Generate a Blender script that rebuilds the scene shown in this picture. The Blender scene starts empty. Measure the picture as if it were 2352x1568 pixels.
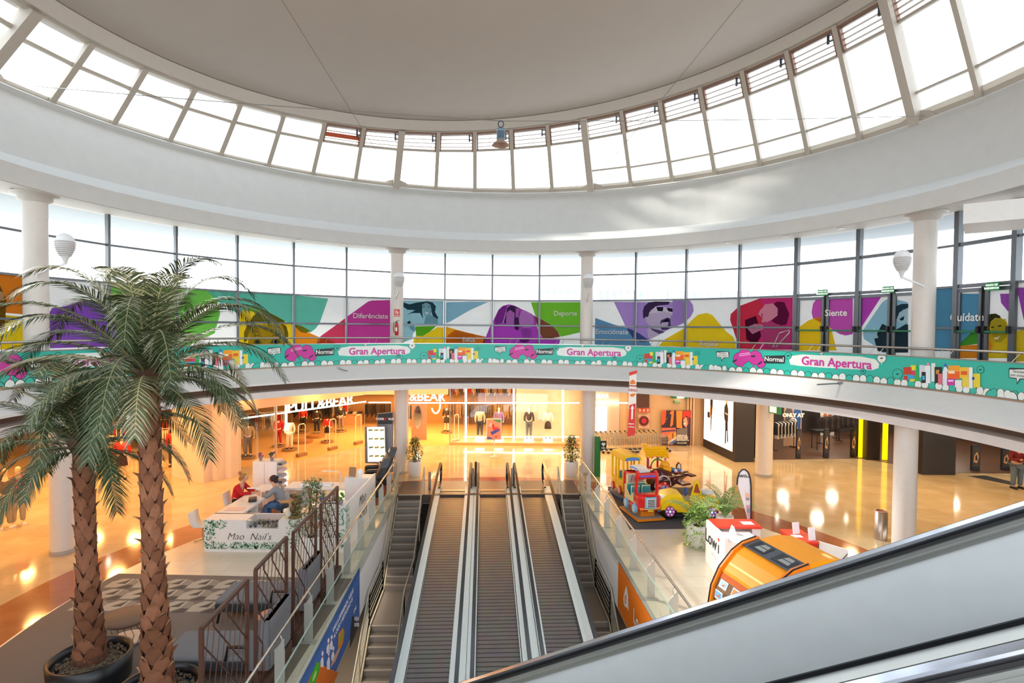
import bpy, math, random
from math import sin, cos, pi, radians as R, hypot, atan2, sqrt
from mathutils import Matrix, Vector
sc = bpy.context.scene
COL = sc.collection
rnd = random.Random(7)
# ---------------------------------------------------------------- camera
EYE = 6.0
F, PITCH, ROLL = 1280.3, .0242, .0095
cd = bpy.data.cameras.new('camera'); cam = bpy.data.objects.new('camera', cd); COL.objects.link(cam)
cd.sensor_width = 36; cd.lens = 36*F/2352; cd.clip_start = .05; cd.clip_end = 300
cam.matrix_world = Matrix.Translation((0, 0, EYE)) @ Matrix.Rotation(pi/2-PITCH, 4, 'X') @ Matrix.Rotation(ROLL, 4, 'Z')
sc.camera = cam
# ---------------------------------------------------------------- daylight
w = bpy.data.worlds.new('daylight'); sc.world = w; w.use_nodes = True
nt = w.node_tree; nt.nodes.clear()
wo = nt.nodes.new('ShaderNodeOutputWorld'); bg = nt.nodes.new('ShaderNodeBackground')
tc = nt.nodes.new('ShaderNodeTexCoord'); sp = nt.nodes.new('ShaderNodeSeparateXYZ'); cr = nt.nodes.new('ShaderNodeValToRGB')
nz = nt.nodes.new('ShaderNodeTexNoise'); nz.inputs['Scale'].default_value = 2.2; nz.inputs['Detail'].default_value = 4
ad = nt.nodes.new('ShaderNodeMath'); ad.operation = 'MULTIPLY_ADD'; ad.inputs[1].default_value = .25
nt.links.new(tc.outputs['Generated'], sp.inputs[0]); nt.links.new(tc.outputs['Generated'], nz.inputs['Vector'])
nt.links.new(nz.outputs['Fac'], ad.inputs[0]); nt.links.new(sp.outputs['Z'], ad.inputs[2])
cr.color_ramp.elements[0].position = .1; cr.color_ramp.elements[0].color = (1, 1, 1, 1)
cr.color_ramp.elements[1].position = .75; cr.color_ramp.elements[1].color = (.8, .9, 1, 1)
nt.links.new(ad.outputs[0], cr.inputs[0]); nt.links.new(cr.outputs[0], bg.inputs['Color'])
bg.inputs['Strength'].default_value = 3.1
nt.links.new(bg.outputs[0], wo.inputs[0])
sd = bpy.data.lights.new('sun', 'SUN'); sd.energy = 8; sd.angle = R(9); sd.color = (1, .93, .82)
so = bpy.data.objects.new('sun', sd); COL.objects.link(so)
so.rotation_euler = Vector((1.1, -.7, -1)).to_track_quat('-Z', 'Y').to_euler()
def area(name, loc, sx, sy, watts, color, target=None, spread=180):
    l = bpy.data.lights.new(name, 'AREA'); l.shape = 'RECTANGLE'; l.size = sx; l.size_y = sy; l.energy = watts; l.color = color; l.spread = R(spread)
    o = bpy.data.objects.new(name, l); COL.objects.link(o); o.location = loc
    d = Vector(target)-Vector(loc) if target else Vector((0, 0, -1))
    o.rotation_euler = d.to_track_quat('-Z', 'Y').to_euler()
    return o
WARM = (1, .50, .15); WARM2 = (1, .66, .33); NEUT = (1, .86, .68)
# the luminaires of the shops and of the gallery ceiling on the ground floor
area('shop_ceiling_light', (-6.0, 30.5, 3.15), 7, 3, 560, (1, .6, .25))
area('shop_ceiling_light', (-1.0, 30.8, 3.15), 8, 3, 320, (1, .6, .25))
def downlights(x0, x1, nx, y0, y1, ny, watts, color, z=3.5):
    for i in range(nx):
        for j in range(ny): area('gallery_downlight', (x0+(x1-x0)*i/max(1, nx-1), y0+(y1-y0)*j/max(1, ny-1), z), .42, .42, watts/(nx*ny), color)
downlights(-18, -14.6, 3, 17, 24, 3, 600, WARM, 3.3); downlights(-17, -15, 2, 9, 14, 2, 160, WARM, 3.3); downlights(-12.2, -10.6, 2, 17.2, 22.0, 3, 190, WARM); downlights(-8.5, -2.5, 4, 24.6, 26.4, 2, 330, WARM)
downlights(-1, 4, 3, 25.2, 26.8, 2, 300, WARM); downlights(5.5, 10, 3, 24.6, 26.2, 2, 200, WARM2)
downlights(12.5, 18, 3, 27.5, 31, 2, 300, NEUT, 3.3); downlights(19.5, 24, 3, 25.5, 30, 2, 240, NEUT, 3.3); downlights(11.5, 14.5, 2, 17.5, 23.5, 3, 260, WARM2); downlights(16.5, 20.5, 2, 19, 21.5, 2, 160, WARM2); downlights(-13.5, -12.9, 1, 9.5, 14.5, 3, 80, WARM)
area('basement_fill_light', (-4.6, 14, -1.6), 1.2, 8, 90, NEUT); area('basement_fill_light', (4.9, 14, -1.6), 1.0, 8, 60, NEUT)  # added fill, unseen under the slab, to brighten the stair opening
sc.view_settings.view_transform = 'Standard'; sc.view_settings.look = 'None'
sc.view_settings.exposure = 0.38; sc.view_settings.gamma = 1; sc.view_settings.use_curve_mapping = False
sc.cycles.use_denoising = True; sc.cycles.max_bounces = 8; sc.cycles.diffuse_bounces = 4; sc.cycles.glossy_bounces = 3
sc.cycles.transparent_max_bounces = 24; sc.cycles.transmission_bounces = 4; sc.cycles.sample_clamp_indirect = 6
sc.cycles.caustics_reflective = False; sc.cycles.caustics_refractive = False
# ---------------------------------------------------------------- pixel helpers (2352 x 1568 frame): a pixel and a known height, depth or radius give a point
def ray(x, y):
    U = (x-1176)/F; V = (y-784)/F
    u = U*cos(ROLL)+V*sin(ROLL); v = -U*sin(ROLL)+V*cos(ROLL)
    return Vector((u, cos(PITCH)-v*sin(PITCH), -v*cos(PITCH)-sin(PITCH)))
def at(x, y, z=0.):
    d = ray(x, y); return Vector((0, 0, EYE))+d*((z-EYE)/d.z)
def atd(x, y, Y):
    d = ray(x, y); return Vector((0, 0, EYE))+d*(Y/d.y)
def atring(x, y, cx, cy, r):
    d = ray(x, y); a = d.x**2+d.y**2; b = -2*(d.x*cx+d.y*cy); c = cx*cx+cy*cy-r*r
    s = (-b+sqrt(max(0, b*b-4*a*c)))/(2*a)
    p = Vector((0, 0, EYE))+d*s
    return atan2(p.x-cx, p.y-cy), p.z
CX, CY = -.2, 11.68
def pol(r, t, z, cx=CX, cy=CY): return Vector((cx+r*sin(t), cy+r*cos(t), z))
# ---------------------------------------------------------------- materials (all procedural)
def lin(c):
    if isinstance(c, str):
        c = c.lstrip('#'); c = [int(c[i:i+2], 16)/255 for i in (0, 2, 4)]
    return tuple((v/12.92 if v <= .04045 else ((v+.055)/1.055)**2.4) for v in c)
_m = {}
def M(col, rough=.5, metal=0, var=.05, sc_=8., bump=0, emit=0, alpha=1, spec=.5, coat=0, trans=0, name=None):
    key = (col, rough, metal, var, sc_, bump, emit, alpha, spec, coat, trans)
    if key in _m: return _m[key]
    m = bpy.data.materials.new(name or 'mat_%d' % len(_m)); m.use_nodes = True; nt = m.node_tree
    p = nt.nodes['Principled BSDF']; c = lin(col)
    p.inputs['Base Color'].default_value = (*c, 1); p.inputs['Roughness'].default_value = rough; p.inputs['Metallic'].default_value = metal
    p.inputs['Specular IOR Level'].default_value = spec; p.inputs['Coat Weight'].default_value = coat; p.inputs['Alpha'].default_value = alpha
    p.inputs['Transmission Weight'].default_value = trans
    if var or bump:
        t = nt.nodes.new('ShaderNodeTexCoord'); n = nt.nodes.new('ShaderNodeTexNoise'); n.inputs['Scale'].default_value = sc_; n.inputs['Detail'].default_value = 3
        nt.links.new(t.outputs['Object'], n.inputs['Vector'])
    if var:
        x = nt.nodes.new('ShaderNodeMix'); x.data_type = 'RGBA'
        x.inputs[6].default_value = (*[v*(1-var) for v in c], 1); x.inputs[7].default_value = (*[min(1, v*(1+var)) for v in c], 1)
        nt.links.new(n.outputs['Fac'], x.inputs[0]); nt.links.new(x.outputs[2], p.inputs['Base Color'])
    if bump:
        b = nt.nodes.new('ShaderNodeBump'); b.inputs['Strength'].default_value = bump; b.inputs['Distance'].default_value = .01
        nt.links.new(n.outputs['Fac'], b.inputs['Height']); nt.links.new(b.outputs[0], p.inputs['Normal'])
    if emit:
        p.inputs['Emission Color'].default_value = (*c, 1); p.inputs['Emission Strength'].default_value = emit
    _m[key] = m; return m
def glass(name, tint, refl=.12, rough=.02):
    m = bpy.data.materials.new(name); m.use_nodes = True; nt = m.node_tree; nt.nodes.clear()
    o = nt.nodes.new('ShaderNodeOutputMaterial'); tr = nt.nodes.new('ShaderNodeBsdfTransparent'); gl = nt.nodes.new('ShaderNodeBsdfGlossy')
    fr = nt.nodes.new('ShaderNodeLayerWeight'); fr.inputs['Blend'].default_value = .5
    pw = nt.nodes.new('ShaderNodeMath'); pw.operation = 'POWER'; pw.inputs[1].default_value = 4; nt.links.new(fr.outputs['Facing'], pw.inputs[0])
    ma = nt.nodes.new('ShaderNodeMath'); ma.operation = 'MULTIPLY_ADD'; ma.inputs[1].default_value = refl*5; ma.inputs[2].default_value = refl*.4; ma.use_clamp = True
    mx = nt.nodes.new('ShaderNodeMixShader'); tr.inputs[0].default_value = (*tint, 1); gl.inputs['Roughness'].default_value = rough
    nt.links.new(pw.outputs[0], ma.inputs[0]); nt.links.new(ma.outputs[0], mx.inputs[0]); nt.links.new(tr.outputs[0], mx.inputs[1]); nt.links.new(gl.outputs[0], mx.inputs[2])
    nt.links.new(mx.outputs[0], o.inputs[0]); return m
GLASS = glass('clear_glass', (.93, .96, .97)); GREENGLASS = glass('rail_glass', (.90, .95, .90), .06); RGLASS = glass('ramp_glass', (.96, .975, .96), .03)
def film(col, k=.85):     # printed film on glass: part of the daylight comes through
    key = ('film', col)
    if key in _m: return _m[key]
    m = bpy.data.materials.new('film_%d' % len(_m)); m.use_nodes = True; nt = m.node_tree; nt.nodes.clear(); c = lin(col)
    o = nt.nodes.new('ShaderNodeOutputMaterial'); d = nt.nodes.new('ShaderNodeBsdfDiffuse'); t = nt.nodes.new('ShaderNodeBsdfTranslucent'); mx = nt.nodes.new('ShaderNodeMixShader')
    n = nt.nodes.new('ShaderNodeTexNoise'); n.inputs['Scale'].default_value = 3; tc = nt.nodes.new('ShaderNodeTexCoord'); nt.links.new(tc.outputs['Object'], n.inputs['Vector'])
    x = nt.nodes.new('ShaderNodeMix'); x.data_type = 'RGBA'; x.inputs[6].default_value = (*[v*.94 for v in c], 1); x.inputs[7].default_value = (*[min(1, v*1.04) for v in c], 1)
    nt.links.new(n.outputs['Fac'], x.inputs[0]); nt.links.new(x.outputs[2], d.inputs[0]); nt.links.new(x.outputs[2], t.inputs[0])
    mx.inputs[0].default_value = k*.5; nt.links.new(d.outputs[0], mx.inputs[1]); nt.links.new(t.outputs[0], mx.inputs[2]); nt.links.new(mx.outputs[0], o.inputs[0])
    _m[key] = m; return m
WHITE = M('#d9d8d6', .55, name='white_paint'); STEEL = M('#b9b7b2', .22, 1, name='brushed_steel'); CHROME = M('#cfcfd2', .08, 1, name='chrome')
BLACK = M('#17171a', .35, name='black'); RUBBER = M('#1a1a1c', .22, name='rubber_rail')
# ---------------------------------------------------------------- mesh builder
class G:
    def __init__(s, *mats): s.v = []; s.f = []; s.mi = []; s.sm = []; s.mats = list(mats) or [None]; s.m = 0; s.M = Matrix(); s.smooth = False
    def mat(s, m):
        if m not in s.mats: s.mats.append(m)
        s.m = s.mats.index(m); return s
    def add(s, vs, fs, smooth=None):
        o = len(s.v); s.v += [s.M @ Vector(p) for p in vs]; s.f += [tuple(i+o for i in f) for f in fs]
        s.mi += [s.m]*len(fs); s.sm += [s.smooth if smooth is None else smooth]*len(fs); return s
    def box(s, x0, x1, y0, y1, z0, z1):
        return s.add([(x0, y0, z0), (x1, y0, z0), (x1, y1, z0), (x0, y1, z0), (x0, y0, z1), (x1, y0, z1), (x1, y1, z1), (x0, y1, z1)],
                     [(0, 3, 2, 1), (4, 5, 6, 7), (0, 1, 5, 4), (1, 2, 6, 5), (2, 3, 7, 6), (3, 0, 4, 7)])
    def cbox(s, c, d, rz=0, b=0):
        o = s.M; s.M = o @ Matrix.Translation(c) @ Matrix.Rotation(rz, 4, 'Z')
        if b: s.rbox(d, b)
        else: s.box(-d[0]/2, d[0]/2, -d[1]/2, d[1]/2, -d[2]/2, d[2]/2)
        s.M = o; return s
    def rbox(s, d, b):     # box with chamfered edges, centred
        x, y, z = d[0]/2, d[1]/2, d[2]/2; b = min(b, x*.9, y*.9, z*.9); rings = []
        for zz, i in ((-z, b), (-z+b*.3, b*.3), (-z+b, 0), (z-b, 0), (z-b*.3, b*.3), (z, b)):
            X, Y = x-i, y-i; c = b*.9
            rings.append([(X, -Y+c, zz), (X, Y-c, zz), (X-c, Y, zz), (-X+c, Y, zz), (-X, Y-c, zz), (-X, -Y+c, zz), (-X+c, -Y, zz), (X-c, -Y, zz)])
        return s.loft(rings)
    def loft(s, rings, close=True, cap=True, smooth=None):
        n = len(rings[0]); vs = [p for r in rings for p in r]; fs = []
        for i in range(len(rings)-1):
            for j in range(n if close else n-1):
                k = (j+1) % n; fs.append((i*n+j, i*n+k, (i+1)*n+k, (i+1)*n+j))
        s.add(vs, fs, smooth)
        if cap: s.add(rings[0], [tuple(range(n-1, -1, -1))], False); s.add(rings[-1], [tuple(range(n))], False)
        return s
    def tube(s, path, r, n=8, cap=True):
        path = [Vector(p) for p in path]; rr = r if isinstance(r, (list, tuple)) else [r]*len(path); rings = []; up = None
        for i, p in enumerate(path):
            d = (path[min(i+1, len(path)-1)]-path[max(i-1, 0)]).normalized()
            if up is None: up = Vector((0, 0, 1)) if abs(d.z) < .9 else Vector((1, 0, 0))
            a = d.cross(up).normalized(); b = a.cross(d).normalized(); up = b
            rings.append([p+(a*cos(2*pi*j/n)+b*sin(2*pi*j/n))*rr[i] for j in range(n)])
        return s.loft(rings, cap=cap, smooth=n > 5)
    def lathe(s, prof, c=(0, 0, 0), n=20, smooth=True, cap=True):
        c = Vector(c); rings = [[c+Vector((r*cos(2*pi*j/n), r*sin(2*pi*j/n), z)) for j in range(n)] for r, z in prof]
        return s.loft(rings, cap=cap, smooth=smooth)
    def ball(s, c, r, n=14, sq=(1, 1, 1)):
        k = max(4, n//2); rings = []
        for i in range(k+1):
            a = -pi/2+pi*i/k; q = max(cos(a), .02)
            rings.append([Vector((c[0]+r*q*cos(2*pi*j/n)*sq[0], c[1]+r*q*sin(2*pi*j/n)*sq[1], c[2]+r*sin(a)*sq[2])) for j in range(n)])
        return s.loft(rings, smooth=True)
    def beam(s, a, b, w, h, up=(0, 0, 1)):
        a, b = Vector(a), Vector(b); d = (b-a).normalized(); u = Vector(up)
        if abs(d.dot(u)) > .98: u = Vector((0, 1, 0))
        x = d.cross(u).normalized(); z = x.cross(d).normalized()
        return s.loft([[p+x*i*w/2+z*j*h/2 for i, j in ((-1, -1), (1, -1), (1, 1), (-1, 1))] for p in (a, b)])
    def prism(s, poly, ex):    # planar 3d polygon pushed along ex
        ex = Vector(ex); p = [Vector(q) for q in poly]; return s.loft([p, [q+ex for q in p]])
    def quad(s, *p): return s.add(p, [tuple(range(len(p)))])
    def ring(s, prof, t0, t1, n, c=(CX, CY), close=True):   # profile (r, z) swept about the hall's axis
        rings = [[Vector((c[0]+r*sin(t0+(t1-t0)*i/n), c[1]+r*cos(t0+(t1-t0)*i/n), z)) for r, z in prof] for i in range(n+1)]
        return s.loft(rings, close=close, cap=close and abs(t1-t0) < 6.28, smooth=False)
    def text(s, body, size, fn, ex=0, bold=0, res=3, align='CENTER', shear=0):   # lettering as mesh; fn maps flat (x, y, depth) to 3d
        cu = bpy.data.curves.new('lettering', 'FONT'); cu.body = body; cu.size = size; cu.align_x = align; cu.align_y = 'CENTER'
        cu.offset = bold; cu.extrude = ex; cu.resolution_u = res; cu.shear = shear
        ob = bpy.data.objects.new('lettering', cu); COL.objects.link(ob)
        me = bpy.data.meshes.new_from_object(ob, depsgraph=bpy.context.evaluated_depsgraph_get())
        s.add([fn(v.co.x, v.co.y, v.co.z) for v in me.vertices], [tuple(p.vertices) for p in me.polygons], False)
        bpy.data.objects.remove(ob); bpy.data.curves.remove(cu); bpy.data.meshes.remove(me); return s
    def empty(s): return not s.f
def plane(o, u, v):        # flat frame for lettering and prints: origin, x direction, y direction
    o, u, v = Vector(o), Vector(u).normalized(), Vector(v).normalized(); n = u.cross(v)
    return lambda x, y, z=0: o+u*x+v*y+n*z
_mw = {}
def thing(name, label=None, cat=None, loc=(0, 0, 0), rz=0, group=None, kind=None):
    o = bpy.data.objects.new(name, None); COL.objects.link(o); o.location = loc; o.rotation_euler = (0, 0, rz); o.empty_display_size = .1
    _mw[o.name] = Matrix.Translation(loc) @ Matrix.Rotation(rz, 4, 'Z')
    tag(o, label, cat, group, kind); return o
def tag(o, label=None, cat=None, group=None, kind=None):
    if label: o['label'] = label
    if cat: o['category'] = cat
    if group: o['group'] = group
    if kind: o['kind'] = kind
    return o
def part(name, g, parent=None, world=False, label=None, kind=None):
    me = bpy.data.meshes.new(name); c = Vector((0, 0, 0))
    if parent is None and g.v:      # a thing of one mesh: origin at its base
        xs = [p.x for p in g.v]; ys = [p.y for p in g.v]; c = Vector(((min(xs)+max(xs))/2, (min(ys)+max(ys))/2, min(p.z for p in g.v)))
    me.from_pydata([tuple(p-c) for p in g.v], [], g.f)
    for m in g.mats: me.materials.append(m)
    me.polygons.foreach_set('material_index', g.mi); me.polygons.foreach_set('use_smooth', g.sm); me.update()
    o = bpy.data.objects.new(name, me); COL.objects.link(o); o.location = c
    if parent:
        o.parent = parent
        if world: o.matrix_parent_inverse = _mw[parent.name].inverted()
        _mw[o.name] = _mw[parent.name] @ (o.matrix_parent_inverse)
    else: _mw[o.name] = Matrix.Translation(c)
    tag(o, label, None, None, kind); return o
def solo(name, g, label, cat, group=None, kind=None): return tag(part(name, g), label, cat, group, kind)
def struct(name, g, label=None): return tag(part(name, g), label, None, None, 'structure')
def dup(src, loc, rz=0, label=None, group=None):
    def cp(o, parent):
        c = o.copy(); COL.objects.link(c)
        if parent: c.parent = parent
        for ch in [k for k in o.children]: cp(ch, c)
        return c
    r = cp(src, None); r.location = loc; r.rotation_euler = (0, 0, rz)
    if label: r['label'] = label
    if group: r['group'] = group
    return r
def clip(poly, axis, val, keep_gt):     # Sutherland-Hodgman against one axis line
    out = []
    for i in range(len(poly)):
        a, b = poly[i-1], poly[i]; ia = (a[axis] > val) == keep_gt; ib = (b[axis] > val) == keep_gt
        if ia != ib:
            k = (val-a[axis])/(b[axis]-a[axis]); out.append(tuple(a[j]+(b[j]-a[j])*k for j in range(2)))
        if ib: out.append(b)
    return out
def clipbox(poly, x0, x1, y0, y1):
    for a, v, k in ((0, x0, True), (0, x1, False), (1, y0, True), (1, y1, False)):
        poly = clip(poly, a, v, k)
        if len(poly) < 3: return []
    return poly

def skin(name, nodes, edges, m, parent=None, sub=1, world=False):      # one continuous surface grown from joints (x, y, z, radius)
    me = bpy.data.meshes.new(name); keys = list(nodes); ix = {k: i for i, k in enumerate(keys)}
    me.from_pydata([nodes[k][:3] for k in keys], [(ix[a], ix[b]) for a, b in edges], []); me.materials.append(m)
    o = bpy.data.objects.new(name, me); COL.objects.link(o)
    md = o.modifiers.new('skin', 'SKIN'); md.use_smooth_shade = True
    for i, k in enumerate(keys):
        r = nodes[k][3]; me.skin_vertices[0].data[i].radius = (r, r) if not isinstance(r, tuple) else r
    me.skin_vertices[0].data[0].use_root = True
    if sub: sm = o.modifiers.new('sub', 'SUBSURF'); sm.levels = sub; sm.render_levels = sub
    if parent:
        o.parent = parent
        if world: o.matrix_parent_inverse = _mw[parent.name].inverted()
        _mw[o.name] = _mw[parent.name]
    else: _mw[o.name] = Matrix()
    return o
def curved(g, pts, f, step=.02, axis=0):      # a flat outline laid on a curved sheet, cut into narrow strips
    lo = min(p[0] for p in pts); hi = max(p[0] for p in pts); n = max(1, int((hi-lo)/step)+1)
    for i in range(n):
        q = clipbox(pts, lo+(hi-lo)*i/n-1e-9, lo+(hi-lo)*(i+1)/n+1e-9, -1e9, 1e9) if n > 1 else pts
        if len(q) >= 3: g.add([f(a, b) for a, b in q], [tuple(range(len(q)))])
# ================================================================ the hall's shell
AX = Vector((-.0502, 1, 0)).normalized(); LX = Vector((AX.y, -AX.x, 0))
def loc(u, s, z=0): return LX*u+AX*s+Vector((0, 0, z))
UL, UR, S0, S1 = -3.13, 3.62, 2.5, 20.05        # the opening for stairs and moving ramps
def floor_mat():
    m = bpy.data.materials.new('marble_floor'); m.use_nodes = True; nt = m.node_tree; p = nt.nodes['Principled BSDF']; L = nt.links.new
    g = nt.nodes.new('ShaderNodeNewGeometry')
    def vm(op, a, b=None):
        n = nt.nodes.new('ShaderNodeVectorMath'); n.operation = op
        L(a, n.inputs[0]); n.inputs[1].default_value = b; return n
    def mt(op, a, b):
        n = nt.nodes.new('ShaderNodeMath'); n.operation = op; L(a, n.inputs[0]); n.inputs[1].default_value = b; return n.outputs[0]
    d = vm('SUBTRACT', g.outputs['Position'], (CX, CY, 0)); ln = nt.nodes.new('ShaderNodeVectorMath'); ln.operation = 'LENGTH'; L(d.outputs[0], ln.inputs[0])
    r = ln.outputs['Value']
    rot = nt.nodes.new('ShaderNodeMapping'); rot.inputs['Rotation'].default_value = (0, 0, -.05); L(g.outputs['Position'], rot.inputs[0])
    br = nt.nodes.new('ShaderNodeTexBrick'); br.offset = .5; br.inputs['Scale'].default_value = 1; br.inputs['Brick Width'].default_value = .9; br.inputs['Row Height'].default_value = .6
    br.inputs['Mortar Size'].default_value = .006; br.inputs['Color1'].default_value = (1, 1, 1, 1); br.inputs['Color2'].default_value = (.92, .91, .9, 1); br.inputs['Mortar'].default_value = (.78, .75, .72, 1)
    L(rot.outputs[0], br.inputs['Vector'])
    no = nt.nodes.new('ShaderNodeTexNoise'); no.inputs['Scale'].default_value = 1.3; no.inputs['Detail'].default_value = 7; L(g.outputs['Position'], no.inputs['Vector'])
    ve = nt.nodes.new('ShaderNodeMix'); ve.data_type = 'RGBA'; L(no.outputs['Fac'], ve.inputs[0]); ve.inputs[6].default_value = (*lin('#b39c76'), 1); ve.inputs[7].default_value = (*lin('#d8c8a8'), 1)
    inn = nt.nodes.new('ShaderNodeMix'); inn.data_type = 'RGBA'; L(no.outputs['Fac'], inn.inputs[0]); inn.inputs[6].default_value = (*lin('#d3c6b0'), 1); inn.inputs[7].default_value = (*lin('#e9dfcd'), 1)
    band = nt.nodes.new('ShaderNodeMix'); band.data_type = 'RGBA'; L(no.outputs['Fac'], band.inputs[0]); band.inputs[6].default_value = (*lin('#86452a'), 1); band.inputs[7].default_value = (*lin('#b5714a'), 1)
    a = mt('GREATER_THAN', r, 9.38); b = mt('GREATER_THAN', r, 10.62)
    m1 = nt.nodes.new('ShaderNodeMix'); m1.data_type = 'RGBA'; L(a, m1.inputs[0]); L(inn.outputs[2], m1.inputs[6]); L(band.outputs[2], m1.inputs[7])
    m2 = nt.nodes.new('ShaderNodeMix'); m2.data_type = 'RGBA'; L(b, m2.inputs[0]); L(m1.outputs[2], m2.inputs[6]); L(ve.outputs[2], m2.inputs[7])
    mu = nt.nodes.new('ShaderNodeMix'); mu.data_type = 'RGBA'; mu.blend_type = 'MULTIPLY'; mu.inputs[0].default_value = 1; L(m2.outputs[2], mu.inputs[6]); L(br.outputs['Color'], mu.inputs[7])
    L(mu.outputs[2], p.inputs['Base Color'])
    bu = nt.nodes.new('ShaderNodeBump'); bu.inputs['Strength'].default_value = .05; bu.inputs['Distance'].default_value = .02; L(no.outputs['Fac'], bu.inputs['Height']); L(bu.outputs[0], p.inputs['Normal'])
    ro = mt('MULTIPLY_ADD', a, -.13); nt.nodes[ro.node.name].inputs[2].default_value = .22; L(ro, p.inputs['Roughness'])
    p.inputs['Specular IOR Level'].default_value = .9; return m
FM = floor_mat()
g = G(FM)
def fq(u0, u1, s0, s1, z=0, t=.35):
    g.prism([loc(u0, s0, z-t), loc(u1, s0, z-t), loc(u1, s1, z-t), loc(u0, s1, z-t)], (0, 0, t))
fq(-45, UL, -12, 50); fq(UR, 45, -12, 50); fq(UL, UR, S1, 50); fq(UL, UR, -12, S0)
struct('floor', g)
g = G(M('#8d8378', .5)); g.prism([loc(-12, -4, -4.7), loc(12, -4, -4.7), loc(12, 24, -4.7), loc(-12, 24, -4.7)], (0, 0, .1)); struct('floor_basement', g)
# slab edge around the opening, white
g = G(M('#f4f4f5', .45))
for u0, u1 in ((UL-.12, UL), (UR, UR+.12)): g.prism([loc(u0, S0, -1.45), loc(u1, S0, -1.45), loc(u1, S1+.1, -1.45), loc(u0, S1+.1, -1.45)], (0, 0, 1.44))
struct('trim_1', g)
g = G(M('#b9ab90', .6)); g.prism([loc(-5.6, 0, -4.6), loc(-5.5, 0, -4.6), loc(-5.5, 22, -4.6), loc(-5.6, 22, -4.6)], (0, 0, 4.2)); struct('wall_basement_left', g)
g = G(M('#2a2a2c', .6)); g.prism([loc(6.2, 0, -4.6), loc(6.3, 0, -4.6), loc(6.3, 22, -4.6), loc(6.2, 22, -4.6)], (0, 0, 4.2)); struct('wall_basement_right', g)
g = G(M('#3a3533', .6)); g.prism([loc(-5.6, 21.6, -4.6), loc(6.3, 21.6, -4.6), loc(6.3, 21.7, -4.6), loc(-5.6, 21.7, -4.6)], (0, 0, 4.2)); struct('wall_basement_far', g)
# gallery slab, fascia and ground floor ceiling: one swept profile each
g = G(M('#dedcda', .5)); g.ring([(11.06, 4.55), (11.0, 4.55), (10.25, 4.10), (10.25, 4.04), (10.95, 4.04)], -pi, pi, 96, close=True); struct('trim_2', g)
g = G(M('#6f5544', .6)); g.ring([(10.95, 4.04), (10.96, 3.80), (11.1, 3.80), (11.1, 4.04)], -pi, pi, 96); struct('trim_3', g)
g = G(M('#d9d3d0', .5)); g.ring([(10.96, 3.80), (10.58, 3.78), (10.55, 3.57), (24, 3.57), (24, 3.62), (11.1, 3.80)], -pi, pi, 96); struct('ceiling_gallery', g)
g = G(M('#c9bfb0', .3)); g.ring([(11.06, 4.45), (11.06, 4.55), (13.9, 4.55), (13.9, 4.45)], -pi, pi, 96); struct('floor_gallery', g)
g = G(M('#b9bab8', .8)); g.ring([(13.9, 4.40), (13.9, 4.50), (75, 4.45), (75, 4.3)], -pi, pi, 48); struct('floor_terrace', g)
GX, GY, GR = -.218, 12.61, 12.49
SX, SY, SR = -.39, 12.09, 12.33
def gpt(t, z, r=GR): return Vector((GX+r*sin(t), GY+r*cos(t), z))
def spt(t, z, r=SR): return Vector((SX+r*sin(t), SY+r*cos(t), z))
def tpt(t, dz=0, k=1.): return Vector((-.235+(10.954*sin(t)-.244*cos(t))*k, 11.976+(11.369*cos(t)+.025*sin(t))*k, 14.229+.986*sin(t)*k-.022*cos(t)*k+dz))
N = 120
g = G(M('#cdcdcb', .7, bump=.15, sc_=3), M('#c2bdb8', .7)); rings = []
for i in range(N+1):
    t = -pi+2*pi*i/N
    rings.append([gpt(t, 9.34, GR+.5), pol(10.74, t, 9.06), pol(10.78, t, 9.5), pol(11.62, t, 9.93), pol(11.80, t, 9.95), spt(t, 11.70, SR-.12), spt(t, 11.80, SR-.22), spt(t, 11.84, SR-.18), spt(t, 11.84, SR+.35), spt(t, 11.5, SR+.6)])
g.loft(rings, cap=False, smooth=False); struct('wall_drum', g)
# soffit of the drum between glass wall and void
g = G(M('#c4bcb4', .6)); g.loft([[pol(10.75, -pi+2*pi*i/N, 9.05), gpt(-pi+2*pi*i/N, 9.30, GR+.4), gpt(-pi+2*pi*i/N, 9.33, GR+.4), pol(10.76, -pi+2*pi*i/N, 9.07)] for i in range(N+1)], cap=False); struct('ceiling_soffit', g)
# the oval roof disc with its ring beam
g = G(M('#b8afa6', .75, bump=.1, sc_=1.5, var=.03)); rr = []
for k, dz in ((1.02, .38), (1.0, .38), (.85, .43), (.6, .50), (.3, .55), (.02, .57)): rr.append([tpt(-pi+2*pi*i/N, dz, k) for i in range(N)])
g.loft(rr, cap=True, smooth=True); struct('ceiling', g)
g = G(M('#c6beb5', .6))
g.loft([[tpt(t, 0, .985), tpt(t, .36, .975), tpt(t, .40, 1.03), tpt(t, .0, 1.025)] for t in [-pi+2*pi*i/N for i in range(N+1)]], cap=False); struct('trim_4', g)
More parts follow.
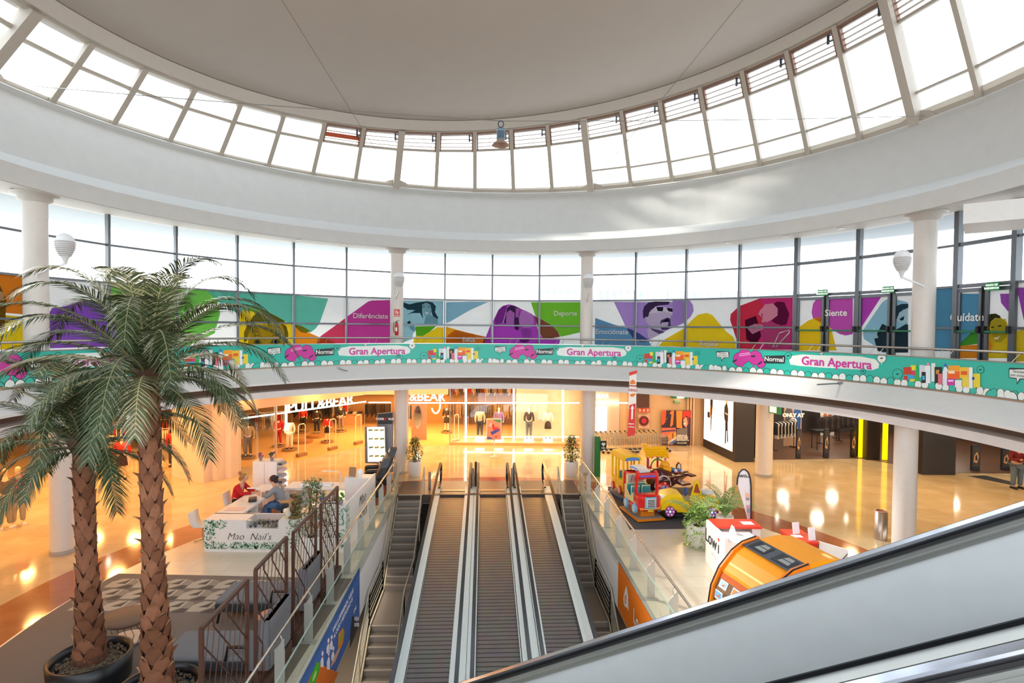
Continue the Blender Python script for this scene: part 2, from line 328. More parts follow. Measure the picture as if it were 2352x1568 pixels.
# ---------------------------------------------------------------- clerestory windows
FR = M('#b9b0a4', .5); FRD = M('#8c6a58', .55); STRUT = M('#bcb6ab', .5); LOUV = M('#8f7f72', .4, .2)
nwin = [0]
def wname(): nwin[0] += 1; return 'window_%d' % nwin[0]
dT = .137; T8 = -.3779
def cler(j):
    t0 = T8+dT*(j-8); t1 = t0+dT; rad = lambda t: Vector((sin(t), cos(t), 0))
    b0, b1, a0, a1 = spt(t0, 11.81), spt(t1, 11.81), tpt(t0), tpt(t1)
    if t1 < -2.2 or t0 > 2.2: nm = None
    root = thing(wname(), None, None, b0, 0, None, 'structure')
    P = lambda i, k: (b0.lerp(a0, k) if i < .001 else b1.lerp(a1, k) if i > .999 else b0.lerp(a0, k).lerp(b1.lerp(a1, k), i))
    thick = j in (0, 8, 13, 20, -8, 28, 33)
    f = G(FR); up = -rad(t0+dT/2)
    if thick:
        f.beam(P(0, 0)+up*.08, P(0, 1)+up*.08, .26, .30, up)
        if j in (8, 13, 20, 0):
            for s_ in (-1, 1):
                tt = (b1-b0).normalized()*s_; base = b0+up*.02
                f.prism([base+tt*.1, base+tt*.62+Vector((0, 0, .02)), base+tt*.40+Vector((0, 0, .24)), base+tt*.1+Vector((0, 0, .34))], up*.12)
    else: f.beam(P(0, 0)+up*.02, P(0, 1)+up*.02, .15, .16, up)
    fr1 = 1-(.29-.053*t0 if abs(t0) < 1.6 else .29)
    rows = [.0, fr1, 1.]
    if j >= 13: rows = [0, max(.2, .79/max(1.5, (a0.z-b0.z))), fr1, 1.]
    f.beam(P(0, .03), P(1, .03), .10, .20, (0, 0, 1)); f.beam(P(0, .985), P(1, .985), .12, .08)
    for k in rows[1:-1]: f.beam(P(0, k), P(1, k), .08, .09 if k > .5 else .06)
    part('window_frame', f, root, True)
    louv = j >= 6
    p = G(GLASS)
    top = fr1 if louv else 1
    p.quad(P(0, .0), P(1, .0), P(1, top), P(0, top)); part('pane', p, root, True)
    k2 = G(M('#f0ece2', .6)); k2.prism([P(.0, 0), P(1, 0), P(1, .1), P(0, .1)], -up*.02); part('sill_panel', k2, root, True)
    if louv and abs(t0) < 1.9:
        fd = G(FRD); fd.beam(P(0, .97), P(1, .97), .16, .06); fd.beam(P(.07, fr1), P(.07, .98), .05, .14, up); fd.beam(P(.93, fr1), P(.93, .98), .05, .14, up); part('louvre_frame', fd, root, True)
        for q in range(4):
            k = fr1+(1-fr1)*(.2+.2*q); l = G(M('#c2552e', .5) if j == 6 and q == 1 else LOUV)
            a, b = P(.08, k), P(.92, k)
            if j == 6 and q == 1: l.beam(a, b, .03, .16)
            else: l.beam(a, b, .08, .015, (0, 0, 1))
            part('louvre_blade', l, root, True)
        mo = G(M('#55606e', .4, .5)); c = P(.84, fr1+(1-fr1)*.62)+up*.08; mo.beam(c+Vector((0, 0, -.14)), c+Vector((0, 0, .14)), .06, .06); mo.beam(c+Vector((0, 0, .10)), c+Vector((0, 0, .10))+(b1-b0).normalized()*.14, .03, .03); mo.beam(c+Vector((0, 0, -.08)), c+Vector((0, 0, -.08))+(b1-b0).normalized()*.14, .03, .03)
        part('louvre_actuator', mo, root, True)
for j in range(-11, 35): cler(j)
# ---------------------------------------------------------------- glass wall of the gallery with printed film
GM = M('#6d7176', .35, .6)
tg = [-.3943+.1697*k for k in range(-10, 10)] + [atring(x, 760, GX, GY, GR)[0] for x in (2136, 2196, 2330)]
tg += [tg[-1]+.17*i for i in range(1, 4)]
ZF, Z3, Z2, Z1, ZT = 4.55, 6.11, 7.23, 8.35, 9.33
def glp(px, r=GR-.02): return [atring(x, y, GX, GY, r) for x, y in px]
S5 = lambda ox, oy, k, pts: [(ox+x/k, oy+y/k) for x, y in pts]
A5 = lambda pts: S5(560, 690, 4.523, pts); B5 = lambda pts: S5(1050, 690, 4.523, pts); C5 = lambda pts: S5(1552, 517, 2.94, pts); D5 = lambda pts: S5(1900, 680, 5.204, pts)
TEAL = '#6fc9b6'; YEL = '#f0d22c'; ORG = '#f29a24'; MAG = '#c8479f'; PNK = '#dd4a6c'; LBL = '#9fcbd8'; BLU = '#6b9cc2'; PUR = '#b394d8'; GRN = '#7fca3e'; VIO = '#b84cc6'; DRK = '#33414a'
prints = [
 ('#e0872a', [(-60, 620), (53, 630), (57, 722), (-60, 712)]), ('#e8cb22', [(-60, 716), (58, 728), (60, 800), (-60, 805)]), ('#7c5a20', [(-60, 640), (-5, 650), (12, 690), (8, 760), (-60, 770)]), ('#d8a878', [(-4, 668), (6, 672), (6, 690), (-4, 690)]),
 ('#9058c0', [(110, 722), (118, 708), (150, 702), (175, 694), (205, 688), (243, 692), (262, 735), (285, 795), (110, 800)]),
 ('#7ecb5a', [(250, 640), (400, 655), (492, 668), (505, 720), (492, 765), (420, 800), (330, 800), (285, 790), (262, 730)]),
 ('#5d8a3c', [(285, 690), (310, 668), (345, 672), (352, 740), (320, 770), (285, 750)]),
 (TEAL, [(470, 664), (546, 672), (546, 720), (510, 700)]), (TEAL, A5([(-330, -160), (875, -20), (785, 235), (745, 290), (690, 333), (590, 300), (430, 215), (200, 95), (100, 68), (0, 100), (-60, 140)])),
 (YEL, A5([(-60, 150), (0, 100), (110, 110), (300, 200), (500, 250), (540, 300), (520, 470), (-60, 470)])),
 ('#5fae22', A5([(0, 100), (50, 74), (100, 68), (150, 74), (200, 95), (440, 218), (300, 215), (110, 118)])),
 (ORG, A5([(500, 237), (600, 300), (780, 380), (960, 460), (510, 470)])), ('#8f8a2a', A5([(505, 245), (600, 262), (690, 315), (640, 338), (590, 327)])),
 ('#77702a', A5([(60, 222), (90, 165), (130, 130), (180, 95), (240, 120), (330, 160), (400, 200), (430, 225)])), ('#b9a028', A5([(50, 300), (100, 250), (390, 245), (420, 300), (430, 470), (40, 470)])), ('#8a7a26', A5([(0, 330), (40, 240), (110, 232), (60, 290), (30, 420), (0, 430)])), ('#7a6d24', A5([(385, 235), (440, 265), (460, 340), (452, 450), (428, 440), (415, 310)])),
 ('#8a7b2a', A5([(80, 376), (110, 358), (150, 356), (187, 378), (150, 370), (110, 370)])), ('#8a7b2a', A5([(270, 380), (300, 356), (345, 350), (388, 372), (345, 364), (300, 368)])), ('#6f6a3a', A5([(95, 430), (118, 405), (150, 402), (180, 436), (150, 452), (115, 450)])), ('#6f6a3a', A5([(270, 432), (300, 403), (340, 400), (380, 430), (340, 450), (300, 450)])), ('#1f3a50', A5([(122, 415), (145, 415), (150, 440), (125, 440)])), ('#1f3a50', A5([(308, 412), (335, 412), (338, 440), (310, 440)])),
 (PNK, A5([(750, 470), (770, 400), (800, 365), (980, 237), (1070, 170), (1070, 470)])), (MAG, A5([(1068, 172), (1290, 10), (1330, 0), (1520, -5), (1520, 470), (1068, 470)])), ('#d9592e', A5([(770, 400), (800, 372), (960, 445), (960, 470), (760, 470)])),
 (LBL, A5([(1645, 0), (2070, 5), (2070, 258), (1780, 262), (1745, 400), (1645, 440)])),
 ('#2c4b57', A5([(1660, 20), (1720, 40), (1800, 20), (1900, 8), (1960, 20), (1995, 60), (1985, 120), (2020, 180), (1990, 225), (1960, 150), (1930, 60), (1880, 40), (1850, 90), (1860, 190), (1830, 130), (1750, 130), (1690, 150), (1780, 100), (1700, 95), (1650, 60)])),
 ('#8fbac6', A5([(1850, 45), (1890, 20), (1935, 40), (1950, 100), (1935, 150), (1895, 175), (1860, 130)])), ('#335b6b', A5([(1858, 62), (1880, 55), (1882, 62), (1862, 70)])), ('#335b6b', A5([(1910, 62), (1930, 66), (1928, 74), (1908, 70)])), ('#eef6f6', A5([(1880, 118), (1905, 125), (1925, 115), (1905, 142), (1888, 138)])), ('#7fb0bf', A5([(1890, 170), (1940, 150), (2010, 190), (2020, 240), (1870, 240)])),
 ('#2a3d48', A5([(1695, 225), (1725, 208), (1735, 235), (1705, 243)])), ('#7fb0bf', A5([(1715, 270), (1760, 262), (1790, 290), (1770, 330), (1735, 300)])),
 ('#62b02a', A5([(1780, 268), (2000, 264), (1930, 325), (1855, 370), (1790, 366)])), (YEL, A5([(1750, 470), (1768, 400), (1790, 365), (1860, 368), (2010, 275), (2072, 280), (2072, 470)])), ('#f2b02c', A5([(2072, 270), (2100, 270), (2352, 342), (2352, 470), (2072, 470)])), ('#d97a22', A5([(2100, 390), (2130, 350), (2175, 318), (2210, 308), (2400, 350), (2400, 470), (2100, 470)])),
 ('#8fbdd2', A5([(2095, 18), (2352, 12), (2540, 14), (2352, 98), (2150, 215), (2095, 235)])),
 ('#d8782a', B5([(-30, 305), (280, 372), (362, 402), (362, 470), (-30, 470)])), ('#9a3f3c', B5([(260, 470), (282, 375), (362, 404), (362, 470)])),
 (VIO, B5([(280, 470), (300, 370), (350, 250), (385, 190), (430, 95), (475, 55), (535, 40), (590, 50), (700, 105), (850, 182), (820, 250), (850, 330), (880, 380), (1075, 392), (1055, 470)])),
 ('#8e3a9c', B5([(390, 200), (430, 100), (470, 62), (520, 45), (480, 230), (400, 250)])), ('#d592de', B5([(470, 235), (520, 60), (545, 50), (500, 240)])), ('#4b2f5e', B5([(485, 235), (520, 75), (560, 48), (650, 78), (650, 130), (640, 310), (600, 300), (590, 240)])), ('#c878d2', B5([(508, 250), (510, 130), (550, 96), (598, 130), (590, 250)])), ('#c070cc', B5([(606, 175), (608, 78), (650, 82), (640, 175)])), ('#c98ad2', B5([(640, 180), (665, 110), (700, 100), (780, 140), (800, 200), (790, 270), (700, 290), (645, 240)])), ('#a74fb6', B5([(655, 300), (720, 280), (780, 310), (760, 380), (690, 390)])),
 ('#7d2f8c', B5([(650, 400), (740, 395), (750, 425), (700, 440), (655, 430)])),
 (GRN, B5([(765, 18), (1315, 18), (1315, 322), (1078, 376), (1040, 310), (980, 258), (860, 182), (815, 165)])), ('#8a5440', B5([(800, 170), (860, 184), (985, 260), (1045, 318), (1072, 376), (900, 402), (865, 350), (830, 250)])),
 (BLU, B5([(1435, 180), (1640, 252), (1790, 292), (1900, 345), (1980, 400), (2020, 470), (1430, 475)])), (PUR, B5([(1630, 15), (2360, 15), (2360, 232), (2200, 300), (2000, 402), (1980, 425), (1900, 420), (1840, 398), (1760, 290), (1700, 160)])), ('#4e5f9e', B5([(1760, 288), (1800, 296), (1900, 345), (1985, 405), (1960, 430), (1900, 430), (1835, 402)])),
 ('#d6cbe2', B5([(1975, 140), (2060, 95), (2235, 100), (2245, 140), (2215, 160), (2222, 230), (2190, 290), (2120, 312), (2150, 335), (2015, 400), (1985, 380), (1975, 300), (2005, 260), (1965, 230), (1955, 170)])), ('#4a3a5c', B5([(1935, 190), (1930, 110), (1945, 60), (1990, 20), (2060, 10), (2210, 12), (2200, 42), (2090, 52), (2010, 100), (1985, 170), (1960, 170)])), ('#e9e4ee', B5([(1990, 135), (2065, 60), (2240, 76), (2262, 138), (2150, 118), (2075, 128)])), ('#2d2540', B5([(2072, 66), (2146, 68), (2138, 113), (2086, 108)])), ('#2d2540', B5([(2178, 74), (2238, 82), (2246, 122), (2196, 110)])), ('#5a4a70', B5([(2110, 250), (2120, 205), (2190, 175), (2218, 190), (2222, 262), (2195, 300), (2130, 305), (2115, 280), (2190, 262), (2200, 225), (2150, 215)])), ('#241c34', B5([(2132, 218), (2190, 186), (2212, 220), (2145, 226)])), ('#6a5a80', B5([(2010, 285), (2125, 312), (2160, 330), (2100, 345), (2030, 310)])),
 (YEL, B5([(2090, 475), (2160, 402), (2360, 288), (2360, 480)])), (PUR, C5([(-20, 505), (95, 508), (118, 540), (122, 580), (100, 620), (70, 645), (-20, 685)])), (YEL, C5([(-20, 800), (75, 675), (110, 640), (150, 605), (210, 592), (250, 606), (290, 655), (345, 720), (390, 755), (405, 800), (405, 840), (-20, 840)])),
 ('#d23a52', C5([(368, 640), (372, 600), (430, 545), (572, 494), (600, 560), (560, 840), (430, 835), (400, 740)])), ('#cf3a80', C5([(572, 494), (790, 488), (785, 840), (555, 840), (600, 560)])), ('#6f1f4a', C5([(655, 535), (690, 515), (735, 520), (768, 600), (750, 670), (700, 680), (650, 645), (690, 600), (680, 555)])), ('#eba0bc', C5([(560, 600), (575, 570), (590, 560), (605, 535), (660, 528), (692, 562), (690, 610), (650, 640), (610, 660), (582, 655), (590, 625)])), ('#8e2450', C5([(585, 590), (592, 608), (582, 622)])), ('#c65088', C5([(600, 650), (700, 670), (770, 720), (765, 835), (620, 835), (590, 740)])), ('#571838', C5([(470, 640), (545, 612), (572, 700), (580, 750), (540, 810), (478, 770)])), ('#e08cae', C5([(480, 690), (540, 665), (590, 670), (600, 700), (520, 735)])),
 ('#cf5fc0', C5([(920, 590), (930, 530), (960, 490), (1195, 490), (1195, 735), (1150, 745), (1110, 735), (1040, 690), (975, 650), (930, 630)])), ('#f2cd2c', C5([(830, 690), (900, 642), (960, 622), (1000, 625), (1030, 650), (1060, 720), (1090, 845), (825, 845)])), ('#e8923a', C5([(940, 635), (960, 622), (1000, 628), (1030, 652), (1036, 690), (990, 660)])),
 ('#c04fc0', C5([(1235, 485), (1392, 485), (1250, 695), (1235, 700)])), ('#9cc9dc', C5([(1265, 735), (1272, 700), (1400, 520), (1435, 498), (1480, 495), (1570, 520), (1570, 860), (1400, 860), (1340, 810), (1275, 770)])), ('#2f4c5c', C5([(1455, 640), (1462, 590), (1490, 548), (1530, 532), (1575, 530), (1575, 560), (1540, 570), (1505, 615), (1490, 660)])), ('#c3e0ea', C5([(1498, 640), (1515, 590), (1575, 556), (1575, 650), (1545, 665), (1515, 660)])), ('#29414f', C5([(1518, 632), (1550, 612), (1545, 640), (1525, 645)])), ('#33444e', C5([(1345, 770), (1400, 665), (1432, 680), (1440, 860), (1370, 850)])), ('#b8dbe6', C5([(1335, 690), (1350, 700), (1375, 760), (1350, 765)])), ('#33444e', C5([(1488, 710), (1560, 668), (1575, 670), (1575, 860), (1480, 860)])),
 ('#5f9dbe', [(2135, 655), (2198, 655), (2194, 806), (2130, 806)]), ('#5f9dbe', D5([(1560, -30), (1880, -30), (1880, 320), (1560, 620), (1530, 640)])), ('#4f9a3a', D5([(1545, 600), (1700, 460), (1880, 270), (1930, 380), (1930, 470), (1880, 560), (1650, 590)])), ('#e0902a', D5([(1530, 740), (1535, 615), (1620, 590), (1880, 575), (1900, 430), (1960, 380), (2010, 560), (1900, 740)])), ('#a556b8', D5([(2068, -30), (2210, -30), (2210, 230), (2150, 170), (2080, 80)])), ('#d5ba2c', D5([(1895, 460), (1900, 300), (2130, 270), (2180, 400), (2180, 560), (2160, 740), (1880, 740), (1990, 600)])),
 ('#3a3a1e', D5([(1895, 300), (1915, 240), (1960, 212), (2020, 208), (2070, 235), (2080, 262), (2010, 262), (1965, 300), (1945, 380), (1960, 450), (1905, 420)])), ('#b7a832', D5([(1960, 330), (2000, 268), (2085, 258), (2130, 310), (2165, 380), (2150, 480), (2080, 555), (2020, 550), (1985, 480)])), ('#4a451c', D5([(1965, 365), (2000, 362), (2002, 376), (1968, 380)])), ('#4a451c', D5([(2045, 350), (2090, 345), (2090, 362), (2050, 366)])), ('#f4eecc', D5([(2000, 495), (2040, 490), (2070, 475), (2050, 512), (2015, 520)])), ('#8a7e26', D5([(2000, 430), (2020, 440), (2040, 430), (2022, 450)])),
 ('#a556b8', [(2334, 660), (2420, 660), (2420, 740), (2352, 735)]), ('#d5ba2c', [(2334, 760), (2420, 740), (2420, 830), (2334, 830)]),
]
pr = [(film(c), glp(pts)) for c, pts in prints]; FW = film('#d6d6d6', .4)
words_ = [('Diferénciate', 850, 726, .30), ('Deporte', 1299, 720, .30), ('Emociónate', 1406, 762, .30), ('Siente', 1924, 719, .30), ('Cuídate', 2226, 729, .30), ('Bella', 1076, 780, .3), ('Regala', 1630, 788, .3)]
doors = {18: 'a', 19: 'a', 21: 'b'}; ndoor = 0
def bay(i):
    global ndoor
    t0, t1 = tg[i], tg[i+1]; A, B = gpt(t0, 0), gpt(t1, 0); tn = (B-A).normalized(); inn = Vector((-sin((t0+t1)/2), -cos((t0+t1)/2), 0)); wd = (B-A).length
    root = thing(wname(), None, None, gpt(t0, ZF), 0, None, 'structure')
    fp = lambda t, z, d=0: A.lerp(B, (t-t0)/(t1-t0))+Vector((0, 0, z))+inn*d
    f = G(GM); f.beam(A+Vector((0, 0, ZF)), A+Vector((0, 0, ZT)), .07 if i < 18 else .14, .16, inn)
    isdoor = 17 < i < 20 or i == 21
    for z in ([Z2, Z1] if isdoor else [ZF+.04, Z3, Z2, Z1]): f.beam(fp(t0, z), fp(t1, z), .09, .06 if not isdoor else .10)
    part('window_frame', f, root, True)
    p = G(GLASS); p.quad(fp(t0, ZF if not isdoor else Z2, -.03), fp(t1, ZF if not isdoor else Z2, -.03), fp(t1, ZT, -.03), fp(t0, ZT, -.03)); part('pane', p, root, True)
    def films(x0, x1, z0, z1, parent):
        g = G(FW); g.quad(fp(x0, z0, 0), fp(x1, z0, 0), fp(x1, z1, 0), fp(x0, z1, 0)); n = 0
        for m, poly in pr:
            q = clipbox(poly, x0, x1, z0, z1)
            if q: n += 1; g.mat(m); g.add([fp(a, b, .004+.0025*n) for a, b in q], [tuple(range(len(q)))])
        for wd_, px, py, sz in words_:
            tt, zz = atring(px, py, GX, GY, GR)
            if x0 < tt < x1:
                g.mat(M('#f4f2ee', .6)); o = fp(tt, zz, .07); g.text(wd_, sz, plane(o, tn, (0, 0, 1)), bold=.005)
        part('printed_film', g, parent, True)
    e = .018/GR*6
    if not isdoor:
        films(t0+e*.4, t1-e*.4, ZF+.08, Z3-.03, root); films(t0+e*.4, t1-e*.4, Z3+.03, Z2-.03, root)
    else:
        ndoor += 1; dr = thing('door_%d' % ndoor, None, None, fp(t0, ZF), 0, None, 'structure'); tm = (t0+t1)/2
        for a, b, sgn in ((t0, tm, 1), (tm, t1, -1)):
            m_ = .10/GR; a2, b2 = a+m_, b-m_*.6; lf = G(GM)
            for x in (a2, b2): lf.beam(fp(x, ZF+.02, .03), fp(x, Z2-.08, .03), .09, .06, inn)
            for z in (ZF+.08, Z2-.12): lf.beam(fp(a2, z, .03), fp(b2, z, .03), .06, .10)
            leaf = part('door_leaf', lf, dr, True); films(a2+.003, b2-.003, ZF+.12, Z2-.17, leaf)
            pb = G(M('#1d7a4e', .4)); pb.beam(fp(a2, 6.02, .12), fp(b2, 6.02, .12), .035, .05); part('push_bar', pb, leaf, True)
            hd = G(BLACK)
            for x in (a2, b2): hd.beam(fp(x, 5.98, .1), fp(x, 6.16, .1), .07, .09, inn)
            part('door_lock', hd, leaf, True)
        f2 = G(GM); f2.beam(fp(tm, ZF, -.01), fp(tm, Z2, -.01), .16, .04, inn); part('door_stile', f2, dr, True); rod = G(BLACK); rod.beam(fp(tm, ZF+.1, .08), fp(tm, Z2-.05, .08), .03, .03, inn); part('door_rod', rod, dr, True)
for i in range(len(tg)-1): bay(i)
# roofs and blocks of the neighbouring building seen hazily through the glass
g = G(M('#a9b0b6', .8)); g.box(3, 32, 60, 64, 4.4, 10.2)
for i in range(40): g.box(3+i*.72, 3.1+i*.72, 59.9, 60, 7.5, 10.2)
solo('neighbouring_building', g, 'pale ribbed building beyond the upper glass wall', 'building')
g = G(M('#b9b4b2', .8), M('#a84a40', .7)); g.box(21.5, 40, 20, 30, 4.4, 8.2); g.mat(g.mats[1]); g.box(21.2, 40.2, 19.7, 30.3, 7.4, 7.75)
solo('red_banded_building', g, 'low white annexe with a red roof band outside the right-hand glass doors', 'building')
# white beam and soffit over the right-hand doors
p0 = at(2215, 530, 8.6)
g = G(M('#d9d6d3', .5)); a = atd(2214, 515, 12.6); b = Vector((a.x+5, a.y-4.2, a.z)); g.beam(a+Vector((0, 0, .1)), b+Vector((0, 0, .1)), 1.6, .42); struct('trim_5', g)
g = G(M('#aeb4ba', .8)); g.ring([(13.4, 9.36), (17.6, 9.62), (17.6, 9.72), (13.4, 9.46)], -1.9, 1.9, 60); struct('trim_7', g)
# ---------------------------------------------------------------- columns
def column(x, y, z0, z1, r, label, cap=False):
    t = thing('round_column', label, 'column', (x, y, z0)); g = G(M('#d6d0ca', .45)); g.lathe([(r, 0), (r, z1-z0)], n=32); part('shaft', g, t)
    if cap:
        g = G(M('#c9c3bc', .5)); g.lathe([(r, z1-z0-.22), (r+.10, z1-z0-.16), (r+.10, z1-z0-.08), (r+.22, z1-z0-.06), (r+.22, z1-z0)], n=32); part('capital', g, t)
    else:
        g = G(M('#a39a92', .4)); g.lathe([(r+.015, 0), (r+.015, .1), (r+.004, .11)], n=32, cap=False); part('foot_ring', g, t)
tc_ = [-.3943+.1697*k for k in (-6, 0, 4, 10)]
for t_, lb, r_ in zip(tc_, ('upper gallery column at the far left with a tall egg lamp', 'upper gallery column carrying the fire extinguisher', 'upper gallery column between the Deporte and Emociónate panes', 'upper gallery column in front of the right-hand glass doors'), (.25, .25, .25, .26)):
    q = pol(11.45, t_, 0); column(q.x, q.y, 4.55, 9.12, r_, lb, True)
column(-11.75, 14.5, 0, 3.57, .27, 'ground floor column at the left behind the palm trunks')
q = at(918, 1090); column(q.x, q.y+.3, 0, 3.57, .29, 'ground floor column beside the directory board and left ficus')
q = at(1352, 1092); column(q.x, q.y+.3, 0, 3.57, .29, 'ground floor column beside the right ficus and green defibrillator post')
column(10.5, 14.75, 0, 3.57, .27, 'ground floor column beside the steel litter bin'); column(10.45, 22.9, 0, 3.57, .33, 'ground floor column in front of the dark sportswear shop')
# ================================================================ moving ramps, stairs, guard rails
SL = .1186; RB = EYE-8.43     # ramp surface: z = RB + SL*s
def rp(u, s, dz=0): return loc(u, s, RB+SL*s+dz)
def belt_mat():
    m = bpy.data.materials.new('ramp_belt'); m.use_nodes = True; nt = m.node_tree; p = nt.nodes['Principled BSDF']; L = nt.links.new
    g = nt.nodes.new('ShaderNodeNewGeometry'); mp = nt.nodes.new('ShaderNodeMapping'); mp.inputs['Rotation'].default_value = (0, 0, -.0502); L(g.outputs['Position'], mp.inputs[0])
    a = nt.nodes.new('ShaderNodeTexWave'); a.wave_type = 'BANDS'; a.bands_direction = 'Y'; a.inputs['Scale'].default_value = 2.3; a.inputs['Distortion'].default_value = 0; L(mp.outputs[0], a.inputs[0])
    b = nt.nodes.new('ShaderNodeTexWave'); b.wave_type = 'BANDS'; b.bands_direction = 'X'; b.inputs['Scale'].default_value = 18; b.inputs['Distortion'].default_value = 0; L(mp.outputs[0], b.inputs[0])
    n = nt.nodes.new('ShaderNodeTexNoise'); n.inputs['Scale'].default_value = 2.5; n.inputs['Detail'].default_value = 5; L(mp.outputs[0], n.inputs[0])
    c = nt.nodes.new('ShaderNodeValToRGB'); c.color_ramp.elements[0].position = .0; c.color_ramp.elements[0].color = (.05, .042, .04, 1); c.color_ramp.elements[1].position = .22; c.color_ramp.elements[1].color = (.27, .25, .24, 1); L(a.outputs['Fac'], c.inputs[0])
    x = nt.nodes.new('ShaderNodeMix'); x.data_type = 'RGBA'; x.blend_type = 'MULTIPLY'; x.inputs[0].default_value = .35; L(c.outputs[0], x.inputs[6]); L(b.outputs['Color'], x.inputs[7])
    y = nt.nodes.new('ShaderNodeMix'); y.data_type = 'RGBA'; y.blend_type = 'MULTIPLY'; y.inputs[0].default_value = .5; L(x.outputs[2], y.inputs[6]); L(n.outputs['Color'], y.inputs[7])
    L(y.outputs[2], p.inputs['Base Color']); p.inputs['Metallic'].default_value = .55; p.inputs['Roughness'].default_value = .42
    return m
BELT = belt_mat(); DECK = M('#dfe6e4', .35); SB, SE = 3.2, 20.35
def loopv(h, r0, s_): return [(s_+cos(a)*r0, h-r0+sin(a)*r0) for a in [pi/2-pi*i/8 for i in range(9)]]
def travelator(u0, u1, gl, gr, dl, dr, label):
    t = thing('moving_ramp', label, 'travelator', rp((u0+u1)/2, SB)-Vector((0, 0, .6)), 0, 'moving ramps side by side in the stair opening')
    g = G(BELT); g.loft([[rp(u0, s), rp(u1, s), rp(u1, s, -.08), rp(u0, s, -.08)] for s in (SB, SE)]); part('belt', g, t, True)
    g = G(M('#8f7d66', .3, .7)); g.prism([loc(u0-.05, SE, .0), loc(u1+.05, SE, .0), loc(u1+.05, SE+.16, .0), loc(u0-.05, SE+.16, .0)], (0, 0, .022)); part('comb_plate', g, t, True)
    g = G(M('#55504c', .5, .3)); g.loft([[rp(dl, s, -.55), rp(dr, s, -.55), rp(dr, s, -.1), rp(dl, s, -.1)] for s in (SB, SE-1.2)]); part('truss', g, t, True)
    for side, gu, a, b in (('l', gl, dl, u0), ('r', gr, u1, dr)):
        g = G(DECK)
        g.loft([[rp(a, s, -.1), rp(b, s, -.1), rp(b, s, .05), rp(a, s, .05)] for s in (SB, SE+.35)]); part('deck', g, t, True)
        g = G(RUBBER)
        for q in ((a, b, .012),):
            x = gu+(.06 if side == 'l' else -.06); g.loft([[rp(x-.008, s, .05), rp(x+.008, s, .05), rp(x+.008, s, .056), rp(x-.008, s, .056)] for s in (SB, SE+.3)])
        part('deck_seam', g, t, True)
        g = G(RGLASS); e = SE+.75
        pts = [(SB, RB+SL*SB+.05), (e-.1, RB+SL*SE+.05)]+[(s, z+RB+SL*SE+.02) for s, z in reversed(loopv(.82, .33, e-.15))]+[(SB, RB+SL*SB+.82)]
        g.quad(*[loc(gu, s, z) for s, z in pts]); part('glass_panel', g, t, True)
        path = [(SB, RB+SL*SB+.9), (SE-.6, RB+SL*(SE-.6)+.9)]+[(s, z+RB+SL*SE) for s, z in loopv(.90, .36, e-.12)]+[(e-.7, RB+SL*SE+.14)]
        g = G(RUBBER); g.loft([[loc(gu+i*.04, s, z)+Vector((0, 0, 0)) + (loc(0, nx, nz)*j) for i, j in ((-1, -.02), (1, -.02), (1, .025), (-1, .025))] for (s, z), (nx, nz) in zip(path, [(0, 1), (0, 1)]+[(cos(pi/2-pi*i/8), sin(pi/2-pi*i/8)) for i in range(9)]+[(0, -1)])]); part('handrail', g, t, True)
        g = G(STEEL); g.loft([[rp(gu-.02, s, .81), rp(gu+.02, s, .81), rp(gu+.02, s, .87), rp(gu-.02, s, .87)] for s in (SB, SE-.5)]); part('rail_guide', g, t, True)
travelator(-1.53, -.65, -1.60, -.45, -1.83, -.32, 'left moving ramp, next to the left stairs')
travelator(-.11, .83, -.17, .92, -.31, 1.05, 'middle moving ramp of the three')
travelator(1.40, 2.26, 1.18, 2.30, 1.06, 2.60, 'right moving ramp, next to the right stairs')
g = G(M('#55433a', .35, .35)); g.prism([loc(-3.1, 19.95, -.3), loc(3.55, 19.95, -.3), loc(3.55, 21.72, -.3), loc(-3.1, 21.72, -.3)], (0, 0, .306)); solo('landing_plate', g, 'brown metal landing plate at the head of stairs and moving ramps', 'landing')
for u, h, lb in ((-1.98, .62, 'short grey bollard between left stairs and moving ramp'), (-.37, .75, 'thin grey bollard between the left and middle ramps'), (-.27, 1.0, 'tall black bollard between the left and middle ramps'), (1.10, .75, 'thin steel bollard between the middle and right ramps')):
    g = G(BLACK if h == 1. else M('#8b8a86', .35, .6)); q = loc(u, 20.75); g.lathe([(.045, .0), (.045, h-.03), (.03, h)], (q.x, q.y, .005), 12); solo('bollard', g, lb, 'bollard')
STEP = M('#857b73', .6, bump=.1, sc_=30); NOSE = M('#b8ab9e', .5)
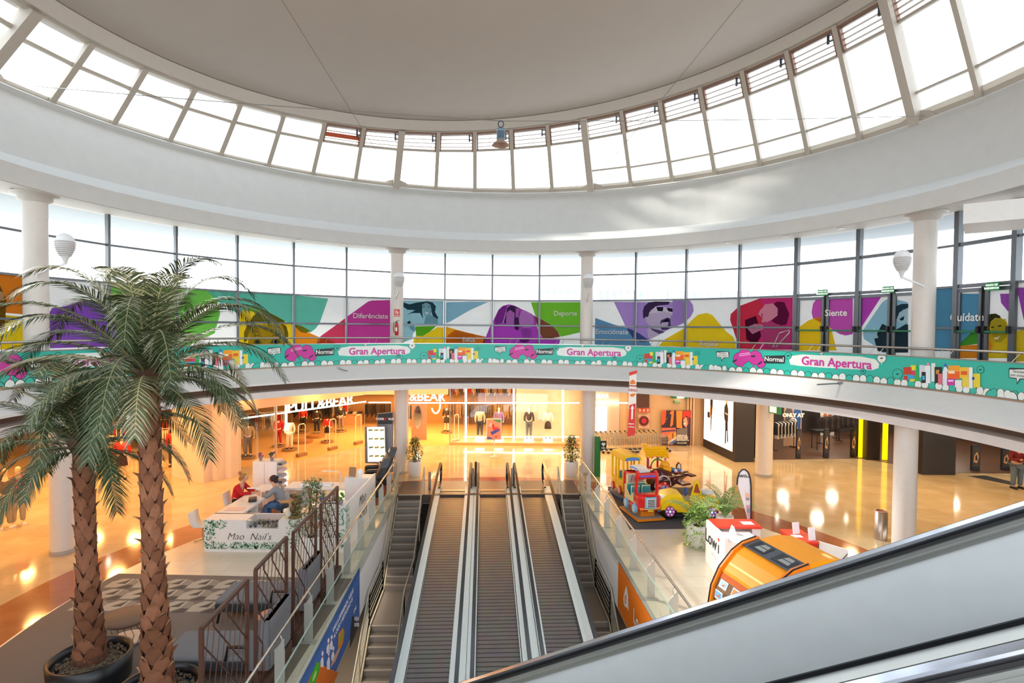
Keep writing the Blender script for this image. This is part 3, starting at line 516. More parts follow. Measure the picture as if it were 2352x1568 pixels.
def stairs(u0, u1, label, side):
    t = thing('staircase', label, 'stairs', loc((u0+u1)/2, 11, -4.6))
    g = G(STEP); n = G(NOSE)
    def flight(s, z, k, tr=.232, rs=.163):
        for i in range(k):
            z -= rs; g.prism([loc(u0, s-tr, z-.25), loc(u1, s-tr, z-.25), loc(u1, s+.03, z-.25), loc(u0, s+.03, z-.25)], (0, 0, .25))
            n.prism([loc(u0, s-tr-.004, z-.018), loc(u1, s-tr-.004, z-.018), loc(u1, s-tr+.035, z-.018), loc(u0, s-tr+.035, z-.018)], (0, 0, .022)); s -= tr
        return s, z
    n.prism([loc(u0, 19.94, -.016), loc(u1, 19.94, -.016), loc(u1, 19.99, -.016), loc(u0, 19.99, -.016)], (0, 0, .026))
    s, z = flight(19.95, .0, 12)
    z -= .163; g.prism([loc(u0, s-2.05, z-.3), loc(u1, s-2.05, z-.3), loc(u1, s+.03, z-.3), loc(u0, s+.03, z-.3)], (0, 0, .3)); mid = (s, z)
    n.prism([loc(u0, s-2.055, z-.018), loc(u1, s-2.055, z-.018), loc(u1, s-2.02, z-.018), loc(u0, s-2.02, z-.018)], (0, 0, .022))
    s2, z2 = flight(s-2.05, z, 15)
    sp_ = part('steps', g, t, True); part('nosing_strip', n, sp_, True, kind=None)
    uo = u0-.06 if side < 0 else u1+.06; ui = u1+.05 if side < 0 else u0-.05
    nodes = [(20.1, .0), mid, (mid[0]-2.05, mid[1]), (s2, z2)]
    for uu, bars, nm in ((uo, 6, 'guard_rail'), (ui, 1, 'inner_rail')):
        g = G(M('#bdb6a4', .3, .35))
        for b in range(bars):
            h = .95-b*.15; g.tube([loc(uu, s, z+h) for s, z in nodes], .024 if b == 0 else .010, 8)
        pts = []
        for (a, za), (b_, zb) in zip(nodes, nodes[1:]):
            k = max(1, int(abs(a-b_)/1.1))
            pts += [(a+(b_-a)*i/k, za+(zb-za)*i/k) for i in range(k+1)]
        for s, z in pts: g.cbox(loc(uu, s, z+.42), (.05 if bars > 1 else .03, .012 if bars > 1 else .03, 1.02), 0)
        part(nm, g, t, True)
    g = G(M('#b6ab92', .5)); uu = uo+(.03 if side < 0 else -.03)
    for (a, za), (b_, zb) in zip(nodes, nodes[1:]): g.prism([loc(uu-.02, a, za-.32), loc(uu-.02, a, za+.03), loc(uu-.02, b_, zb+.03), loc(uu-.02, b_, zb-.32)], LX*.04)
    part('stringer', g, t, True)
stairs(-3.0, -2.16, 'left grey staircase with steel bar railings', -1)
stairs(2.78, 3.5, 'right grey staircase with steel bar railings', 1)
def guard(ug, up, sgn, s0, s1, label):
    t = thing('glass_guard_rail', label, 'railing', loc(up, s0, 0)); n = int((s1-s0)/2.05)
    for i in range(n):
        a = s0+(s1-s0)*i/n+.015; b = s0+(s1-s0)*(i+1)/n-.015
        g = G(GREENGLASS, M('#9bb3a4', .15)); g.quad(loc(ug, a, .0), loc(ug, b, .0), loc(ug, b, .82), loc(ug, a, .82))
        g.mat(g.mats[1]); g.prism([loc(ug-.002, a, .815), loc(ug-.002, b, .815), loc(ug-.002, b, .835), loc(ug-.002, a, .835)], LX*.018); part('glass_panel', g, t, True)
    g = G(STEEL); g.tube([loc(up, s0, 1.0), loc(up, s1, 1.0)], .026, 10); part('handrail', g, t, True)
    k = int((s1-s0)/1.45)
    for i in range(k+1):
        s = s1-.25-(s1-s0-.4)*i/k; g = G(M('#c3c0ba', .35, .4)); g.cbox(loc(up, s, .375), (.16, .03, .75), 0); g.prism([loc(up-.09, s-.02, .72), loc(up+.07, s-.02, .76), loc(up+.07, s-.02, .92), loc(up-.02, s-.02, .80)], AX*.03)
        g.tube([loc(up, s, .78), loc(up+sgn*.04, s, .9), loc(up, s, .98)], .012, 6); g.cbox(loc(up, s, .01), (.3, .14, .016), 0); part('post', g, t, True)
    return t
guard(-2.98, -3.28, 1, 4.5, 21.3, 'long glass guard rail with steel handrail left of the stair opening')
guard(3.50, 3.76, -1, 4.5, 21.3, 'long glass guard rail with steel handrail right of the stair opening')
# ---------------------------------------------------------------- printed banners on the edge of the opening
def wallprint(g, u, sgn, pts, m, k=0):    # pts are (s, z) on the white slab edge
    g.mat(m); g.add([loc(u+sgn*(.004+.0022*k), s, z) for s, z in pts], [tuple(range(len(pts)))])
def wpx(px, u):                           # pixel on the vertical plane at lateral position u
    out = []
    for x, y in px:
        d = ray(x, y); k = u/(d.x*LX.x+d.y*LX.y); p = Vector((0, 0, EYE))+d*k; out.append((p.dot(AX), p.z))
    return out
S1_ = lambda pts: S5(640, 1280, 5.444, pts)
t = thing('hanging_banner', 'blue leisure banner with skittles and fruit on the left slab edge', 'banner', loc(UL, 8, -1.42)); u = UL+.005
g = G(M('#3f66ad', .5)); pr_ = []
wallprint(g, u, 1, [(14.25, -.13), (14.25, -1.42), (6.2, -1.42), (6.2, -.13)], g.mats[0]); part('sheet', g, t, True)
g = G(M('#e0701e', .5)); wallprint(g, u, 1, wpx(S1_([(470, 1310), (740, 1440), (600, 1760), (330, 1620)]), UL), g.mats[0], 1); part('orange_patch', g, t, True)
g = G(M('#45b02a', .5), M('#b8e07a', .5)); c = wpx(S1_([(440, 1480)]), UL)[0]
wallprint(g, u, 1, [(c[0]+.36*cos(a), c[1]+.16*sin(a)) for a in [2*pi*i/20 for i in range(20)]], g.mats[0], 2); wallprint(g, u, 1, [(c[0]+.14*cos(a), c[1]+.06*sin(a)) for a in [2*pi*i/12 for i in range(12)]], g.mats[1], 3); part('lime_print', g, t, True)
g = G(M('#ece7ee', .5), M('#b02a3a', .5))
for x, y, h in ((655, 960, 190), (615, 1000, 200), (675, 1100, 190), (540, 1160, 210), (620, 1140, 260)):
    q = S1_([(x, y), (x+16, y+30), (x+4, y+h*.35), (x+14, y+h*.6), (x+12, y+h), (x-24, y+h), (x-26, y+h*.65), (x-8, y+h*.4), (x-14, y+40)])
    wallprint(g, u, 1, wpx(q, UL), g.mats[0], 2)
    wallprint(g, u, 1, wpx(S1_([(x+6, y+h*.3), (x+6, y+h*.36), (x-10, y+h*.42), (x-10, y+h*.36)]), UL), g.mats[1], 3)
part('skittle_print', g, t, True)
g = G(M('#e8932e', .5), M('#8fb52a', .5), M('#d9a98c', .5)); wallprint(g, u, 1, wpx(S1_([(795, 875), (815, 930), (800, 1060), (765, 1140), (735, 1140), (740, 960)]), UL), g.mats[0], 2)
wallprint(g, u, 1, wpx(S1_([(795, 920), (808, 930), (770, 1060), (755, 1020)]), UL), g.mats[1], 3); wallprint(g, u, 1, wpx(S1_([(735, 1140), (765, 1140), (700, 1300), (640, 1380), (660, 1290)]), UL), g.mats[2], 2)
part('burger_print', g, t, True)
g = G(M('#20242c', .5), M('#eceff4', .5))
wallprint(g, u, 1, wpx(S1_([(915, 730), (940, 740), (985, 880), (940, 1000), (880, 1140), (890, 960)]), UL), g.mats[0], 2)
for i in range(4):
    for j in range(2): x, y = 940+i*15, 740+j*75; wallprint(g, u, 1, wpx(S1_([(x, y), (x+11, y+3), (x+11, y+50), (x, y+46)]), UL), g.mats[1], 3)
part('clapper_print', g, t, True)
g = G(M('#f2f4f8', .5))
nr = lambda x, y, z=0: loc(u+.012, 0, 0)+AX*x+Vector((0, 0, y))
for s_, z_, tx, sz in ((12.6, -.38, 'VIVE LA EXPERIENCIA, VUELVE', .135), (12.6, -.55, 'AL OCIO Y RESTAURACIÓN', .135), (13.7, -.95, 'CINE', .12), (9.2, -1.1, 'OCIO', .55)):
    g.text(tx, sz, lambda x, y, z=0, s_=s_, z_=z_: loc(u+.014, s_+x, z_+y), bold=.006)
part('lettering', g, t, True)
t = thing('hanging_banner', 'orange shopping centre banner on the right slab edge', 'banner', loc(UR, 9, -1.42)); u = UR-.005
g = G(M('#ee7a12', .5), M('#f79a12', .5)); wallprint(g, u, -1, [(14.5, -.16), (14.5, -1.42), (6.5, -1.42), (6.5, -.16)], g.mats[0]); part('sheet', g, t, True)
g = G(M('#f5efe9', .5), M('#ee7a12', .5)); c = (13.35, -.98)
wallprint(g, u, -1, wpx(S5(1320, 1280, 7.13, [(855, 460), (870, 540), (885, 640), (890, 880), (865, 815), (840, 815), (812, 760), (805, 660), (825, 560)]), UR), g.mats[0], 2)
wallprint(g, u, -1, wpx(S5(1320, 1280, 7.13, [(850, 600), (862, 690), (845, 770), (825, 720), (830, 640)]), UR), g.mats[1], 3)
wallprint(g, u, -1, wpx(S5(1320, 1280, 7.13, [(850, 640), (856, 700), (845, 740), (838, 700)]), UR), g.mats[0], 4)
for tx, sz, s_, z_ in (('Los Alcores', .46, 12.95, -.80), ('Centro Comercial', .30, 12.95, -1.16)):
    g.mat(g.mats[0]); g.text(tx, sz, lambda x, y, z=0, s_=s_, z_=z_: loc(u-.014, s_-x, z_+y), bold=.010, align='LEFT')
part('lettering', g, t, True)
# ---------------------------------------------------------------- the escalator in the foreground
ed = Vector((-2.21, 1, -1.36)); P0 = Vector((2.76, 3.0, EYE-.93)); eh = Vector((-2.21, 1, 0)).normalized(); en = Vector((1, 2.21, 0)).normalized()
def ep(s, dn=0, dz=0): return P0+ed*s+en*dn+Vector((0, 0, dz))
def strip(g, n0, z0, n1, z1, s0=-.42, s1=3.1, th=.01):
    g.loft([[ep(s, n0, z0), ep(s, n1, z1), ep(s, n1, z1-th), ep(s, n0, z0-th)] for s in (s0, s1)]); return g
t = thing('escalator', 'white-sided escalator with black handrails descending across the foreground', 'escalator', ep(3.1, -.6, -1.05))
PAN = M('#a9acac', .3, coat=.2)
for side, n in (('far', 0.), ('near', -1.24)):
    sg = 1 if side == 'far' else -1
    g = G(M('#26272b', .18, .3)); g.loft([[ep(s, n-.035, 0.), ep(s, n+.035, 0.), ep(s, n+.04, -.02), ep(s, n+.03, -.04), ep(s, n-.03, -.04), ep(s, n-.04, -.02)] for s in (-.42, 3.1)], smooth=True); part('handrail', g, t, True)
    g = G(M('#b4bac6', .14, 1)); g.loft([[ep(s, n-.036, .003), ep(s, n+.02, .004), ep(s, n+.02, -.001), ep(s, n-.038, -.012)] for s in (-.42, 3.1)]); part('handrail_sheen', g, t, True, 'painted silver sheen on the handrail')  # bright metal strip stands in for the reflection on the black rail
    g = G(M('#0e0e10', .5)); g.loft([[ep(s, n-.03, -.04), ep(s, n+.03, -.04), ep(s, n+.03, -.062), ep(s, n-.03, -.062)] for s in (-.42, 3.1)]); part('rail_gap', g, t, True)
    g = G(M('#8e908c', .3, .7))
    for z0, z1, a in ((-.062, -.088, .042), (-.088, -.100, .048), (-.100, -.130, .038)): g.loft([[ep(s, n-a, z0), ep(s, n+a, z0), ep(s, n+a, z1), ep(s, n-a, z1)] for s in (-.42, 3.1)])
    part('trim_profile', g, t, True)
    g = G(PAN)
    g.loft([[ep(s, n-.022, -.13), ep(s, n+.022, -.13), ep(s, n+.022, -.62), ep(s, n-.022, -.62)] for s in (-.42, 3.1)]); part('side_panel', g, t, True)
    g = G(BLACK); g.loft([[ep(s, n-.034*sg-.004, -.615), ep(s, n-.034*sg+.012*sg, -.615), ep(s, n-.034*sg+.012*sg, -.645), ep(s, n-.034*sg-.004, -.645)] for s in (-.42, 3.1)]); part('panel_seam', g, t, True)
    g = G(M('#c4c5c0', .35, .1)); g.loft([[ep(s, n+.02*sg, -.63), ep(s, n-.12*sg, -.78), ep(s, n-.12*sg, -.80), ep(s, n+.02*sg, -.80)] for s in (-.42, 3.1)]); part('inner_deck', g, t, True)
g = G(M('#9c9f9a', .4, .3)); strip(g, -1.20, -1.02, -.04, -1.02, th=.4); part('truss', g, t, True)
g = G(M('#3c3d3f', .5, .5))
for i in range(int(3.4/.12)):
    q = ep(-.35+i*.12, -.62, -.97); g.cbox(q, (.30, .95, .17), atan2(eh.y, eh.x))
part('steps', g, t, True)
# ================================================================ gallery balustrade with the opening banner
BRr = 10.98
t = thing('gallery_balustrade', 'curved gallery balustrade with tubular steel handrail above the teal banner', 'balustrade', pol(11, 0, 4.55))
g = G(STEEL); g.tube([pol(11.12, -1.9+3.8*i/80, 5.57) for i in range(81)], .032, 10); part('handrail', g, t, True)
g = G(STEEL); g.ring([(10.97, 5.345), (11.03, 5.345), (11.03, 5.37), (10.97, 5.37)], -1.9, 1.9, 80); part('top_trim', g, t, True)
g = G(M('#a08c7c', .35, .7)); g.ring([(10.96, 4.53), (11.04, 4.53), (11.04, 4.57), (10.96, 4.57)], -1.9, 1.9, 80); part('bottom_trim', g, t, True)
seam = [-1.9+.1137*i for i in range(34)]
for i in range(len(seam)-1):
    g = G(M('#7fb0a8', .25)); g.ring([(10.99, 4.57), (11.01, 4.57), (11.01, 5.345), (10.99, 5.345)], seam[i]+.0008, seam[i+1]-.0008, 3); part('panel', g, t, True)
for i in range(22):
    a = -1.85+.17*i
    for d in (-.012, .012):
        g = G(STEEL); g.tube([pol(11.01, a+d, 5.36), pol(11.11, a+d+.008, 5.55)], .009, 6); part('bracket', g, t, True)
tref, _ = atring(1778, 825, CX, CY, BRr); step = tref-atring(1250, 812, CX, CY, BRr)[0]
def Z6(px): return [(atring(1552+x/2.94, 517+y/2.94, CX, CY, BRr)) for x, y in px]
def Zd(px): return [(atring(1900+x/5.204, 680+y/5.204, CX, CY, BRr)) for x, y in px]
def circ(cx, cy, r, ry=None, n=14): return [(cx+r*cos(2*pi*i/n), cy+(ry or r)*sin(2*pi*i/n)) for i in range(n)]
def rect(a, b, c, d): return [(a, b), (c, b), (c, d), (a, d)]
TEALB = M('#2bb8a6', .35); PNKB = M('#c9349c', .4); WB = M('#e6ece8', .4); INK = M('#202c30', .4)
el = []   # (part name, material, points (t, z), layer)
for a, b in ((765, 1375),):
    el.append(('cloud', WB, Z6([(765, 905), (785, 882), (860, 872), (960, 878), (1100, 880), (1250, 886), (1350, 905), (1375, 935), (1370, 965), (1330, 978), (1200, 972), (1000, 962), (840, 950), (775, 940)]), 1))
for cx, cy, r in ((432, 905, 44), (575, 930, 32), (465, 882, 44), (538, 895, 46)):
    el += [('balloon', INK, Z6(circ(cx, cy, r+2.5, (r+2.5)*1.05)), 1), ('balloon', PNKB, Z6(circ(cx, cy, r, r*1.05)), 2)]
for cx, cy in ((455, 945), (525, 950), (575, 965)): el.append(('balloon', PNKB, Z6([(cx, cy-8), (cx+9, cy+10), (cx-9, cy+10)]), 2))
for cx, cy, a in ((400, 915, .5), (525, 885, 0), (570, 930, .6)): el.append(('balloon', INK, Z6([(cx-16, cy-5+a*16), (cx+12, cy-8-a*10), (cx+14, cy+3-a*10), (cx-14, cy+6+a*16)]), 4))
el += [('balloon', M('#f0b6df', .4), Z6([(430, 868), (500, 858), (500, 863), (430, 873)]), 3), ('balloon', M('#f0b6df', .4), Z6([(428, 880), (505, 868), (505, 873), (428, 885)]), 3)]
el.append(('name_tag', INK, Z6([(597, 882), (735, 878), (739, 884), (738, 928), (732, 934), (600, 932), (595, 926)]), 3))
for cx, cy, r, m in ((760, 882, 22, TEALB), (1392, 898, 30, WB), (1266, 985, 18, TEALB), (1500, 1005, 34, TEALB), (2060, 975, 24, TEALB), (985, 858, 14, WB)):
    el += [('outline_balloon', INK, Z6(circ(cx, cy, r+2, r+3)), 3), ('outline_balloon', m, Z6(circ(cx, cy, r-1, r)), 4), ('outline_balloon', INK, Z6([(cx-9, cy-3), (cx+9, cy-5), (cx+9, cy+3), (cx-9, cy+5)]), 5), ('outline_balloon', m, Z6([(cx-5, cy+r), (cx+5, cy+r), (cx, cy+r+12)]), 3)]
el += [('speech_bubble', INK, Z6([(273, 856), (278, 851), (356, 851), (362, 858), (361, 895), (325, 897), (310, 920), (308, 896), (275, 893)]), 3), ('speech_bubble', WB, Z6([(277, 859), (355, 855), (358, 892), (322, 893), (312, 910), (310, 892), (278, 890)]), 4)]
prod = [('#cfd8e0', rect(1105, 822, 1165, 965)), ('#e6dc3a', rect(1000, 825, 1062, 885)), ('#c63a2c', rect(914, 848, 1012, 935)), ('#3aa0cf', rect(962, 940, 1050, 990)), ('#e03060', rect(1010, 890, 1050, 945)), ('#c8302a', rect(920, 950, 960, 1000)), ('#e8d23a', rect(990, 990, 1075, 1018)), ('#2fae44', [(1050, 1015), (1062, 870), (1078, 795), (1090, 880), (1102, 1015)]), ('#e8eaee', rect(1168, 830, 1238, 1040)), ('#e48fc0', rect(1195, 795, 1225, 830)), ('#1c1c20', rect(1132, 905, 1182, 1037)), ('#39b8d8', rect(1142, 950, 1170, 1000)), ('#dfe6e4', rect(1248, 800, 1298, 1020)), ('#1c1c1e', rect(1288, 845, 1378, 1037)), ('#c88a2c', rect(1305, 880, 1350, 930)), ('#e2e6f0', [(1385, 1055), (1385, 900), (1405, 845), (1425, 845), (1450, 880), (1450, 1060)]), ('#4a62c4', rect(1402, 805, 1428, 845)), ('#d97080', rect(1330, 925, 1382, 1055)), ('#f0a32a', rect(1455, 828, 1592, 915)), ('#e9631f', rect(1440, 900, 1590, 990)), ('#f5e6c0', rect(1455, 890, 1530, 925)), ('#f1c034', rect(1590, 848, 1698, 980)), ('#e05a2a', rect(1605, 895, 1680, 940)), ('#c93aa6', rect(1438, 985, 1530, 1065)), ('#f3d9ee', rect(1452, 1000, 1515, 1020)), ('#e9ece9', rect(1535, 1003, 1615, 1090)), ('#ead04a', rect(1622, 970, 1700, 1085)), ('#eef0f2', rect(1702, 850, 1748, 1100)), ('#e6d234', rect(1755, 925, 1838, 1092)), ('#2e4d9a', rect(1740, 965, 1770, 1000))]
for i, (c, px) in enumerate(prod): el.append(('product_print', M(c, .4), Zd(px), 3+i*.35))
for i in range(48):
    x = 150+i*46.5; y = 965+(x/2352)**1.6*175+rnd.uniform(-8, 4); m = WB if i % 3 != 1 else TEALB; r = 24
    el.append(('bubble_print', INK, Z6(circ(x, y+14, r+2, 30)), 2+(i % 2)*.5)); el.append(('bubble_print', m, Z6(circ(x, y+15, r-1, 28)), 2.3+(i % 2)*.5))
names = ['teal opening banner section on the balustrade, farthest left behind the palm fronds', 'teal opening banner section behind the tall palm crown', 'teal opening banner section left of the gallery fire extinguisher plant', 'teal opening banner section on the balustrade at the middle of the picture', 'teal opening banner section on the balustrade below the right-hand glass doors', 'teal opening banner section at the far right edge']
T0u = Z6([(190, 900)])[0][0]
for n_, lb in zip(range(-4, 2), names):
    dt = step*n_; a, b = T0u+dt, T0u+dt+step
    if b < -1.9 or a > 1.9: continue
    t = thing('opening_banner', lb, 'banner', pol(BRr, (a+b)/2, 4.58), 0, 'opening banner sections along the gallery balustrade')
    g = G(TEALB); g.ring([(10.978, 4.575), (10.986, 4.575), (10.986, 5.335), (10.978, 5.335)], max(a, -1.9), min(b, 1.9), 64); part('sheet', g, t, True)
    by = {}
    for qi, (nm, m, pts, ly) in enumerate(el):
        q = [(x+dt, min(max(z, 4.58), 5.335)) for x, z in pts]
        if q[0][0] > 1.88 or q[0][0] < -1.88: continue
        gg = by.setdefault((nm, qi//4 if nm == 'outline_balloon' else 0), G()); gg.mats = [x for x in gg.mats if x] or [m]; gg.mat(m); curved(gg, q, lambda x, z, ly=ly: pol(10.975-.0011*ly, x, z))
    for (nm, qi), gg in by.items(): part(nm, gg, t, True)
    g = G(PNKB, WB, INK)
    def let(tx, tz, sz, m, bold, lift=.012):
        g.mat(m); x0, z0 = tz
        if abs(x0+dt) < 1.8: g.text(tx, sz, lambda x, y, z=0: pol(10.975-lift, x0+dt+x/10.97, z0+y), bold=bold)
    let('Gran Apertura', Z6([(1082, 930)])[0], .36, PNKB, .008); let('Normal', Z6([(666, 906)])[0], .21, WB, .004, .016); let('Gracias', Z6([(318, 866)])[0], .085, INK, 0, .014); let('por avisar!', Z6([(318, 881)])[0], .085, INK, 0, .014)
    part('lettering', g, t, True)
# small arms sticking out of the slab edge and the hanging flag
def arm(x0, y0, x1, y1, r, label):
    a = atd(x0, y0, 20)*1; ta, za = atring(x0, y0, CX, CY, 10.85); a = pol(10.85, ta, za); d = atd(x1, y1, a.y-.25)
    g = G(M('#8f9298', .3, .7)); g.tube([a, d], r, 8); g.cbox(a, (.1, .1, .1)); solo('banner_arm', g, label, 'bracket', 'empty banner arms on the slab edge')
arm(777, 846, 798, 852, .018, 'thin empty banner arm on the slab edge right of the palm crown'); arm(1930, 880, 1877, 883, .022, 'thin empty banner arm on the slab edge at the right')
t = thing('hanging_flag', 'narrow white and red burger restaurant flag hanging from the slab edge', 'flag', at(1452, 1000, 0))
fy = 18.9; fpx = lambda x, y, d=0: atd(x, y, fy-d)
g = G(M('#e8e2dc', .6), M('#d8352a', .6), M('#e05a20', .6))
def fq2(pts, m, d=0, th=.006): g.mat(m); q = [fpx(x, y, d) for x, y in pts]; g.prism(q, (0, -th, 0))
fq2([(1446, 862), (1462, 850), (1461, 935), (1443, 940)], g.mats[0]); fq2([(1445, 930), (1460, 926), (1458, 998), (1441, 1003)], g.mats[1], .004)
fq2([(1445, 855), (1463, 850), (1463, 857), (1445, 863)], g.mats[1], .006); part('cloth', g, t, True)
g = G(M('#e2761f', .6), M('#b83a1e', .6), M('#f4efe9', .6)); 
fq2([(1447, 882), (1448, 876), (1453, 871), (1458, 875), (1460, 881)], g.mats[0], .012); fq2([(1447, 905), (1460, 903), (1458, 908), (1453, 911), (1448, 910)], g.mats[0], .012)
fq2([(1452.5, 930), (1456.5, 938), (1454, 938), (1453.5, 962), (1449.5, 963), (1450.5, 938), (1448, 939)], g.mats[2], .012)
for tx, x, y, sz, m in (('BURGER', 1453.5, 886, .075, 1), ('KING', 1453.5, 896, .125, 1), ('¡Síguenos', 1450, 973, .05, 2), ('y disfruta!', 1450, 980, .05, 2)):
    g.mat(g.mats[m]); g.text(tx, sz*1.0, plane(fpx(x, y, .02), (1, 0, -.05), (0, 0, 1)), bold=.003)
part('lettering', g, t, True)
g = G(M('#c9c9c9', .3, .6)); a_ = atring(1462, 850, CX, CY, 10.9); g.tube([fpx(1445, 854), fpx(1463, 850), pol(10.9, *a_)], .014, 6); part('hanger', g, t, True)
# ---------------------------------------------------------------- egg-shaped lamps on the gallery columns
def egg_lamp(c, a, s, label):     # c: base of the egg, a: wall point on the column
    t = thing('egg_lamp', label, 'wall lamp', a, 0, 'egg-shaped lamps on the gallery columns'); WH = M('#d9d9da', .4)
    g = G(WH); g.cbox(a, (.05*s, .05*s, .34*s), 0); g.beam(a, c, .05*s, .09*s); part('arm', g, t, True)
    g = G(WH); g.lathe([(.05*s, -.06*s), (.06*s, .0), (.10*s, .16*s), (.19*s, .30*s)], c, 18); part('neck', g, t, True)
    g = G(M('#c9c8c8', .45)); pr2 = []
    for i in range(8):
        z = .28*s+i*.075*s; r = (.20+.13*sin(min(1, i/6)*pi/2))*s; pr2 += [(r, z), (r+.035*s, z+.012*s), (r+.035*s, z+.03*s), (r, z+.045*s)]
    g.lathe(pr2, c, 22, smooth=False); part('ribbed_shade', g, t, True)
    g = G(M('#e6e7ea', .3)); z0 = .86*s; g.lathe([(.32*s*cos(b), z0+.32*s*sin(b)) for b in [pi/2*i/7 for i in range(7)]]+[(.01, z0+.32*s)], c, 22); part('globe', g, t, True)
q = pol(11.45, tc_[0], 0); c = atd(150, 604, 12.9); egg_lamp(c, Vector((q.x+.2, q.y-.2, atd(104, 628, q.y-.2).z)), .58, 'white egg-shaped lamp with ribbed collar on the far-left gallery column')
q = pol(11.45, tc_[3], 0); c = atd(2071, 636, 14.2); egg_lamp(c, Vector((q.x-.17, q.y-.22, atd(2099, 657, q.y-.2).z)), .58, 'white egg-shaped lamp with ribbed collar on the right-hand gallery column')
for ti, x, y, x2, y2, lb in ((1, 916, 668, 911, 686, 'white egg-shaped lamp on the gallery column with the fire extinguisher'), (2, 1351, 671, 1353, 692, 'white egg-shaped lamp on the gallery column beside the Deporte pane')):
    q = pol(11.45, tc_[ti], 0); egg_lamp(atd(x, y, q.y-1.0), Vector((q.x, q.y-.27, atd(x2, y2, q.y-.27).z)), .62, lb)
# ---------------------------------------------------------------- bell lamp hanging on crossing wires
c = atd(1150, 334, 12.5)
t = thing('bell_lamp', 'blue-grey factory pendant lamp with a wide bell shade under the roof', 'pendant lamp', c); BL = M('#6b8494', .4, .4)
g = G(M('#b59b8c', .4, .4)); g.lathe([(.20, 0), (.17, .035), (.10, .09), (.085, .13)], c, 24, cap=False); g.lathe([(.195, .002), (.16, .03), (.09, .085)], c, 24, cap=False); part('bell_shade', g, t, True)
g = G(BL); g.lathe([(.085, .12), (.095, .13)]+[x for i in range(9) for x in ((.095, .14+i*.02), (.087, .15+i*.02))]+[(.095, .34), (.10, .35), (.07, .38), (.03, .39)], c, 20, smooth=False); part('ballast_housing', g, t, True)
g = G(M('#4d5a62', .4, .5)); k = c+Vector((0, 0, .47)); g.tube([k+Vector((.06*cos(2*pi*i/14), 0, .07*sin(2*pi*i/14))) for i in range(15)], .014, 6); part('hook', g, t, True)
k = c+Vector((0, 0, .54))
def wire(pts, r, label):
    g = G(M('#8a8680', .5, .3)); P = []
    for a, b in zip(pts, pts[1:]):
        for i in range(12): q = a.lerp(b, i/12); q = q-Vector((0, 0, .012*sin(pi*i/12)*(a-b).length*.3)); P.append(q)
    P.append(pts[-1]); g.tube(P, r, 5); solo('suspension_wire', g, label, 'wire')
wire([atring(82, 198, SX, SY, SR-.15) and spt(atring(82, 198, SX, SY, SR-.2)[0], atring(82, 198, SX, SY, SR-.2)[1], SR-.2), k], .011, 'thin wire from the far-left clerestory post to the bell lamp')
a = atring(2125, 266, SX, SY, SR-.25); wire([spt(a[0], a[1], SR-.25), k], .009, 'thin wire from the right clerestory post to the bell lamp')
a = atring(905, 408, SX, SY, SR-.2); d = ray(640, 0); wire([spt(a[0], a[1], SR-.2), Vector((0, 0, EYE))+ray(635, -20)*11.5], .010, 'thin slanting wire running down to the left of the bell lamp')
a = atring(1365, 412, SX, SY, SR-.2); wire([spt(a[0], a[1], SR-.2), Vector((0, 0, EYE))+ray(1722, -20)*11.5], .010, 'thin slanting wire running down to the right of the bell lamp')
# ---------------------------------------------------------------- small things on the gallery
q = pol(11.45, tc_[1], 0); y_ = q.y-.27
t = thing('fire_extinguisher', 'red fire extinguisher on the gallery column', 'fire extinguisher', atd(910, 772, y_)); c = atd(911, 770, y_-.08)
g = G(M('#c2242c', .3)); g.lathe([(.06, 0), (.075, .02), (.075, .40), (.05, .47), (.025, .49)], c, 16); part('cylinder', g, t, True)
g = G(BLACK); g.cbox(c+Vector((0, 0, .52)), (.05, .05, .05)); g.tube([c+Vector((0, 0, .55)), c+Vector((.1, -.02, .6))], .012, 6); g.tube([c+Vector((-.02, 0, .53)), c+Vector((-.12, -.02, .48)), c+Vector((-.13, -.02, .25)), c+Vector((-.1, -.02, .1))], .013, 6); part('valve_and_hose', g, t, True)
g = G(M('#ece2dc', .5)); g.cbox(c+Vector((0, -.078, .24)), (.07, .01, .14)); part('paper_label', g, t, True)
t = thing('extinguisher_sign', 'red square fire extinguisher sign on the gallery column', 'sign', atd(912, 718, y_-.02)); g = G(M('#cc2a30', .5), M('#f2e9e4', .5)); c = atd(912, 718, y_-.02)
g.cbox(c, (.20, .02, .27)); part('plate', g, t, True); g = G(M('#f2e9e4', .5)); g.cbox(c+Vector((-.04, -.012, .02)), (.035, .006, .13)); g.cbox(c+Vector((.035, -.012, .0)), (.04, .006, .10)); g.cbox(c+Vector((-.0, -.012, .085)), (.03, .006, .03)); g.cbox(c+Vector((0, -.012, -.1)), (.14, .006, .018)); part('pictogram', g, t, True)
def exit_sign(c, dx, label, w=.34, h=.20, em=1.2):
    t = thing('exit_sign', label, 'exit sign', c, 0, None); dx = Vector(dx).normalized(); n = dx.cross(Vector((0, 0, 1))); 
    g = G(M('#1f7a46', .4, emit=.25)); g.beam(c-dx*w/2, c+dx*w/2, .03, h); part('housing', g, t, True)
    g = G(M('#eef7ee', .4, emit=.6)); o = c+n*.02
    g.text('SALIDA DE', h*.32, plane(o+Vector((0, 0, h*.2)), dx, (0, 0, 1)), bold=.003); g.text('EMERGENCIA', h*.32, plane(o-Vector((0, 0, h*.2)), dx, (0, 0, 1)), bold=.003); part('lettering', g, t, True)
for x, y, lb in ((1889, 672, 'green emergency exit sign above the left pair of glass doors'), (2040, 665, 'green emergency exit sign above the glass doors left of the right column'), (2279, 658, 'green emergency exit sign above the doors at the right edge')):
    a = atring(x, y, GX, GY, GR-.2); exit_sign(gpt(a[0], a[1], GR-.2), (cos(a[0]), -sin(a[0]), 0), lb)
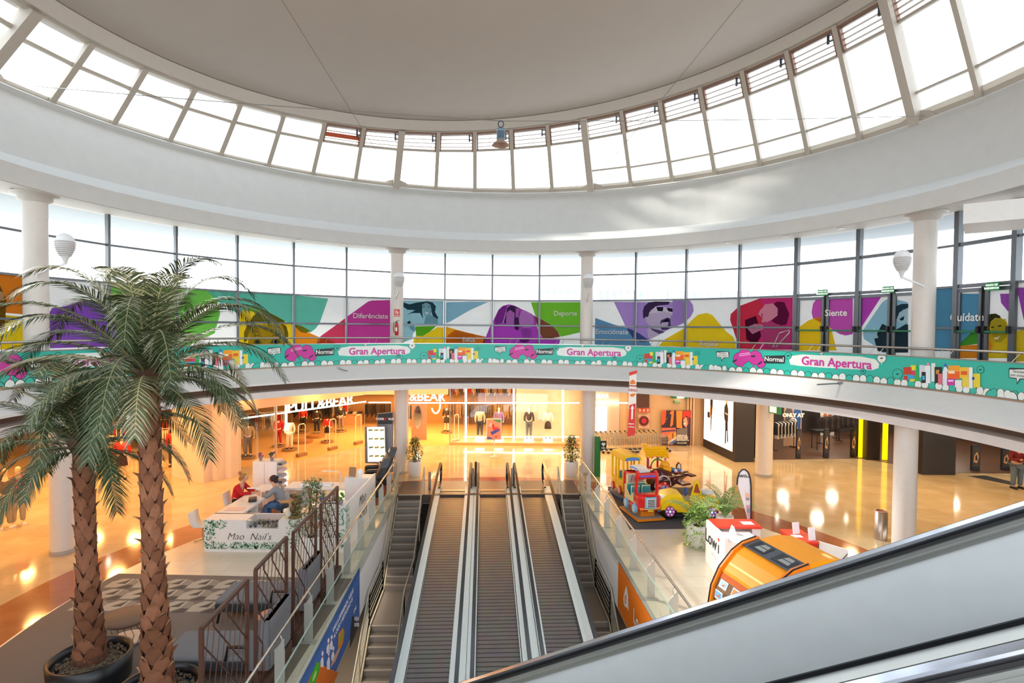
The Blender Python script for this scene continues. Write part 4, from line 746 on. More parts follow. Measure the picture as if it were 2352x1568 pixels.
g = G(STEEL); a = [atring(x, y, CX, CY, 11.6) for x, y in ((1776, 797), (1790, 765), (1815, 757), (1812, 765), (1782, 797))]
g.tube([pol(11.6, *p) for p in a], .02, 6); solo('grab_rail', g, 'bent steel grab rail standing on the gallery floor left of the doors', 'rail')
for i, (x, y) in enumerate(((792, 552), (686, 550), (1670, 556), (1804, 541), (1932, 522), (970, 560), (1068, 577), (1224, 577))):
    a = atring(x, y, CX, CY, 11.3); p = pol(11.3, a[0], 9.09+.01); g = G(M('#f2efe8', .4, emit=.0)); g.lathe([(.10, 0), (.10, .02), (.05, .025)], (p.x, p.y, 9.075), 16); solo('recessed_spotlight', g, 'round recessed spotlight in the soffit over the gallery', 'spotlight', 'round spotlights in the gallery soffit')
# ================================================================ ground floor shops behind the gallery
ZC = 3.56
TAN = M('#d8b98e', .55); TAN2 = M('#cdb79b', .5); LED = M('#fff0d0', .5, emit=9, var=0); LEDW = M('#fff6ea', .5, emit=2.2, var=0)
def wall(name, a, b, z0, z1, m, th=.1):
    g = G(m); a, b = Vector((*a, 0)), Vector((*b, 0)); g.beam(a+Vector((0, 0, (z0+z1)/2)), b+Vector((0, 0, (z0+z1)/2)), th, z1-z0); return struct(name, g)
wall('wall_shop_far', (-24, 35), (12, 35), 0, ZC, M('#b88a50', .7)); wall('wall_left', (-25, 0), (-25, 36), 0, ZC, M('#d09a58', .7)); wall('wall_right', (27, 18), (27, 36), 0, ZC, M('#2c2724', .7)); wall('wall_sport_far', (12, 33), (27, 33), 0, ZC, M('#3a322e', .7)); wall('wall_sport_side', (11.6, 26), (11.6, 35), 0, ZC, M('#4a413b', .7))
wall('wall_corridor_right', (27, 18), (34, 10), 0, ZC, M('#7a5a42', .7))
# shop floors
g = G(M('#dcab68', .18, spec=.7)); g.prism([(-10.1, 23.8, 0), (-7.4, 27.9, 0), (3.8, 28.5, 0), (3.8, 34.9, 0), (-14, 34.9, 0), (-14, 23, 0)], (0, 0, .012)); struct('floor_fashion_shop', g)
g = G(M('#5a3f30', .35)); g.prism([(11.7, 25.7, 0), (16.6, 26.2, 0), (17.5, 25, 0), (18.8, 23.6, 0), (26.9, 23.7, 0), (26.9, 32.9, 0), (11.7, 32.9, 0)], (0, 0, .012)); struct('floor_sport_shop', g)
# header band over the left shop front, stepped pilasters
g = G(M('#dcc3ac', .5))
for a, b, z0, z1 in (((-10.95, 22.1), (-7.45, 27.8), 2.60, 3.56), ((-7.45, 27.8), (-3.2, 28.2), 2.62, 3.56)): g.beam(Vector((*a, (z0+z1)/2)), Vector((*b, (z0+z1)/2)), .3, z1-z0)
struct('trim_6', g)
g = G(M('#dfc9b4', .5)); g.prism([(-13.4, 21.9, 0), (-12.3, 21.35, 0), (-11.7, 21.1, 0), (-11.55, 21.45, 0), (-11.35, 21.4, 0), (-11.2, 21.75, 0), (-11.0, 21.8, 0), (-10.85, 22.3, 0), (-11.4, 23.0, 0), (-13.4, 23.4, 0)], (0, 0, ZC)); struct('wall_pilaster_left', g)
# stone wall with the concert poster on the right of the hall
g = G(M('#cfae88', .6), M('#c09f79', .6)); g.beam((3.9, 29.0, 1.78), (10.2, 29.1, 1.78), .25, 3.56)
for x in (6.05, 6.2, 6.35, 9.1, 9.25, 9.4): g.mat(g.mats[1] if int(x*10) % 2 else g.mats[0]); g.box(x, x+.09, 28.75, 28.9, 0, ZC)
struct('wall_stone', g)
g = G(M('#b9ada0', .5)); g.box(3.75, 5.55, 28.6, 28.85, 0, ZC); struct('wall_shop_end', g)
# ---- LED strips and the lit name of the fashion shop
def led(a, b, w, label, m=LED, grp='warm light strips on the shop front'):
    g = G(m); g.beam(a, b, w, w); solo('light_strip', g, label, 'light strip', grp)
a, b = atd(540, 963, 22.5), atd(840, 922, 27.75); led(a, b, .05, 'slanting light strip under the left shop name')
led(atd(936, 925, 28.2), atd(1330, 925, 28.45), .05, 'long light strip running across the middle shop windows'); led(atd(1368, 925, 28.5), atd(1442, 925, 28.5), .05, 'short light strip under the letters right of the ficus column')
led(atd(847, 924, 28.0), atd(897, 924, 28.1), .05, 'short light strip behind the directory board')
led(atd(657, 905, 26.5), atd(657, 988, 26.5), .08, 'upright light bar left of the glowing shop name, above the red dress')
for x, lb in ((1070, 'upright light bar left of the denim jacket mannequin'), (1180, 'upright light bar at the middle of the shop window'), (1293, 'upright light bar right of the black skirt mannequin')): led(atd(x, 888, 28.42), atd(x, 1013, 28.42), .085, lb)
led(atd(1064, 1003, 28.5), atd(1330, 1003, 28.55), .03, 'low light strip along the foot of the shop window')
def sign(txt, c, dx, h, label, m=LEDW, cat='shop sign'):
    g = G(m); g.text(txt, h*1.38, plane(c, dx, (0, 0, 1)), ex=.02, bold=.004); t = thing('shop_sign', label, cat, c); part('lettering', g, t, True)
d_ = (b-a).normalized(); sign('PULL&BEAR', atd(740, 927, 26.0), d_, .50, 'glowing white shop name half hidden behind the left header')
sign('&BEAR', atd(981, 912, 28.1), (1, .03, 0), .44, 'large glowing shop name beside the directory column, its end showing')
sign('BEAR', atd(1382, 910, 28.35), (1, 0, 0), .23, 'small glowing shop name right of the ficus column')
g = G(M('#fff2dc', .5, emit=3, var=0)); q = [atd(990+20*cos(a)*1-0, 925+26*sin(a), 28.6) for a in [pi*i/10 for i in range(11)]]
q = [atd(1011, 880, 28.7), atd(1011, 930, 28.7)]+[atd(1001+10*cos(a), 930+19*sin(a), 28.7) for a in [pi*i/8 for i in range(1, 8)]]; g.tube(q, .035, 8); solo('neon_hook', g, 'hook-shaped neon tube hanging behind the large shop name', 'neon light')
# window plinth, glazing and rear panels
t = thing('shop_window', 'wide lit shop window with four mannequins', 'shop window', (.3, 28.6, 0))
g = G(M('#c9a070', .5)); g.box(-3.1, 3.72, 28.3, 29.3, 0, .14); part('plinth', g, t, True)
g = G(M('#d8c2a0', .6)); g.box(.25, 3.7, 29.28, 29.36, .14, ZC); part('rear_panel', g, t, True)
g = G(GLASS); g.box(-3.1, 3.72, 28.28, 28.29, .14, ZC-.3); part('glazing', g, t, True)
g = G(STEEL)
for x in (-3.15, 3.72): g.box(x, x+.05, 28.25, 28.31, 0, ZC-.3)
part('frame', g, t, True)
g = G(M('#fdf6ea', .5, emit=2.2, var=0)); g.box(4.15, 4.9, 28.5, 28.58, .75, 2.0); solo('lit_screen', g, 'tall glowing white screen right of the ficus column', 'light panel')
# ---- figures and garments
def outline(zr, n=14):     # loft of oval rings (cx, cy, z, rx, ry)
    return [[Vector((cx+rx*cos(2*pi*j/n), cy+ry*sin(2*pi*j/n), z)) for j in range(n)] for cx, cy, z, rx, ry in zr]
def mannequin(x, y, z0, h, rz, top, leg, label, skirt=None, headc='#efe0cc', arm=.0, shoe='#2a2220', base=None, head=True, grp=None):
    t = thing('mannequin', label, 'mannequin', (x, y, z0), rz, grp); s = h/1.8
    N = {'pel': (0, 0, .95, .12), 'wst': (0, 0, 1.12, .11), 'chs': (0, 0, 1.32, .13), 'nk': (0, 0, 1.50, .05), 'hd': (0, -.01, 1.66, .085), 'tp': (0, 0, 1.76, .06)}
    E = [('pel', 'wst'), ('wst', 'chs'), ('chs', 'nk'), ('nk', 'hd'), ('hd', 'tp')]
    for sd, k in ((-1, 'l'), (1, 'r')):
        N.update({k+'hp': (.09*sd, 0, .88, .085), k+'kn': (.10*sd, -.01, .50, .055), k+'an': (.11*sd, 0, .10, .035), k+'ft': (.12*sd, -.12, .03, .035), k+'sh': (.19*sd, 0, 1.43, .055), k+'el': (.26*sd, .02-arm*.1, 1.16, .04), k+'wr': (.25*sd-arm*.12*sd, -.05-arm*.15, .95+arm*.1, .028), k+'ha': (.24*sd-arm*.16*sd, -.08-arm*.17, .87+arm*.12, .03)})
        E += [('pel', k+'hp'), (k+'hp', k+'kn'), (k+'kn', k+'an'), (k+'an', k+'ft'), ('chs', k+'sh'), (k+'sh', k+'el'), (k+'el', k+'wr'), (k+'wr', k+'ha')]
    if not head: N.pop('hd'); N.pop('tp'); E = [e for e in E if 'hd' not in e]
    sc_n = lambda d, ks, gr: {k: (d[k][0]*s, d[k][1]*s, d[k][2]*s, (d[k][3]+gr)*s) for k in d if k in ks}
    b = skin('body', sc_n(N, set(N), 0), E, M(headc, .4), t)
    tk = {'pel', 'wst', 'chs', 'lsh', 'rsh', 'lel', 'rel', 'lwr', 'rwr'}; skin('jacket', sc_n(N, tk, .028), [e for e in E if set(e) <= tk], M(top, .8), t)
    if skirt:
        g = G(M(skirt, .8)); g.loft([[p*s for p in r] for r in outline([(0, 0, .55, .21, .16), (0, 0, .8, .18, .14), (0, 0, 1.02, .13, .10)])], smooth=True); part('skirt', g, t)
    if leg:
        lk = {'pel', 'lhp', 'rhp', 'lkn', 'rkn', 'lan', 'ran'}; skin('trousers', sc_n(N, lk, .035), [e for e in E if set(e) <= lk], M(leg, .8), t)
    g = G(M(shoe, .5))
    for sd in (-1, 1): g.cbox((.115*sd*s, -.06*s, .035*s), (.09*s, .26*s, .08*s), 0, .02)
    part('shoes', g, t)
    if base:
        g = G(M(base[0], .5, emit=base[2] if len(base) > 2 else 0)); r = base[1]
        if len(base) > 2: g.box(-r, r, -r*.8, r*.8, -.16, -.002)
        else: g.lathe([(r, -.1), (r, -.002)], (0, 0, 0), 24)
        part('stand', g, t)
    return t
def mpx(x, y, z, **k):
    p = at(x, y, z); return (p.x, p.y, z)
MG = 'shop mannequins'
for x, tp, lg, sk, lb, hc in ((1101, '#d9c39a', '#2b2622', None, 'headless mannequin in a pale denim jacket in the shop window', None), (1145, '#8f6aa8', '#3a3040', None, 'mannequin in lilac behind the pink poster stand', '#f0e0c8'), (1215, '#4a3626', '#6b6a72', None, 'mannequin in a brown leather jacket and grey jeans in the shop window', '#fff0d8'), (1259, '#f6efe2', None, '#2c2020', 'mannequin in a white cardigan and short black skirt in the shop window', '#e0b890')):
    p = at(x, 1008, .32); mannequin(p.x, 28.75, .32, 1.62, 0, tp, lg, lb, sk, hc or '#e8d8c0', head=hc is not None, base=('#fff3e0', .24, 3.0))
for x, y, h, rz, tp, lg, sk, lb in ((783, 988, 1.5, .3, '#2a2320', '#8a7568', None, 'headless mannequin in a black top and grey trousers inside the shop, below the shop name'), (1026, 990, 1.55, -.3, '#3a2a20', None, '#2a211c', 'mannequin in a dark flowing dress on a round stand at the entrance'), (728, 995, 1.5, .2, '#3b2d26', '#2c2626', None, 'headless dark mannequin between the racks below the ampersand'), (752, 1012, 1.35, .2, '#d8281c', None, '#1d1418', 'headless mannequin in a red sleeveless top and black skirt'), (696, 990, 1.45, .2, '#d83a1c', '#2a1f1c', None, 'headless mannequin in an orange-red jacket left of the shop name'), (570, 1048, 1.65, .5, '#a8936c', '#5a4a3c', None, 'headless mannequin in wide brown trousers behind the left shop window'), (556, 1046, 1.65, .4, '#8a6f3c', '#c49a50', None, 'headless mannequin in olive behind the left shop window, beside the pilaster')):
    p = at(x, y, .1); mannequin(p.x, p.y, .11, h, rz, tp, lg, lb, sk, head=False, base=('#8a6a48', .32))
p = at(665, 1030, .1); mannequin(p.x, p.y, .11, 1.5, .3, '#f2e6c8', '#e9dcc0', 'headless mannequin in a cream oversized shirt at the shop entrance', head=False, base=('#8a6a48', .35)); p = at(640, 1022, .1); mannequin(p.x, p.y, .11, 1.45, .3, '#c01f1c', '#b81c18', 'headless mannequin in a red dress at the shop entrance', head=False, base=('#8a6a48', .3))
for x, y, h, rz, tp, lg, sk, lb in ((280, 1100, 1.75, .5, '#d02818', None, '#3a1612', 'mannequin in a red jacket and short skirt seen between the palm trunks'), (12, 1212, 1.8, .9, '#6b5a44', '#8f8068', None, 'mannequin in a brown coat and grey trousers in the left shop window'), (42, 1205, 1.8, .9, '#d02418', '#9a8a72', None, 'mannequin in a red coat in the left shop window'), (250, 1078, 1.7, .5, '#b9a890', '#9c8c78', None, 'mannequin in beige in the left shop, behind the left palm trunk'), (398, 1070, 1.7, .4, '#c8302a', '#3a3a44', None, 'mannequin in a red and white top in the left shop, right of the tall palm')):
    p = at(x, y, .0); mannequin(p.x, p.y, .0, h, rz, tp, lg, lb, sk, headc='#e8c090', shoe='#e8dccb' if x < 50 else '#2a2220')
def rack(x, y, z0, L, rz, cols, label, h=1.35, m='#cfcac2', grp='clothes racks in the shops'):
    t = thing('clothes_rack', label, 'clothes rack', (x, y, z0), rz, None); g = G(M(m, .3, .6))
    g.tube([(-L/2, 0, 0), (-L/2, 0, h), (L/2, 0, h), (L/2, 0, 0)], .018, 6); g.beam((-L/2, -.22, .02), (-L/2, .22, .02), .04, .03); g.beam((L/2, -.22, .02), (L/2, .22, .02), .04, .03); part('frame', g, t)
    n = int(L/.085)
    for i in range(n):
        xx = -L/2+.06+i*(L-.12)/max(1, n-1); c = cols[(i*7+i//3) % len(cols)]; k = .62+.2*((i*5) % 3)/2; g = G(M(c, .85))
        g.loft(outline([(xx, 0, h-.06-k, .035, .20), (xx, 0, h-.3, .032, .18), (xx, 0, h-.12, .03, .21), (xx, 0, h-.06, .015, .05)], 8), smooth=True); part('garment', g, t)
    return t
DK = ['#2a2422', '#3a302c', '#4a3c34', '#221e20']; MX = ['#d8c8a8', '#3a302c', '#8a3a2a', '#c9a060', '#5a5048', '#e8dcc8', '#d0301c']
for x, y, L, rz, cols, lb in ((610, 1005, 2.2, .6, MX, 'clothes rack deep in the shop left of the cream shirt mannequin'), (718, 975, 2.4, .1, DK, 'dark clothes rack below the glowing shop name'), (790, 960, 1.8, 0, MX, 'mixed clothes rack at the back of the shop behind the black-topped mannequin'), (868, 975, 1.6, .1, DK, 'dark clothes rack seen behind the directory board'), (950, 978, .9, 1.2, DK, 'black coats on a rack just right of the directory column'), (1050, 975, 1.4, .1, ['#b98a50', '#c9a060', '#5a4030'], 'ochre clothes rack behind the flowing dress mannequin'), (1102, 972, 1.9, 0, ['#6a5a44', '#7a6a50', '#3a3028'], 'brown clothes rack behind the pale denim jacket mannequin'), (1158, 975, 1.3, 0, ['#d0a858', '#e0c080', '#8a6a3c'], 'yellow clothes rack behind the lilac mannequin'), (150, 1040, 2.2, .9, MX, 'clothes rack in the left shop behind the left palm crown'), (330, 1030, 2.4, .5, ['#d8301c', '#f0e0c8', '#2a2a34'], 'red and white clothes rack in the left shop behind the tall palm trunk'), (420, 1050, 1.6, .4, MX, 'clothes rack in the left shop beside the pale pilaster')):
    p = at(x, y, 0.02); p.y = min(p.y, 34); rack(p.x, p.y, .02, L, rz, cols, lb)
for x, L, lb in ((-8.2, 3.6, 'wall rail of clothes high on the rear wall left of the hanging flag column'), (-2.6, 3.4, 'wall rail of clothes high on the rear wall behind the glowing name'), (1.6-2.2+.0, 2.0, 'wall rail of mustard clothes behind the window'),):
    rack(x, 34.4, 1.0, L, 0, MX, lb, h=1.7)
# oval mirror wall, gates, tables
t = thing('mirror_wall', 'grey fitting-room wall with an oval mirror at the shop entrance', 'mirror', at(965, 1012)); p = at(963, 1010); g = G(M('#9c7f66', .5)); g.box(p.x-.42, p.x+.38, p.y, p.y+.12, 0, 2.5); part('panel', g, t, True)
g = G(M('#dfe3e4', .05, 1)); g.loft([[Vector((p.x-.08+.2*cos(a), p.y-y, 1.2+.62*sin(a))) for a in [2*pi*i/24 for i in range(24)]] for y in (.0, .03)]); part('mirror', g, t, True)
def gate(x, y, rz, label, h=1.5, m='#e8d8c0'):
    p = at(x, y); t = thing('security_gate', label, 'security gate', p, rz); g = G(M(m, .35)); g.tube([(-.2, 0, .1), (-.2, 0, h-.08), (-.12, 0, h), (.12, 0, h), (.2, 0, h-.08), (.2, 0, .1)], .022, 6); part('frame', g, t)
    g = G(M('#8a6844', .5)); g.box(-.26, .26, -.09, .09, 0, .16); part('base', g, t)
for x, y, lb in ((693, 1048, 'white loop security gate nearest the cream shirt mannequin'), (764, 1033, 'white loop security gate in front of the red top mannequin'), (823, 1020, 'white loop security gate left of the directory board'), (1048, 1018, 'slim white security gate at the right of the shop entrance')): gate(x, y, 1.1, lb)
for x, y, lb in ((500+1150/5.87, 880+800/5.87, 'low round platform inside the shop entrance'), (500+1340/5.87, 880+725/5.87, 'low wooden platform under the dark mannequin')):
    p = at(x, y); g = G(M('#a0713c', .5)); g.lathe([(.5, .013), (.5, .13)], (p.x, p.y, 0), 24); solo('display_platform', g, lb, 'platform')
t = thing('display_table', 'folded clothes table at the back right of the left shop', 'table', at(812, 975)); p = at(812, 975); g = G(M('#b98a58', .5)); g.box(p.x-.6, p.x+.6, p.y-.3, p.y+.3, .65, .7); g.box(p.x-.55, p.x+.55, p.y-.25, p.y+.25, .012, .65); part('top', g, t, True)
for i in range(4):
    g = G(M(['#e8e0d0', '#2a2a30', '#c0b8a8', '#3a302c'][i], .8)); g.box(p.x-.55+i*.28, p.x-.33+i*.28, p.y-.25, p.y+.15, .702, .80); solo('folded_garment', g, ['cream', 'black', 'pale grey', 'dark brown'][i]+' folded pile on the table at the back of the left shop', 'folded clothes', 'folded clothes on the shop table')
# spot lamps in the shop ceiling
for i, (x, y) in enumerate([(-9, 30), (-7, 31), (-5, 30), (-3.6, 31.5), (-2, 30), (-.4, 31), (1.5, 30.5), (-15, 20), (-16, 22), (-14.6, 18), (-16, 16), (13.5, 28), (15, 30), (17, 28), (20, 27), (23, 26), (22, 29), (-12.5, 26), (-10.5, 29)]):
    g = G(M('#fff4dc', .5, emit=18, var=0)); g.lathe([(.07, 3.42), (.05, 3.5)], (x, y, 0), 12); solo('ceiling_spot', g, 'small bright spotlight in the shop ceiling', 'spotlight', 'shop ceiling spotlights')
# ---- poster stand, fire point, concert poster, exit signs
t = thing('poster_stand', 'pink and green shopping poster on a thin steel stand before the shop window', 'poster stand', at(1135, 1047)); p = at(1135, 1047)
g = G(STEEL); g.lathe([(.2, .0), (.2, .015), (.02, .02), (.02, .9)], p, 18); part('stand', g, t, True)
q = lambda x, y, d=0: atd(x, y, p.y-d)
g = G(M('#d8d0c8', .4)); g.prism([q(1117, 1010), q(1152, 1010), q(1152, 961), q(1117, 961)], (0, .03, 0)); part('frame', g, t, True)
g = G(M('#e08878', .5), M('#3a8a62', .5), M('#3a4ea8', .5), M('#d82838', .5), M('#8a3a3a', .5), M('#c9b8b0', .5)); dd = .01
for m, pts in ((0, [(1119, 1008), (1150, 1008), (1150, 963), (1119, 963)]), (1, [(1130, 963), (1150, 963), (1150, 971), (1140, 968)]), (2, [(1119, 1008), (1134, 1008), (1126, 1004), (1119, 1003)]), (2, [(1126, 992), (1140, 986), (1149, 984), (1147, 989), (1130, 999)]), (3, [(1129, 972), (1134, 974), (1137, 982), (1145, 981), (1144, 986), (1133, 988), (1131, 980)]), (5, [(1121, 978), (1127, 971), (1131, 972), (1129, 980)]), (3, [(1136, 1003), (1141, 999), (1141, 1005)])):
    g.mat(g.mats[m]); dd += .003; g.quad(*[q(x, y, dd) for x, y in pts])
part('poster', g, t, True)
def P28(x, y, d=0): return atd(x, y, 28.72-d)
t = thing('hose_cabinet', 'red fire hose reel cabinet with three red pictogram signs on the stone wall', 'fire hose', P28(1478, 990)); g = G(M('#c9a890', .5)); g.prism([P28(1466, 982), P28(1491, 982), P28(1491, 952), P28(1466, 952)], (0, -.08, 0)); part('cabinet', g, t, True)
g = G(M('#7a1a1c', .4)); c = P28(1478.5, 966, .10); g.loft([[c+Vector((.26*cos(a), -y, .26*sin(a))) for a in [2*pi*i/24 for i in range(24)]] for y in (0, .04)]); g.mat(M('#2a2022', .5)); g.loft([[c+Vector((.2*cos(a), -.04-y, .2*sin(a))) for a in [2*pi*i/24 for i in range(24)]] for y in (0, .01)]); g.mat(M('#b02228', .4)); g.loft([[c+Vector((.14*cos(a), -.05-y, .14*sin(a))) for a in [2*pi*i/24 for i in range(24)]] for y in (0, .02)]); part('hose_reel', g, t, True)
for i in range(3):
    x = 1466.5+i*9; g = G(M('#c8442e', .5), M('#f0e0d0', .5)); g.prism([P28(x, 947), P28(x+7.5, 947), P28(x+7.5, 937), P28(x, 937)], (0, -.02, 0)); g.mat(g.mats[1]); g.prism([P28(x+2, 945, .03), P28(x+3.4, 945, .03), P28(x+3.4, 939, .03), P28(x+2, 939, .03)], (0, -.01, 0)); g.prism([P28(x+4.5, 944, .03), P28(x+5.8, 944, .03), P28(x+5.8, 940, .03), P28(x+4.5, 940, .03)], (0, -.01, 0)); part('sign', g, t, True)
g = G(M('#4a2a20', .5)); g.prism([P28(1463, 936), P28(1491, 936), P28(1491, 896), P28(1463, 896)], (0, -.03, 0)); solo('wall_plaque', g, 'dark brown panel above the fire hose cabinet', 'panel')
t = thing('concert_poster', 'large orange concert poster on the stone wall', 'poster', P28(1553, 1020)); PQ = lambda pts, d: [P28(1350+x/5.88, 880+y/5.88, d) for x, y in pts]
for i, (c, pts) in enumerate((('#3a1f38', [(1000, 365), (1395, 365), (1385, 830), (995, 830)]), ('#d8552a', [(1000, 365), (1060, 365), (1050, 520), (1020, 560), (998, 560)]), ('#e07a2a', [(1060, 480), (1130, 370), (1165, 370), (1150, 560), (1120, 590), (1090, 540)]), ('#2a1c34', [(1075, 400), (1130, 420), (1110, 600), (1060, 590)]), ('#e08a2c', [(1195, 370), (1280, 370), (1270, 560), (1280, 610), (1200, 600)]), ('#c8281e', [(1285, 375), (1390, 370), (1390, 470), (1330, 440), (1280, 480)]), ('#d89a80', [(1290, 490), (1320, 455), (1350, 470), (1355, 540), (1330, 600), (1300, 570)]), ('#7a2a22', [(1335, 450), (1370, 470), (1370, 560), (1350, 540)]), ('#c86a5a', [(998, 600), (1190, 600), (1190, 660), (995, 740)]), ('#3a3a60', [(1000, 640), (1180, 625), (1180, 645), (1000, 660)]), ('#e8862a', [(1085, 690), (1140, 650), (1150, 830), (1080, 830)]), ('#d8d0c8', [(1080, 790), (1190, 720), (1190, 750), (1090, 815)]), ('#4a6ab0', [(1090, 815), (1190, 752), (1190, 800), (1110, 830)]), ('#e89a3a', [(1155, 670), (1195, 660), (1195, 720), (1155, 740)]), ('#6f6a68', [(1200, 620), (1345, 600), (1345, 790), (1200, 790)]), ('#28303a', [(1200, 765), (1345, 765), (1345, 828), (1198, 828)]), ('#f0ece8', [(1290, 540), (1325, 535), (1320, 552), (1295, 556)]))):
    g = G(M(c, .5)); g.quad(*PQ(pts, .02+i*.004)); part('print', g, t, True)
g = G(M('#f2eee8', .5))
for i, s_ in enumerate(('DISFRUTA DE', 'NUESTRA ZONA', 'DE OCIO, CINE', 'Y RESTAURACIÓN')): g.text(s_, .085, plane(P28(1566.5, 1000+i*3.6, .1), (1, 0, 0), (0, 0, 1)), bold=.004)
g.text('LOS ALCORES', .08, plane(P28(1566, 1017, .1), (1, 0, 0), (0, 0, 1)), bold=.002); part('lettering', g, t, True)
g = G(M('#f2f6e8', .4, emit=2.0, var=0), M('#1f7a46', .5)); g.prism([P28(1556, 914, .3), P28(1571, 914, .3), P28(1571, 904, .3), P28(1556, 904, .3)], (0, .5, 0)); g.mat(g.mats[1])
for x in (1546, 1573): g.prism([P28(x, 915, .3), P28(x+9, 915, .3), P28(x+9, 904, .3), P28(x, 904, .3)], (0, .5, 0))
solo('exit_sign', g, 'lit green and white exit sign above the concert poster', 'exit sign')
g = G(M('#7a9a6a', .4)); c = P28(1555, 924, .1); g.rbox((.3, .1, .12), .03) if False else g.cbox(c+Vector((0, .1, 0)), (.3, .3, .14), 0, .03); solo('emergency_light', g, 'small oval emergency light above the concert poster', 'emergency light')
# ---- shopping trolleys nested in a row
def trolley():
    t = thing('shopping_trolley', 'x', 'shopping trolley', (0, 0, 0), 0, 'nested shopping trolleys along the stone wall'); W = M('#9a968e', .35, .4)
    g = G(W); 
    for y in (-.25, .25):
        g.tube([(-.38, y, .95), (-.30, y, .45), (-.34, y, .16), (.35, y, .12)], .012, 5); g.tube([(-.38, y, .92), (.42, y*.8, .72), (.36, y*.7, .42), (-.32, y, .42)], .008, 5)
        for i in range(7): x = -.3+i*.11; g.tube([(x, y*(1-.1*i/7), .90-.03*i), (x+.02, y*(1-.15*i/7), .42)], .004, 4)
        for z in (.52, .62, .72): g.tube([(-.35, y, z), (.40, y*.78, z)], .004, 4)
    for z in (.45, .58, .72): g.tube([(.38, -.18, z), (.38, .18, z)], .004, 4)
    for i in range(4): g.tube([(.38+.01, -.15+i*.1, .43), (.40, -.15+i*.1, .74)], .004, 4)
    for i in range(6): g.tube([(-.3+i*.12, -.22, .42), (-.3+i*.12, .22, .42)], .004, 4)
    part('basket', g, t)
    g = G(M('#1c3a2a', .4)); g.tube([(-.38, -.27, .97), (-.38, .27, .97)], .018, 6); g.cbox((-.40, .16, 1.0), (.06, .1, .06)); part('handle', g, t)
    for x in (-.32, .34):
        for y in (-.2, .2): g = G(M('#1e1e20', .5)); g.tube([(x, y-.02, .07), (x, y+.02, .07)], .065, 12); g.beam((x, y, .08), (x-.03, y, .17), .02, .02); part('wheel', g, t)
    return t
tr = trolley(); A_, B_ = at(1388, 1040), at(1520, 1036); NT = 13
for i in range(NT):
    p = A_.lerp(B_, i/(NT-1)); lb = ('leftmost trolley of the nested row, beside the defibrillator post' if i == 0 else 'rightmost trolley of the nested row' if i == NT-1 else 'nested shopping trolley inside the row along the stone wall')
    o = tr if i == 0 else dup(tr, p, .03, lb); o.location = (p.x, p.y, 0); o.rotation_euler = (0, 0, .03); o['label'] = lb
# ---- green defibrillator post
p = at(1371, 1093); t = thing('defibrillator_post', 'tall green defibrillator post beside the right ficus column', 'defibrillator post', p); g = G(M('#1d7c3c', .45)); g.box(p.x-.09, p.x+.12, p.y-.1, p.y+.15, 0, 1.55); g.prism([(p.x-.09, p.y-.1, 1.55), (p.x+.12, p.y-.1, 1.55), (p.x+.09, p.y-.1, 1.64), (p.x-.06, p.y-.1, 1.64)], (0, .25, 0)); part('post', g, t, True)
g = G(M('#15241c', .4), M('#e6eee8', .5)); c = Vector((p.x+.22, p.y-.12, 1.30)); g.cbox(c, (.24, .1, .36)); g.mat(g.mats[1]); g.ball((c.x-.035, c.y-.055, c.z+.06), .045, 10, (1, .2, 1)); g.ball((c.x+.035, c.y-.055, c.z+.06), .045, 10, (1, .2, 1)); g.prism([(c.x-.07, c.y-.06, c.z+.04), (c.x, c.y-.06, c.z-.05), (c.x+.07, c.y-.06, c.z+.04)], (0, -.004, 0)); g.text('DEA', .08, plane(c+Vector((0, -.058, -.11)), (1, 0, 0), (0, 0, 1)), bold=.003); part('cabinet', g, t, True)
# ---- directory board left of the stairs
p = at(880, 1088); t = thing('directory_board', 'grey free-standing directory with a lit plan panel and black heading', 'directory', p); q = lambda x, y, d=0: atd(x, y, p.y-d)
g = G(M('#8f8c92', .45)); g.prism([q(866, 1088), q(902, 1084), q(902, 946), q(866, 950)], (0, .12, 0)); part('stele', g, t, True)
g = G(M('#77757c', .4)); g.prism([q(840, 1062, .1), q(888, 1064, .1), q(886, 977, .1), q(839, 979, .1)], (0, -.1, 0)); PF = part('panel_frame', g, t, True)
g = G(M('#fdf4d8', .4, emit=1.3, var=0)); g.quad(*[q(x, y, .23) for x, y in ((845, 1060), (885, 1060), (883, 980), (843, 981))]); part('lit_panel', g, PF, True)
for r in range(4):
    for c in range(3):
        x, y = 846+c*13.2+r*.5, 985+r*19.8; g = G(M(['#7ba86a', '#c8b45a', '#a8b890', '#d8b848'][(r*2+c) % 4], .5)); g.quad(*[q(a, b_, .24) for a, b_ in ((x, y+5), (x+10, y+4), (x+10, y), (x, y+1))]); g.mat(M('#8a8878', .5)); g.quad(*[q(a, b_, .24) for a, b_ in ((x, y+16.5), (x+10, y+16), (x+10, y+15.5), (x, y+16))]); part('plan_card', g, PF, True)
g = G(M('#26262c', .4)); g.prism([q(868, 974, .02), q(901, 973, .02), q(901, 948, .02), q(868, 950, .02)], (0, -.02, 0)); part('heading', g, t, True)
g = G(M('#eee8e4', .5), M('#c82830', .5)); g.text('CODE      RUN', .115, plane(q(884.5, 962, .06), (1, 0, .0), (0, 0, 1)), bold=.006); g.mat(g.mats[1]); g.quad(*[q(a, b_, .06) for a, b_ in ((880, 965), (884, 965), (890, 959), (886, 959))]); part('heading_lettering', g, t, True)
